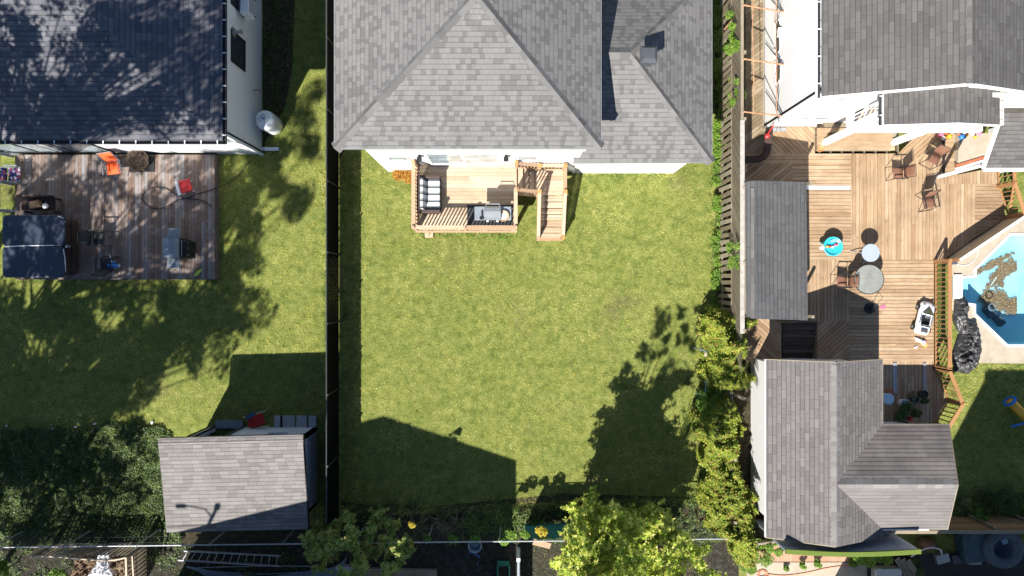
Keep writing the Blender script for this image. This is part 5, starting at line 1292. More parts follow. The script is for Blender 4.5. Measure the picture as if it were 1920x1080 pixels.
# dark corner things
c = P(1660,746,.6); b = MB(); b.lathe([(.18,0),(.2,.3),(.215,.32),(.21,.34),(.01,.34)], (c.x,c.y,.5), 24); tag(b.build('bucket', m_plain('pale blue plastic', (.35,.52,.62), .4)), 'round pale blue lidded bucket beside the garage roof edge', 'bucket')
c = P(1667,735,.6); b = MB(); b.lathe([(.08,0),(.13,.2),(.12,.22),(.01,.2)], (c.x,c.y,.5), 14); tag(b.build('flower_pot', MT['terra']), 'terracotta pot behind the pale blue bucket', 'pot')
for (x,y,r,mt,lb) in ((1692,755,.17,'trim','white pot in the shaded cluster of potted plants'),(1728,739,.17,'wick','purplish grey pot at the top right of the potted plants'),(1712,748,.14,'dkgrey','dark pot in the middle of the potted plants'),(1690,778,.16,'dkgrey','dark pot lowest among the potted plants'),(1716,772,.14,'terra','terracotta pot on the right of the potted plants')):
    c = P(x,y,.6); b = MB(); b.lathe([(r*.7,0),(r,.26),(r*.9,.26),(r*.8,.2),(.01,.2)], (c.x,c.y,.5), 18); tag(b.build('flower_pot', MT[mt]), lb, 'pot', 'pots in the shaded deck corner')
c = P(1708,786,.6); b = MB(); b.lathe([(.02,0),(.1,.04),(.09,.12),(.01,.15)], (c.x,c.y,.5), 12); tag(b.build('ball', MT['red'], smooth=True), 'small red ball beside the garage roof edge under the potted plants', 'ball')
# pool side
def heap(name, label, cat, outline_pts, z0, hgt, mat, res=.03, freq=3.2, seed=0):
    xs = [p[0] for p in outline_pts]; ys = [p[1] for p in outline_pts]; x0, x1, y0, y1 = min(xs), max(xs), min(ys), max(ys)
    nx = int((x1-x0)/res); ny = int((y1-y0)/res); X, Y = np.meshgrid(np.linspace(x0,x1,nx), np.linspace(y0,y1,ny)); D = np.full(X.shape, 1e9)
    n = len(outline_pts)
    for i in range(n):
        a = np.array(outline_pts[i]); c = np.array(outline_pts[(i+1)%n]); d = c-a; tt = np.clip(((X-a[0])*d[0]+(Y-a[1])*d[1])/(d@d),0,1)
        D = np.minimum(D, np.hypot(X-a[0]-tt*d[0], Y-a[1]-tt*d[1]))
    ins = in_poly(X.ravel(), Y.ravel(), outline_pts).reshape(X.shape); D = np.where(ins, D, -D)
    Z = np.zeros(X.shape)
    for i in range(ny):
        for j in range(nx):
            p = Vector((X[i,j]*freq, Y[i,j]*freq*.6, seed)); w_ = noise.noise_vector(p*.7)*1.2
            q = p+w_; r = 1-abs(noise.noise(q)); r2 = 1-abs(noise.noise(q*2.3+Vector((5,3,1)))); Z[i,j] = .5*r**3+.32*r2**4+.22*(1-abs(noise.noise(q*5)))**3
    env = np.clip(D/.28+.1, 0, 1)**.6; Zf = z0+env*(hgt*(.25+.85*Z)); Zf = np.where(D < -.03, z0-.3, Zf)
    idx = np.arange(nx*ny).reshape(ny,nx); q = np.stack([idx[:-1,:-1],idx[:-1,1:],idx[1:,1:],idx[1:,:-1]],-1); keep = (D[:-1,:-1] > -.05)&(D[1:,1:] > -.05)&(D[:-1,1:] > -.05)&(D[1:,:-1] > -.05)
    V = np.stack([X,Y,Zf],-1).reshape(-1,3); Fq = q[keep]; used = np.unique(Fq); rm = np.zeros(len(V),int); rm[used] = np.arange(len(used))
    return tag(raw_mesh(name, V[used], rm[Fq], mat, smooth=False), label, cat)
t = NT('crumpled black plastic'); MT['tarp'] = t.done(t.ramp(t.noise(t.coord('Object'), 6, 5, .7), [(.35,(.012,.012,.014)),(.6,(.05,.048,.05)),(.72,(.12,.115,.115))]), .45, 0, .5)
heap('tarp', 'crumpled black plastic pool cover heaped between the railing and the pool', 'tarp', g2((1789,560),(1806,556),(1813,575),(1810,600),(1824,604),(1832,625),(1838,655),(1830,685),(1812,700),(1790,696),(1783,670),(1792,640),(1797,625),(1786,600)), .03, .5, MT['tarp'], .028, 3.0, 3)
t = NT('dry leaf litter'); MT['litter'] = t.done(t.ramp(t.n('ShaderNodeNewGeometry').outputs['Random Per Island'], [(0,(.22,.10,.045)),(.5,(.40,.21,.10)),(1,(.52,.34,.19))]), .9)
# leaf litter lying on the pool floor
def pool_litter():
    n = 110000; pf = [tuple(P(x,y,0))[:2] for x,y in ((1835,510),(1895,450),(1950,450),(1950,640),(1890,640),(1820,560))]
    xs = [p[0] for p in pf]; ys = [p[1] for p in pf]; x = RNG.uniform(min(xs),max(xs),n); y = RNG.uniform(min(ys),max(ys),n)
    k = in_poly(x,y,pf); x = x[k]; y = y[k]
    def blob(cx,cy,rx,ry,rot):
        s_ = (H+1.2)/F; X0 = (cx-960)*s_; Y0 = (540-cy)*s_; a = R(rot); dx = x-X0; dy = y-Y0; u = dx*math.cos(a)+dy*math.sin(a); v = -dx*math.sin(a)+dy*math.cos(a); return 1.36-np.sqrt((u/(rx*s_))**2+(v/(ry*s_))**2)
    f = np.max([blob(1862,495,32,5,28),blob(1878,512,26,9,48),blob(1895,506,16,6,30),blob(1858,535,8,4,20),blob(1878,533,5,5,0),blob(1858,560,14,14,0),blob(1880,562,18,9,-60),blob(1893,575,24,10,-10),blob(1912,572,20,12,0),blob(1935,580,25,12,0)], axis=0)
    nz = np.array([noise.noise(Vector((a*3.5,b_*3.5,0)))*.9+noise.noise(Vector((a*11,b_*11,2)))*.7 for a,b_ in zip(x,y)])
    k = (f+nz*.6+.22) > RNG.uniform(.0,1.2,len(x)); x = x[k]; y = y[k]; n = len(x); a = RNG.uniform(0,6.28,n); r = RNG.uniform(.008,.026,n)
    V = np.empty((n,4,3))
    for j,(u,v) in enumerate(((1,0),(0,.6),(-1,0),(0,-.6))):
        V[:,j,0] = x+r*(u*np.cos(a)-v*np.sin(a)); V[:,j,1] = y+r*(u*np.sin(a)+v*np.cos(a)); V[:,j,2] = -1.235+RNG.uniform(0,.05,n)
    tag(raw_mesh('leaf_litter', V.reshape(-1,3), np.arange(4*n).reshape(n,4), MT['litter']), 'brown leaf litter settled on the pool floor', 'leaf litter', kind='stuff')
pool_litter()
b = MB(); q = (H+1.1)/F; c = Vector((P(1850,0).x*1.03, P(0,572).y-.1, -1.2))
b.tube([(17.6+.14*math.cos(a)*1.0+0, -.72+.14*math.sin(a), -.15) for a in [k*.45 for k in range(15)]], .02, 6)
RB = thing('pool_robot', 'dark pool cleaner lying in the shaded corner of the pool', 'pool cleaner', (18,-1,-1.2))
b.v = []; b.f = []; b.uv = []; c = P(1858,590,-1.15)
b.box(c+Vector((-.1,.1,.05)),(.3,.5,.25),R(40)); b.box(c+Vector((.3,-.25,.05)),(.3,.42,.22),R(40)); b.build('body', MT['dkgrey'], RB, bevel=.04)
b = MB(); b.tube([c+Vector((-.3+.14*math.cos(a),.32+.14*math.sin(a),.5)) for a in [k*.45 for k in range(15)]], .022, 6); b.build('handle', MT['steel'], RB)
b = MB(); p = P(1858,535,-1.2); q = P(1868,520,-1.2); b.tube([p,q], .02, 6); tag(b.build('pole', MT['trim']), 'short white pole lying on the pool floor among the leaves', 'pole')
# canvas fence along the pool
MT['canvas'] = m_plain('tan canvas', (.40,.32,.22), .9, var=.12)
PF = thing('pool_fence', 'tan canvas fence with white top rail between the cedar deck and the pool', 'fence', P(1830,445,.5))
b = MB(); A0 = P(1768,489,.45); A1 = P(1886,410,.45); zt = 1.45; vs = []; n = 16
for i in range(n+1):
    p = A0.lerp(A1, i/n)
    for z in (.0,.5,1.0,zt): vs.append((p.x+.02*math.sin(i*1.1+z), p.y-.02*math.sin(i*.8), z))
b.add(vs, [(i*4+j,(i+1)*4+j,(i+1)*4+j+1,i*4+j+1) for i in range(n) for j in range(3)], [(0,0)]*(12*n)); b.build('canvas', MT['canvas'], PF, smooth=True)
b = MB(); b.bar((A0.x,A0.y,zt+.02),(A1.x,A1.y,zt+.02),.09,.04); b.build('top_rail', MT['trim'], PF)
for q in (A0, A1): b = MB(); b.bar((q.x,q.y,0),(q.x,q.y,zt),.1); b.build('post', MT['rail'], PF)
for x,y in ((1787,490),(1905,408)):
    p = P(x,y,.3); b = MB(); b.box((p.x,p.y,.2),(.26,.24,.36)); b.build('hinge_box', MT['dkgrey'], PF, bevel=.02)
b = MB(); pts = smooth([(1787,492),(1800,497),(1815,496),(1828,486),(1834,472),(1832,461),(1826,462)]); b.tube([P(x,y,.05) for x,y in pts], .011, 5); tag(b.build('hose', MT['trim'], smooth=True), 'thin white hose curled on the concrete beside the pool', 'hose')
b = MB(); p = P(1783,540,.1); b.box((p.x,p.y,.08),(.12,.75,.12))
tag(b.build('drain_grate', MT['alu']), 'small grey rack beside the pool steps', 'rack')
b = MB(); pr = P(1796,545,.06); b.prism(w2(.06,(1788,517),(1829,517),(1829,522),(1803,522),(1803,560),(1788,560)), .05, .10) if False else b.prism(w2(.06,(1788,515),(1803,515),(1803,560),(1789,560)), .034, .11); tag(b.build('step_ledge', MT['trim']), 'white ledge at the head of the pool entry steps', 'ledge')
# play tunnel
c = P(1900,763,.5); PT = thing('play_tunnel', 'yellow toy slide tube with blue ends on the shaded lawn', 'toy', (c.x,c.y,0))
p = P(1893,752,.45); q = P(1945,802,.45); d = (q-p).normalized(); s_ = Vector((-d.y,d.x,0))
b = MB(); b.tube([p, q], .17, 14); b.build('tube', MT['yel'], PT, smooth=True)
b = MB()
for k in range(13): a = k*math.pi*2/12; o_ = p+s_*.2*math.cos(a)+Vector((0,0,.2*math.sin(a))); b.box(o_,(.1,.1,.1),R(40+k*9))
b.build('frill', MT['blue'], PT, bevel=.02)
b = MB(); r0_ = P(1896,800,.1); b.tube(smooth([tuple(r0_), tuple(r0_+Vector((.15,.06,.05))), tuple(r0_+Vector((.35,.1,.02))), tuple(r0_+Vector((.7,.25,.05)))]), .05, 8); b.build('foot', MT['blue'], PT, smooth=True)
# soccer goal like frame on the lawn edge
GF = thing('goal_frame', 'blue grey tubular goal frame standing by the leafy fence', 'goal', P(1325,700,0))
b = MB(); f_ = m_plain('blue grey tube', (.22,.30,.42), .4, .2)
p1 = P(1311,655,1.0); p2 = P(1329,660,1.0); p3 = P(1322,742,1.0); p4 = P(1304,737,.1)
b.tube([p1,p2,p3,p4], .022, 8); b.build('top_bar', f_, GF)
for q in (p1, p2, p3): b = MB(); b.tube([(q.x,q.y,0),q], .02, 8); b.build('leg', f_, GF)
c = P(1319,662,.4); b = MB()
for i in range(9): pass
prof = [(.001,-.12)]+[(.12*math.cos(a),.12*math.sin(a)) for a in [(-80+k*20)*math.pi/180 for k in range(9)]]+[(.001,.12)]
b.lathe(prof, (c.x,c.y,.9), 18); tag(b.build('ball', m_plain('dusty pink rubber', (.5,.4,.36), .6), smooth=True), 'pale pinkish ball caught in the goal frame', 'ball')
# red mower by the shed
c = P(480,789,.3); MW = thing('lawn_cart', 'red ribbed garden cart with wooden handles by the shed door', 'cart', (c.x,c.y,0), R(15)); M_ = Matrix.Translation((c.x,c.y,0)) @ Matrix.Rotation(R(15),4,'Z'); g = lambda x,y,z: M_ @ Vector((x,y,z))
b = MB(); b.box(g(0,0,.3),(.62,.42,.05),R(15))
for k in range(6): b.box(g(-.26+k*.105,0,.36),(.03,.42,.08),R(15))
b.build('tray', MT['red'], MW)
for s in (-1,1): b = MB(); b.tube([g(-.5,s*.25,.3),g(.2,s*.27,.38),g(.55,s*.3,.55)], .018, 6); b.build('handle', m_plain('light wood handle', (.5,.4,.3), .7), MW)
for s in (-1,1): b = MB(); b.tube([g(-.15,s*.22,.12),g(-.15,s*.28,.12)], .12, 14); b.build('wheel', MT['black'], MW)
b = MB(); b.box(g(-.1,.26,.42),(.35,.16,.1),R(30)); b.build('engine', MT['blue'] if False else m_plain('dark blue steel', (.03,.07,.14), .4), MW)
c = P(466,807,.1); b = MB(); b.lathe([(.05,0),(.12,.03),(.1,.1),(.02,.12)], c, 7); tag(b.build('fabric_scrap', MT['vest']), 'yellow green scrap lying at the shed door', 'cloth')

# ================================================================ bottom strip
LA = thing('lattice_screen', 'dark lattice compost screen with pale top rail at the lower left', 'lattice', P(150,1035,0))
yl = -9.95; xa = P(58,0,1.4).x; xb = P(238,0,1.4).x; b = MB()
def lat(b, a, c, z0, z1, sp=.09, wd=.05, th=.01):
    a = Vector((*a,0)); c = Vector((*c,0)); L = (c-a).length; d = (c-a)/L; hh = z1-z0; n = int(hh/sp)
    for k in range(n): z = z0+k*sp; b.bar((a.x,a.y,z),(c.x,c.y,z),th,wd)
    for k in range(int(L/.16)): p = a+d*(k*.16); nn = Vector((-d.y,d.x,0))*.013; b.bar(Vector((p.x,p.y,z0))+nn, Vector((p.x,p.y,z1))+nn, wd, th)
lat(b,(xa,yl),(xb,yl),.05,1.4); lat(b,(xb,yl),(xb,-11.4),.05,1.4); b.build('lattice', MT['oldw'], LA)
b = MB(); b.tube(smooth([(xa,yl,1.38),(xa+.9,yl+.03,1.44),(xa+1.8,yl-.05,1.46),(xb-.6,yl-.1,1.46),(xb,yl,1.46)]), .04, 6); b.bar((xb,yl,1.45),(xb+.05,-11.5,1.45),.07); b.bar((xb+.2,yl+.02,1.4),(xb+.3,-11.5,1.4),.05); b.build('top_rail', m_plain('pale bare wood', (.45,.36,.26), .8), LA)
for x in (xa+.1,(xa+xb)/2,xb): b = MB(); b.bar((x,yl,0),(x,yl,1.44),.09); b.build('post', MT['oldw'], LA)
heap('compost_heap', 'brown compost and brushwood heap inside the lattice screen', 'compost heap', [(xa+.9,-10.1),(xb-.1,-10.1),(xb-.1,-11.8),(xa+.6,-11.8)], .02, .7, m_plain('compost', (.16,.11,.07), .95, var=.7, scale=25), .035, 4, 9)
c = P(182,1063,.9); heap('plastic_sheet', 'crumpled white plastic sheet on the compost heap', 'plastic sheet', [(c.x-.12,c.y+.5),(c.x+.28,c.y+.5),(c.x+.22,c.y+.1),(c.x+.45,c.y-.5),(c.x-.6,c.y-.5),(c.x-.2,c.y)], .55, .35, m_plain('white film', (.62,.63,.68), .35), .02, 7, 4)
# ladder
LDR = thing('ladder', 'long aluminium ladder lying behind the back fence under the shed', 'ladder', P(430,1045,.4))
la = [P(346,1033,.5), P(335,1050,.35)]; lb = [P(527,1042,.5), P(525,1061,.35)]
for a, c in zip(la, lb): b = MB(); b.bar(a, c, .04, .09); b.build('side_rail', MT['alu'], LDR)
for k in range(13):
    t_ = (k+.5)/13; b = MB(); b.tube([la[0].lerp(lb[0],t_), la[1].lerp(lb[1],t_)], .016, 6); b.build('rung', MT['alu'], LDR)
b = MB(); b.tube([P(362,1065,.3),P(480,1061,.32),P(610,1062,.3)], .018, 6); tag(b.build('pole', MT['lgrey']), 'single straight pale pole lying above the bundle of blue grey pipes', 'pole')
f_ = m_plain('blue grey pipe', (.16,.21,.28), .4)
for k in range(12):
    b = MB(); dx = random.uniform(-6,6); pts = smooth([tuple(P(350+k*3+dx,1062+k*.8,.15)), tuple(P(400,1071+k*1.8,.12+.03*(k%3))), tuple(P(480+dx*2,1076+k*2+4*math.sin(k),.15)), tuple(P(560,1073+k*1.6,.12+.03*(k%2))), tuple(P(625,1064+k*1.7,.15)), tuple(P(650-k*.6,1046+k*2,.2))])
    b.tube(pts, .02, 6); o = b.build('pipe', f_, None, smooth=True); tag(o, 'thin blue grey flexible pipe in the bundle below the ladder', 'pipe', 'bundle of blue grey pipes')
b = MB(); q = w2(.25,(630,1062),(672,1062),(672,1120),(630,1120)); b.prism(q, 0, .3); tag(b.build('concrete_block', MT['slab']), 'pale square concrete block at the end of the pipe bundle', 'block')
b = MB(); q = w2(.2,(672,1067),(818,1070),(820,1130),(670,1130)); b.prism(q, .01, .16); tag(b.build('wooden_platform', MT['oldw']), 'weathered low platform under the small trees at the bottom edge', 'platform')
# blue chair and tub
c = P(891,1018,.2); b = MB(); b.lathe([(.2,0),(.25,.28),(.27,.3),(.25,.31),(.22,.28),(.18,.05),(.01,.05)], c, 24); tag(b.build('tub', MT['lgrey']), 'round grey tub half hidden under the back fence rail', 'tub')
c = P(893,1040,.4); BC = thing('hand_truck', 'blue tubular hand truck lying on the dark yard behind the fence', 'hand truck', (c.x,c.y,0)); f_ = m_plain('blue tube', (.05,.14,.34), .4)
b = MB(); b.tube([c+Vector((-.3,.15,0)), c+Vector((-.35,-.12,0))], .02, 6); b.tube([c+Vector((.1,-.05,0)), c+Vector((.05,-.38,0))], .025, 6); b.tube([c+Vector((-.28,.12,.05)), c+Vector((.14,-.05,.05))], .02, 6); b.tube([c+Vector((-.12,.25,.05)),c+Vector((-.12,.06,.05))], .02,6); b.tube([c+Vector((.02,.2,.05)),c+Vector((.02,.0,.05))], .02,6); b.build('frame', f_, BC)
for q in ((-.32,.02),(.08,-.22)): b = MB(); b.tube([c+Vector((q[0]-.03,q[1],.0)), c+Vector((q[0]+.03,q[1],.0))], .09, 12); b.build('wheel', MT['black'], BC)
# green planter box
c = P(944,1078,.4); GP = thing('planter_box', 'green rimmed planter box filled with dark soil at the bottom edge', 'planter', (c.x,c.y,0)); b = MB(); w_, h_ = .44, .78
for sx,sy,dx,dy in ((0,h_/2,w_,.03),(0,-h_/2,w_,.03),(-w_/2,0,.03,h_),(w_/2,0,.03,h_)): b.box((c.x+sx,c.y+sy,.25),(dx+.03,dy,.46))
b.build('rim', MT['green'], GP); b = MB(); b.box((c.x,c.y,.18),(w_-.03,h_-.03,.3)); b.build('soil', MT['dirt'], GP)
b = MB(); b.box((c.x,c.y+h_/2+.08,.44),(w_,.14,.03)); b.build('lip', MT['green'], GP)
# white vinyl fence
VF = thing('fence', 'white vinyl fence post and rail reaching in from the bottom edge', 'fence', P(972,1060,0)); p = P(972,1050,1.2)
b = MB(); b.bar((p.x,p.y,0),(p.x,p.y,1.15),.1); b.box((p.x,p.y,1.18),(.13,.13,.05)); b.build('post', MT['metalw'], VF); b = MB(); b.bar((p.x,p.y-.05,1.08),(p.x+.0,p.y-4,1.08),.08,.1); b.bar((p.x,p.y-.05,.3),(p.x,p.y-4,.3),.05,.1); b.bar((p.x,p.y-.05,.7),(p.x,p.y-4,.7),.02,.7); b.build('rail', MT['lgrey'], VF)
b = MB(); p = P(1000,1016,.8); q = P(1032,1024,.6); b.bar(p,q,.22,.02); tag(b.build('board', MT['railn']), 'pale board leaning on the back fence beside the maple', 'board')
# turf strip wall
t = NT('artificial turf'); MT['turf'] = t.done(t.ramp(t.noise(t.coord('Object'), 40, 3, .8), [(.3,(.05,.08,.01)),(.7,(.15,.2,.025))]), .9)
TW = thing('screen_wall', 'narrow screen wall topped with bright green artificial turf behind the garage', 'wall', P(1600,1028,0)); b = MB(); bt = MB(); xs = [1473+k*(1726-1473)/18 for k in range(19)]
zt = 3.25
for i in range(18):
    f0, f1 = i/18, (i+1)/18; a = Vector((P(xs[i],0,zt).x, -8.97-.10*math.sin(f0*math.pi), zt)); c = Vector((P(xs[i+1],0,zt).x, -8.97-.10*math.sin(f1*math.pi), zt))
    bt.bar(a-Vector((0,.06,0)), c-Vector((0,.06,0)), .16, .09); b.bar((a.x,a.y-.06,zt/2),(c.x,c.y-.06,zt/2),.06,zt-.1)
b.build('panel', MT['shedd'], TW); bt.build('turf_top', MT['turf'], TW)
# tufts on the strip
def tufts(name, parent, n, box, h, mat):
    x = RNG.uniform(box[0],box[1],n); y = RNG.uniform(box[2],box[3],n)
    V = np.empty((n,3,3)); a = RNG.uniform(0,6.28,n); V[:,0] = np.stack([x-.006,y,np.full(n,box[4])],1); V[:,1] = np.stack([x+.006,y,np.full(n,box[4])],1); V[:,2] = np.stack([x+np.cos(a)*.03,y+np.sin(a)*.03,box[4]+RNG.uniform(.5,1,n)*h],1)
    return raw_mesh(name, V.reshape(-1,3), np.arange(3*n).reshape(n,3), mat, parent)
# terrace of composite boards
TD = thing('wooden_deck', 'small reddish brown composite terrace in front of the garage at the bottom', 'deck', P(1510,1035,0)); b = MB(); planks(b, w2(.1,(1412,1013),(1600,1013),(1600,1053),(1418,1053)), 90, .1, .125, .006, .03, 9); b.build('deck_boards', m_wood('composite boards', [(0,(.40,.22,.14)),(1,(.46,.27,.18))], .12, grime=.1), TD)
# board fence lower right
LF = thing('fence', 'tan horizontal board fence in the lower right corner', 'fence', P(1850,990,0)); yf = -8.92
b = MB()
for k in range(9): b.box((18.2, yf-.0+.004*(k%2), .12+k*.165),(8.4,.025,.15))
b.build('board', m_wood('tan boards', [(0,(.24,.13,.06)),(1,(.36,.21,.10))], .3), LF)
b = MB(); b.bar((13.9,yf-.04,1.6),(22.4,yf-.04,1.6),.12,.05); b.build('top_rail', MT['oldw'], LF)
for k in range(5): b = MB(); b.bar((14.3+k*1.75,yf+.06,0),(14.3+k*1.75,yf+.06,1.58),.09); b.build('post', MT['oldw'], LF)
# round ring
c = P(1886,1031,.8); RG = thing('round_tub', 'large round blue grey tub in the dark lower right corner', 'tub', (c.x,c.y,0)); b = MB(); b.lathe([(.55,0),(.72,.3),(.78,.62),(.74,.74),(.6,.80),(.42,.76),(.36,.6),(.3,.2),(.01,.15)], (c.x,c.y,0), 36); b.build('ring', m_plain('blue grey rubber', (.07,.09,.11), .7, var=.25), RG, smooth=True)
b = MB(); b.box((c.x+.0,c.y+.3,.72),(.22,.2,.06),R(20)); b.build('cap', m_plain('sky blue plastic', (.1,.2,.27), .4), RG)
b = MB(); b.box((c.x-1.0,c.y,.3),(.9,1.2,.6),R(8)); tag(b.build('tarp_box', m_plain('dark teal tarp', (.03,.06,.08), .5, var=.4, bump=.5, bscale=8), bevel=.08), 'dark tarpaulin covered box beside the round tub', 'box')
# brown chair with hose
c = P(1748,1026,.5); b = MB(); b.lathe([(.01,0),(.3,.0),(.34,.1),(.3,.3),(.2,.42),(.01,.45)], (c.x,c.y,0), 20, 1, .75); tag(b.build('clay_pot', m_plain('brown glaze', (.16,.10,.05), .5), smooth=True), 'brown rounded garden pot behind the garage corner', 'pot')
b = MB(); b.tube([P(x,y,.7) for x,y in smooth([(1708,1044),(1722,1036),(1735,1029),(1750,1027),(1764,1031)])], .022, 6); b.tube([P(1764,1031,.7),P(1766,1040,.4)], .03, 6); tag(b.build('hose', MT['trim'], smooth=True), 'pale curved hose over the brown garden pot', 'hose')
for k in range(4):
    b = MB(); p = P(1768+k*30,1047+random.uniform(-6,8)*.5,.2); b.box((p.x,p.y,.12),(.5,.35,.24),R(random.uniform(-15,20))); tag(b.build('storage_box', MT['dkgrey'] if k%2 else MT['alu'], bevel=.02), ['dull metal box behind the garage, nearest the brown pot','dark grey box in the shaded court, second from the brown pot','dull metal box in the shaded court, third from the brown pot','dark grey box beside the round tub'][k], 'box', 'boxes in the shaded court')
# silver sink and planks
c = P(1665,1078,.8); b = MB(); b.prism(rrect(c.x,c.y,1.0,.5,.12), .5, .86); SK = b.build('cabinet', MT['steel'], None, bevel=.03); tag(SK, 'rounded silver appliance at the bottom edge beside leaning planks', 'appliance')
for k in range(3):
    b = MB(); a = P(1682+k*10,1048+k*2,.9); q = P(1712+k*12,1100,.2); b.bar(a,q,.22,.03); tag(b.build('plank', MT['oldw']), ['weathered plank leaning beside the silver appliance, leftmost of three','weathered plank leaning beside the silver appliance, middle of three','weathered plank leaning beside the silver appliance, rightmost of three'][k], 'plank', 'planks leaning by the appliance')
b = MB(); pts = smooth([(1438,1076),(1470,1079),(1510,1074),(1545,1066),(1570,1062),(1595,1059)]); b.tube([P(x,y,.04) for x,y in pts], .012, 5)
pts = [(1430+math.cos(a)*(12-a*.5),1076+math.sin(a)*(9-a*.3)) for a in [k*.5 for k in range(30)]]; b.tube([P(x,y,.05) for x,y in pts], .014, 5)
tag(b.build('hose', m_plain('orange cord', (.62,.22,.10), .5), smooth=True), 'thin orange cord coiled and trailing over the lower concrete patio', 'cord')
b = MB(); a = P(1395,1014,.5); c = P(1446,1008,.5); b.bar((a.x,a.y,.9),(c.x,c.y,.9),.08,.16); tag(b.build('garden_rail', MT['oldw']), 'weathered cross rail joining the board fence to the garage corner', 'rail')
# white bits on the left ground
for k in range(26):
    px = random.uniform(0,300); py = 805+random.uniform(-14,14)+ (30 if k%7==0 else 0); c = P(px,py,.02); r = random.uniform(.03,.09); b = MB(); b.lathe([(r,0),(r*.8,r*.5),(.01,r*.6)], c, 6, 1, .7, random.random()*6); tag(b.build('stone', m_plain('white stone', (.5,.5,.5), .9) if k == 0 else bpy.data.materials['white stone']), 'small white stone strewn along the edge of the ivy', 'stone', 'white stones along the ivy edge')
# ================================================================ vegetation
MT['lf_maple'] = m_leaf('maple leaves', [(0,(.16,.28,.03)),(.35,(.38,.50,.06)),(.75,(.68,.70,.14)),(.95,(.88,.84,.3)),(1,(.7,.5,.2))], .5)
MT['lf_shade'] = m_leaf('sumac leaves', [(0,(.08,.18,.03)),(.5,(.26,.36,.08)),(.9,(.48,.48,.14)),(1,(.5,.35,.15))], .4)
MT['lf_hedge'] = m_leaf('vine leaves', [(0,(.13,.24,.03)),(.5,(.33,.43,.06)),(.85,(.58,.58,.10)),(.95,(.45,.18,.07)),(1,(.6,.5,.22))], .5)
MT['lf_green'] = m_leaf('bright vine leaves', [(0,(.08,.17,.02)),(.6,(.17,.31,.04)),(1,(.32,.42,.07))], .35)
MT['lf_dark'] = m_leaf('ivy leaves', [(0,(.03,.06,.012)),(.7,(.07,.12,.025)),(1,(.20,.27,.06))], .25)
MT['lf_or'] = m_leaf('orange foliage', [(0,(.35,.12,.01)),(.6,(.55,.26,.04)),(1,(.6,.4,.1))], .3)
MT['lf_yel'] = m_leaf('yellow foliage', [(0,(.40,.34,.02)),(1,(.62,.48,.05))], .4)
MT['lf_clip'] = m_leaf('dry clippings', [(0,(.34,.38,.12)),(1,(.50,.50,.22))], .3)
MT['lf_far'] = m_leaf('tall tree leaves', [(0,(.05,.10,.01)),(1,(.14,.2,.03))], .25)
def leaves(pts, size, up=.6, seed=0, fold=.25, asp=.55):
    """pts (n,3): quads folded along the midrib, random heading, mostly facing up"""
    rng = np.random.default_rng(seed); n = len(pts)
    nrm = rng.normal(0, 1, (n,3)); nrm /= np.linalg.norm(nrm,axis=1)[:,None]; nrm[:,2] = np.abs(nrm[:,2]); nrm = nrm*(1-up)+np.array([0,0,1])*up; nrm /= np.linalg.norm(nrm,axis=1)[:,None]
    h = rng.normal(0,1,(n,3)); h -= nrm*(h*nrm).sum(1)[:,None]; h /= np.linalg.norm(h,axis=1)[:,None]; s = np.cross(nrm,h)
    L = size*rng.uniform(.6,1.3,n)[:,None]; V = np.empty((n,4,3))
    V[:,0] = pts-h*L*.5; V[:,1] = pts+s*L*asp*.5+nrm*L*fold*.4-h*L*.05; V[:,2] = pts+h*L*.5-nrm*L*.12; V[:,3] = pts-s*L*asp*.5+nrm*L*fold*.4-h*L*.05
    return V.reshape(-1,3), np.arange(4*n).reshape(n,4)
def rosettes(centers, radii, n, L, seed=0, nl=7, asp=.42, low=-.25, flat=.75):
    """twigs leave every clump centre and carry leaf stars along their outer half"""
    rng = np.random.default_rng(seed+77); C = np.array(centers); Rr = np.array(radii); m = max(1, n//4); idx = rng.integers(0, len(C), m)
    d = rng.normal(0,1,(m,3)); d[:,2] = d[:,2]*flat+.25; d /= np.linalg.norm(d,axis=1)[:,None]; d[:,2] = np.where(d[:,2] < low, -d[:,2], d[:,2])
    tw = Rr[idx]*rng.uniform(.7,2.1,m); pos = []; D = []
    for k in range(4): pos.append(C[idx]+d*(tw*(.3+.7*k/3))[:,None]+rng.normal(0,.035,(m,3))); D.append(d)
    pos = np.concatenate(pos); d = np.concatenate(D); n = len(pos)
    ax = d*.5+np.array([0,0,.65])+rng.normal(0,.25,(n,3)); ax /= np.linalg.norm(ax,axis=1)[:,None]
    u = np.cross(ax, rng.normal(0,1,(n,3))); u /= np.linalg.norm(u,axis=1)[:,None]; v = np.cross(ax,u); V = []
    for k in range(nl):
        a = 2*np.pi*k/nl+rng.uniform(-.3,.3,n); h = u*np.cos(a)[:,None]+v*np.sin(a)[:,None]+ax*rng.uniform(-.1,.55,n)[:,None]; s = np.cross(ax,h); s /= np.linalg.norm(s,axis=1)[:,None]; l = (L*rng.uniform(.55,1.3,n))[:,None]
        V.append(np.stack([pos, pos+h*l*.45+s*l*asp*.5+ax*l*.05, pos+h*l-ax*l*.1, pos+h*l*.45-s*l*asp*.5+ax*l*.05],1))
    V = np.concatenate(V); return V.reshape(-1,3), np.arange(len(V)*4).reshape(-1,4)
def clumps(centers, radii, n, seed=0, flat=.7, shell=.5):
    rng = np.random.default_rng(seed); k = len(centers); w_ = np.array(radii)**2; idx = rng.choice(k, n, p=w_/w_.sum()); d = rng.normal(0,1,(n,3)); d /= np.linalg.norm(d,axis=1)[:,None]
    r = rng.uniform(shell,1,n)**.6; d[:,2] *= flat; return np.array(centers)[idx]+d*(np.array(radii)[idx]*r)[:,None]
GAP = [(6.9,-5.3,1.3,1.7),(5.2,-3.6,.35,.8),(4.3,-5.6,.3,.7),(6.3,-2.6,.3,.6)]   # ground spots that stay sunny under the maples
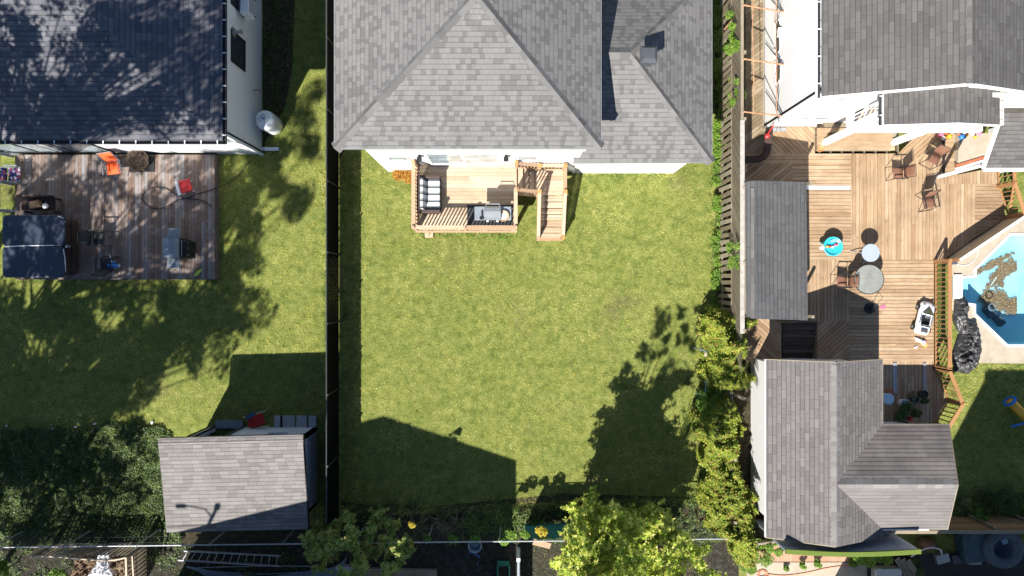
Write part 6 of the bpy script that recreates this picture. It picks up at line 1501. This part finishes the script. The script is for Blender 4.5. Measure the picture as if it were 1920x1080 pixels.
def tree(name, label, base, ht, crown, nclump, rcl, nleaf, lsize, mat, group=None, seed=0, trunk=.14, cat='tree', zr=(.45,1.0), lean=(0,0), parts=True, up=.6, spikes=0, ros=0, holes=()):
    """crown: (rx, ry). limbs run from the trunk to every clump"""
    rr_ = random.Random(seed); t = thing(name, label, cat, base, 0, group); base = Vector(base); cs = []; rs = []
    for i in range(nclump):
        for _ in range(30):
            a = rr_.uniform(0,6.283); q = rr_.random()**.5; z = rr_.uniform(*zr); lim = math.sqrt(max(.05,1-((z-.62)/.5)**2))
            sx_ = base.x+lean[0]*z+crown[0]*q*math.cos(a)+.47*z*ht; sy_ = base.y+lean[1]*z+crown[1]*q*math.sin(a)+.89*z*ht
            if q <= lim and not any(((sx_-h[0])/h[2])**2+((sy_-h[1])/h[3])**2 < 1 for h in holes): break
        cs.append((base.x+lean[0]*z+crown[0]*q*math.cos(a), base.y+lean[1]*z+crown[1]*q*math.sin(a), base.z+z*ht)); rs.append(rcl*rr_.uniform(.6,1.25))
    top = base+Vector((lean[0]*.6,lean[1]*.6,ht*.72)); b = MB(); b.tube([base, base+Vector((lean[0]*.15+.05,lean[1]*.15,ht*.3)), top], [trunk,trunk*.7,trunk*.3], 8); tk = b.build('trunk', MT['bark'], t, smooth=True)
    b = MB()
    for i in range(0, nclump, max(1, nclump//40)):
        c = Vector(cs[i]); f = rr_.uniform(.3,.8); s0 = base.lerp(top, f*min(1,(c.z-base.z)/(ht*.8))); mid = s0.lerp(c,.5)+Vector((0,0,.1*ht*.3)); b.tube([s0, mid, c], [trunk*.32,trunk*.2,trunk*.08], 5)
    b.build('branches', MT['bark'], tk)
    pts = clumps(cs, rs, nleaf, seed)
    if spikes:   # leaf sprays pointing out of the clumps
        rng = np.random.default_rng(seed+5); k = len(cs); ex = []
        for _ in range(spikes):
            i = rng.integers(k); a = rng.uniform(0,6.283); d = np.array([math.cos(a),math.sin(a),rng.uniform(-.2,.6)]); L = rs[i]*rng.uniform(1.0,1.7)
            for m in range(14): ex.append(np.array(cs[i])+d*L*(.5+.5*m/13)+rng.normal(0,.045,3))
        pts = np.vstack([pts, np.array(ex)])
    V, Fc = leaves(pts, lsize, up, seed)
    if ros: V2, F2 = rosettes(cs, rs, ros, lsize*1.25, seed); Fc = np.vstack([Fc, F2+len(V)]); V = np.vstack([V, V2])
    raw_mesh('crown', V, Fc, mat, t); return t
# maple in the foreground
c = P(1185,1040,0)
tree('maple_tree', 'yellow green maple with pointed leaves at the bottom edge of the lawn', (3.7,-9.45,0), 6.0, (1.75,1.55), 105, .33, 2400, .10, MT['lf_maple'], seed=3, trunk=.12, lean=(-.3,.25), zr=(.34,1.02), ros=6600, holes=GAP)
tree('maple_tree', 'slender maple shoots leaning over the lawn at the left of the big maple', (2.5,-8.35,0), 4.8, (.62,1.05), 30, .24, 400, .09, MT['lf_maple'], seed=8, trunk=.06, lean=(.0,.55), ros=900)
tree('maple_tree', 'tall loose maple at the right of the big maple, mostly below the bottom edge', (5.1,-8.9,0), 8.6, (1.2,1.4), 34, .20, 500, .10, MT['lf_maple'], seed=14, trunk=.06, zr=(.62,1.0), ros=620, holes=GAP)
tree('maple_tree', 'tall feathery maple leader rising behind the big maple', (2.5,-9.3,0), 9.0, (1.35,1.3), 34, .17, 250, .10, MT['lf_maple'], seed=15, trunk=.05, zr=(.66,1.0), ros=520, holes=GAP)
tree('maple_tree', 'low dense maple crown filling the right half of the bottom clump', (4.7,-9.25,0), 3.5, (1.5,1.35), 62, .30, 1400, .10, MT['lf_maple'], seed=27, trunk=.06, zr=(.3,1.02), ros=3600)
tree('sumac_tree', 'small dusky sumac left of the pair at the bottom of the lawn', (-6.0,-9.3,0), 3.6, (1.0,1.15), 22, .20, 150, .09, MT['lf_shade'], 'small sumacs along the back fence', seed=21, trunk=.05, ros=720)
tree('sumac_tree', 'small dusky sumac right of the pair with one sunlit yellow tip', (-4.7,-9.2,0), 3.5, (1.1,1.1), 24, .20, 150, .09, MT['lf_shade'], 'small sumacs along the back fence', seed=22, trunk=.05, ros=780)
tree('sumac_tree', 'narrow dusky sumac behind the end of the pipe bundle', (-6.9,-9.2,0), 3.0, (.45,.6), 12, .22, 150, .10, MT['lf_shade'], 'small sumacs along the back fence', seed=23, trunk=.04, ros=380)
tree('shrub', 'sunlit yellow green shrub in the lower left corner', (-19.3,-10.7,0), 1.9, (.6,.4), 10, .28, 1600, .1, MT['lf_yel'] if False else MT['lf_green'], seed=31, trunk=.03, cat='shrub', spikes=30)
tree('shrub', 'small sunlit shoot beside the compost heap', (-17.3,-10.9,0), 1.2, (.2,.35), 5, .18, 500, .09, MT['lf_green'], seed=32, trunk=.02, cat='shrub')
# trees outside the picture whose shade falls across the left yard
def shade_tree(label, base, blobs, holes, per, lsize, seed, rcl=.5, trunk=.2, thr=.12):
    """crown made of leaf clumps; blobs: (px,py,rx,ry,receiver height,crown height,clumps) give where its shade lies"""
    rr_ = random.Random(seed); cs = []; rs = []
    for (px, py, rx, ry, zr_, zc, n) in blobs:
        for _ in range(n):
            for _t in range(40):
                a = rr_.uniform(0,6.283); q = rr_.random()**.5; x = px+rx*q*math.cos(a); y = py+ry*q*math.sin(a)
                if not any(((x-h[0])/h[2])**2+((y-h[1])/h[3])**2 < 1 for h in holes) and noise.noise(Vector((x/34,y/48,seed)))+.5*noise.noise(Vector((x/14,y/18,seed))) < thr: break
            else: continue
            g_ = P(x, y, zr_); z = zc+rr_.uniform(-1,1); cs.append((g_.x-.47*(z-zr_), g_.y-.89*(z-zr_), z)); rs.append(rcl*rr_.uniform(.7,1.25))
    t = thing('deciduous_tree', label, 'tree', base, 0, 'tall trees west of the yards'); base = Vector(base); c0 = sum((Vector(c) for c in cs), Vector())/len(cs)
    top = base.lerp(Vector((c0.x,c0.y,c0.z)), .85); b = MB(); b.tube([base, base+Vector((0,0,c0.z*.4)), top], [trunk,trunk*.75,trunk*.3], 8); tk = b.build('trunk', MT['bark'], t, smooth=True)
    b = MB()
    for i in range(0, len(cs), 3): c = Vector(cs[i]); s0 = (base+Vector((0,0,c0.z*.4))).lerp(top, rr_.uniform(.2,1)); b.tube([s0, s0.lerp(c,.5)+Vector((0,0,.3)), c], [.06,.04,.015], 5)
    b.build('branches', MT['bark'], tk)
    V, Fc = leaves(clumps(cs, rs, per*len(cs), seed), lsize, .45, seed); raw_mesh('crown', V, Fc, MT['lf_far'], t)
shade_tree('tall leafy tree outside the left edge, beside the grey house', (-21.5,-1,0), [(200,110,240,150,5,13,170),(60,210,120,60,5,12,50),(45,70,70,80,5,12,46),(385,70,40,80,5,12,34),(270,30,90,40,5,12,30),(330,220,90,60,5,12.5,30)],
  [(60,45,22,16),(135,55,38,14),(60,92,34,12),(120,85,30,34),(105,125,20,12),(238,160,32,22),(262,110,16,40),(160,235,26,18),(205,240,16,10),(330,25,22,16),(375,45,18,14),(290,5,40,8),(345,205,12,16),(370,250,14,10),(50,235,12,10),(140,5,25,8)], 46, .17, 16, .40)
shade_tree('tall leafy tree outside the left edge, west of the red brown deck', (-22.5,-6,0), [(200,400,215,120,.4,10,190),(60,460,70,60,.4,9,36),(440,330,55,70,0,11,64),(435,460,50,110,0,11,100),(500,300,40,40,0,12,26)],
  [(45,365,26,16),(300,335,30,14),(75,430,26,18),(270,480,20,36),(335,390,14,10),(385,350,10,40),(180,430,12,14),(395,440,8,40),(150,330,12,26),(300,420,12,14),(15,440,12,18),(200,330,16,8),(390,490,8,24),(210,510,36,10)], 46, .16, 17, .34)
shade_tree('tall leafy tree outside the left edge, southwest of the red brown deck', (-23.5,-11,0), [(70,690,120,130,0,9,300),(0,640,60,120,0,9,120),(240,590,180,60,0,10,170),(120,830,170,60,0,8,120),(120,930,170,80,0,7.5,120),(350,640,90,100,0,10,110),(450,580,60,45,0,11,34),(230,720,90,90,0,9.5,90)],
  [(250,680,30,50),(330,730,40,50),(210,800,30,30),(290,780,40,30),(180,690,14,30),(390,700,20,50)], 42, .16, 18, .36, thr=.14)
shade_tree('slender tall tree outside the left edge, south of the shed', (-22,-15,0), [(575,260,26,60,0,15,18),(555,370,30,30,0,15,14),(510,330,30,40,0,14,14),(590,170,12,20,0,15,4),(540,200,20,30,0,15,6)], [], 52, .16, 19, .33, .15)

# vines and hedge on the right fence
def foliage(name, label, cat, centers, radii, n, size, mat, seed=0, flat=.7, up=.6, kind=None, group=None, shell=.4):
    V, Fc = leaves(clumps(centers, radii, n, seed, flat, shell), size, up, seed); return tag(raw_mesh(name, V, Fc, mat), label, cat, group, kind)
rr_ = random.Random(5)
def bank(name, label, cat, poly, n, size, zlo, zhi, mat, seed, nz=1.3, up=.55):
    """continuous leafy mass over a polygon: uneven top, leaves hanging below it, thinning at the rim"""
    rng = np.random.default_rng(seed); xs = [p[0] for p in poly]; ys = [p[1] for p in poly]; x = rng.uniform(min(xs),max(xs),n*2); y = rng.uniform(min(ys),max(ys),n*2)
    jx = x+np.array([noise.noise(Vector((a*1.7,b_*1.7,seed+.3)))*.35+noise.noise(Vector((a*6,b_*6,seed+.3)))*.16 for a,b_ in zip(x,y)]); k = in_poly(jx,y,poly); x = x[k]; y = y[k]
    D = np.full(len(x), 9.0); m = len(poly)
    for i in range(m):
        a = np.array(poly[i]); c = np.array(poly[(i+1)%m]); d = c-a; tt = np.clip(((x-a[0])*d[0]+(y-a[1])*d[1])/(d@d),0,1); D = np.minimum(D, np.hypot(x-a[0]-tt*d[0], y-a[1]-tt*d[1]))
    h = np.array([.5+.55*noise.noise(Vector((a*nz,b_*nz,seed)))+.38*noise.noise(Vector((a*nz*3.1,b_*nz*3.1,seed)))+.22*noise.noise(Vector((a*8,b_*8,seed))) for a,b_ in zip(x,y)])
    z = (zlo+(zhi-zlo)*np.clip(h,0,1.15))*np.clip(.3+D/.42,0,1)-rng.exponential(.09,len(x)); dens = rng.uniform(0,1,len(x)) < np.clip(.8+h*.6,.5,1)
    p = np.stack([x,y,np.maximum(z,.05)],1)[dens]; V, Fc = leaves(p, size, up, seed); V2, F2 = leaves(p[::7]+rng.normal(0,.05,(len(p[::7]),3)), size*1.35, up, seed+1); return tag(raw_mesh(name, np.vstack([V,V2]), np.vstack([Fc,F2+len(V)]), mat), label, cat)
bank('vine_hedge', 'tall yellow green vine hedge with reddish leaves along the white garage wall', 'hedge', w2(1.8,(1348,745),(1372,738),(1392,760),(1396,860),(1416,960),(1430,1030),(1428,1075),(1402,1080),(1385,1030),(1345,1016),(1322,965),(1336,900),(1326,840),(1312,790)), 170000, .056, 1.2, 2.3, MT['lf_hedge'], 41)
bank('vine', 'yellow green vine spilling over the fence top beside the blue grey shelter roof', 'vine', w2(2.3,(1352,575),(1400,590),(1448,600),(1440,612),(1412,622),(1408,680),(1412,735),(1372,745),(1335,735),(1342,640),(1330,600)), 80000, .056, 1.5, 2.85, MT['lf_hedge'], 42)
cs = []; rs = []
for k in range(150): py = rr_.uniform(-20,640); cs.append(tuple(P(1346+rr_.uniform(-7,8)+(4 if py < 240 else 0), py, rr_.uniform(.05,.4)))); rs.append(rr_.uniform(.08,.22))
foliage('vine', 'low bright green creeper running along the foot of the tall board fence', 'vine', cs, rs, 17000, .06, MT['lf_green'], 43)
cs = []; rs = []
for k in range(34): py = rr_.choice([rr_.uniform(20,110),rr_.uniform(130,200)]); cs.append(tuple(P(1375+rr_.uniform(-9,14), py, rr_.uniform(1.2,2.4)))); rs.append(rr_.uniform(.1,.22))
foliage('vine', 'green creeper climbing the upper part of the board fence beside the narrow passage', 'vine', cs, rs, 5200, .06, MT['lf_green'], 44)
cs = [tuple(P(1378+rr_.uniform(-12,12), 478+rr_.uniform(-22,20), rr_.uniform(1.4,2.6))) for k in range(12)]
foliage('vine', 'small green creeper clump halfway along the lattice topped fence', 'vine', cs, [.16]*12, 1800, .06, MT['lf_green'], 45)
# green leaves in front of hedge at the lawn side
cs = []; rs = []
for k in range(46): cs.append(tuple(P(rr_.uniform(1312,1352), rr_.uniform(735,790), rr_.uniform(.3,1.5)))); rs.append(rr_.uniform(.12,.25))
for k in range(40): cs.append(tuple(P(rr_.uniform(1335,1358), rr_.uniform(590,720), rr_.uniform(.3,1.2)))); rs.append(rr_.uniform(.1,.22))
foliage('shrub', 'pale green leafy shrub growing round the end of the goal frame', 'shrub', cs, rs, 7600, .075, MT['lf_green'], 46)
# ivy ground cover
def cover(name, label, poly, n, size, hmax, mat, seed, nz=1.2, cut=-.25):
    rng = np.random.default_rng(seed); xs = [p[0] for p in poly]; ys = [p[1] for p in poly]; x = rng.uniform(min(xs)-.3,max(xs)+.3,n); y = rng.uniform(min(ys)-.3,max(ys)+.3,n); w_ = np.array([noise.noise(Vector((a*1.5,b_*1.5,seed)))*.4+noise.noise(Vector((a*5,b_*5,seed)))*.2 for a,b_ in zip(x,y)]); k = in_poly(x,y+w_,poly); x = x[k]; y = y[k]
    m = np.array([noise.noise(Vector((a*nz,b_*nz,seed)))+.5*noise.noise(Vector((a*nz*3,b_*nz*3,seed))) for a,b_ in zip(x,y)]); k = m > cut+rng.uniform(-.15,.15,len(m)); x = x[k]; y = y[k]; m = m[k]
    z = .03+np.clip((m-cut),0,1)*hmax*rng.uniform(.5,1.2,len(x)); V, Fc = leaves(np.stack([x,y,z],1), size, .65, seed); return tag(raw_mesh(name, V, Fc, mat), label, 'ground cover', kind='stuff')
cover('ivy', 'dark leafy ivy ground cover left of the shed', g2((-40,812),(150,805),(260,790),(320,815),(345,1010),(250,1018),(-40,1025)), 110000, .07, .16, MT['lf_dark'], 51, 1.2, -.75)
cover('ivy', 'sparse weeds along the foot of the black slatted fence', g2((618,250),(650,250),(655,1000),(560,1010),(590,800),(622,700)), 9000, .07, .3, MT['lf_dark'], 52, 1.5, .0)
cover('weeds', 'tangle of leafy weeds in the bed along the back fence', g2((650,940),(760,950),(1060,945),(1400,930),(1400,1015),(640,1015)), 30000, .07, .45, MT['lf_dark'], 53, 1.4, -.1)
cover('weeds', 'thin weeds at the foot of the pale grey side wall', g2((493,-60),(540,-60),(530,200),(495,290)), 7000, .06, .2, MT['lf_dark'], 54, 1.6, .0)
cover('weeds', 'rough greenery in the dark yard behind the chain link fence', g2((-30,1028),(330,1025),(640,1030),(640,1100),(-30,1100)), 14000, .07, .3, MT['lf_dark'], 55, 1.1, .0)
cover('weeds', 'leafy weeds below the shaded lawn beside the tan board fence', g2((1790,925),(1950,915),(1950,972),(1780,972)), 7000, .07, .5, MT['lf_dark'], 56, 1.6, -.2)
# day lilies: long arching blades
def blades(name, label, cx, cy, n, L, mat, seed, spread=.12, group=None):
    rng = np.random.default_rng(seed); V = []; Fc = []
    for i in range(n):
        a = rng.uniform(0,6.283); l = L*rng.uniform(.6,1.1); d = np.array([math.cos(a),math.sin(a)]); s = np.array([-d[1],d[0]])*.014; o = np.array([cx,cy])+rng.normal(0,spread,2); k = len(V)
        for (u, z, w_) in ((0,0,1),(.3,.55,1.2),(.65,.6,.9),(1,.35,.1)):
            p = o+d*l*u; V.append([*(p-s*w_), z*l*.8+.02]); V.append([*(p+s*w_), z*l*.8+.02])
        for q in range(3): Fc.append([k+2*q,k+2*q+1,k+2*q+3,k+2*q+2])
    return tag(raw_mesh(name, np.array(V), np.array(Fc), mat), label, 'plant', group)
ds = [(720,970,'tan'),(780,985,'tan'),(830,978,'tan'),(860,985,'tan'),(890,975,'green'),(905,990,'green'),(930,962,'green'),(945,978,'green'),(962,972,'green'),(1010,985,'green'),(1180,955,'olive'),(1215,965,'olive')]
MT['straw'] = m_leaf('dry blades', [(0,(.10,.09,.04)),(1,(.26,.22,.12))], .2); MT['blade'] = m_leaf('green blades', [(0,(.06,.13,.02)),(1,(.20,.26,.05))], .3)
wd_ = {'tan':'dry tan','green':'fresh green','olive':'olive'}
pos_ = ['at the left end of the back bed','left of the middle of the back bed','in the middle of the back bed','beside the green clumps','left of the green group','lowest of the green group','reaching farthest onto the lawn','between two larger green clumps','near the lit fence rail','just above the lit fence rail','left of the pair inside the maple shade','right of the pair inside the maple shade']
for i, (x, y, kd) in enumerate(ds):
    p = P(x, y, .2); blades('day_lily', wd_[kd]+' day lily clump '+pos_[i], p.x, p.y, 46, .62, MT['straw' if kd=='tan' else 'blade'], 60+i, group='day lily clumps along the back bed')
# coloured shrubs
for i, (x, y, lb) in enumerate(((748,326,'round orange leaved shrub against the white rear wall, left of the pair'),(768,332,'round orange leaved shrub at the corner of the pine deck, right of the pair'))):
    c = P(x, y, .3); t = thing('shrub', lb, 'shrub', (c.x,c.y,0), 0, 'orange shrubs by the pine deck'); b = MB()
    for k in range(7): a = k*.9; b.tube([(c.x,c.y,0),(c.x+.15*math.cos(a),c.y+.15*math.sin(a),.4)], .008, 4)
    b.build('stems', MT['bark'], t); V, Fc = leaves(clumps([(c.x+.13*math.cos(k),c.y+.13*math.sin(k),.25+.06*(k%3)) for k in range(7)], [.16]*7, 1500, 70+i), .05, .5, 70+i); raw_mesh('foliage', V, Fc, MT['lf_or'], t)
b_c = P(770,312,.3); foliage('shrub', 'small brown leafless shrub between the orange shrubs and the wall', 'shrub', [(b_c.x-.25,b_c.y,.3),(b_c.x,b_c.y,.35)], [.18,.2], 700, .04, MT['straw'], 75)
for i,(x,y,r,lb) in enumerate(((1016,997,.2,'bright yellow spiky plant above the galvanised fence rail'),(960,1005,.22,'yellow green plant on the fence rail, left of the spiky yellow one'),(945,1016,.15,'yellow leaved sprig hanging over the fence rail'),(985,1003,.16,'yellow green plant between the two yellow plants on the rail'),(772,985,.1,'single sunlit yellow tip of the right sumac'),(892,1012,.16,'olive green plant on the fence rail above the grey tub'),(850,1012,.16,'olive green plant on the fence rail left of the grey tub'),(800,1010,.14,'olive plant on the fence rail beside the sumac'))):
    c = P(x,y,1.7 if i != 4 else 3.0); foliage('plant', lb, 'plant', [(c.x,c.y,c.z),(c.x+r*.5,c.y-.03,c.z-.1),(c.x-r*.6,c.y+.02,c.z-.1)], [r,r*.7,r*.7], 520, .07, MT['lf_yel'] if i in (0,4) else MT['lf_green'], 80+i)
# potted foliage
for i,(x,y,r,lb) in enumerate(((1700,765,.3,'dark bushy plant in the white pot'),(1712,742,.2,'brownish feathery plant in the middle pot'),(1690,780,.26,'dark trailing plant over the lowest pot'),(1735,752,.16,'small green plant at the right of the potted group'),(1720,775,.22,'dark green plant over the terracotta pot'))):
    c = P(x,y,.9); foliage('potted_plant', lb, 'plant', [(c.x+r*.4*math.cos(k*1.3),c.y+r*.4*math.sin(k*1.3),.78+.06*(k%3)) for k in range(6)], [r*.5]*6, 750, .055, MT['straw'] if i == 1 else MT['lf_dark'], 90+i, group='plants in pots')
# plants at the lower terrace
for i,(x,y,r,z,lb) in enumerate(((1430,1040,.45,.8,'leafy green shrub at the left of the reddish terrace'),(1455,1028,.3,1.2,'bright green shrub beside the end of the turf topped wall'),(1625,1045,.4,.8,'yellow green shrub at the right end of the reddish terrace'),(1660,1045,.3,.9,'leafy shrub above the silver appliance'),(1720,1065,.3,.6,'dark green fern behind the leaning planks'),(1507,1062,.12,.4,'thin sprig growing at the terrace edge, left of the two'),(1535,1058,.14,.4,'thin sprig growing at the terrace edge, right of the two'),(1600,1056,.15,.3,'small plant at the corner of the pale patio'),(1405,1062,.3,.9,'green shrub at the foot of the tall fence end'),(1890,945,.45,.7,'feathery dark green fern above the tan board fence'),(1845,968,.2,.9,'bright green leaves over the tan board fence'),(1475,1066,.1,.2,'tiny plant at the left of the pale patio'))):
    c = P(x,y,z); foliage('shrub' if r > .2 else 'plant', lb, 'shrub' if r > .2 else 'plant', [(c.x+r*.6*math.cos(k*1.7),c.y+r*.6*math.sin(k*1.7),z*(.5+.5*(k%4)/3)) for k in range(8)], [r*.5]*8, int(500+3500*r), .065, MT['lf_dark'] if i in (4,9) else MT['lf_green'], 100+i)
# weeds under the little deck and clumps in the lawn
cover('weeds', 'taller weeds in the grass under the edge of the pine deck', g2((780,425),(965,425),(965,446),(790,446)), 2600, .05, .3, MT['lf_green'], 57, 2.5, -.1)
# fallen leaves on lawns
def fallen(name, label, polys, n, mat, seed):
    rng = np.random.default_rng(seed); P_ = []
    for poly in polys:
        xs = [p[0] for p in poly]; ys = [p[1] for p in poly]; x = rng.uniform(min(xs),max(xs),n); y = rng.uniform(min(ys),max(ys),n); k = in_poly(x,y,poly); P_.append(np.stack([x[k],y[k],rng.uniform(.04,.07,k.sum())],1))
    V, Fc = leaves(np.vstack(P_), .06, .8, seed); tag(raw_mesh(name, V, Fc, mat), label, 'leaves', kind='stuff')
fallen('fallen_leaves', 'small yellow leaves scattered on the lawns', [g2((668,300),(1340,300),(1340,930),(668,930)), g2((405,300),(610,300),(610,660),(405,660)), g2((1780,690),(1960,690),(1960,900),(1780,900))], 420, MT['lf_yel'], 121)
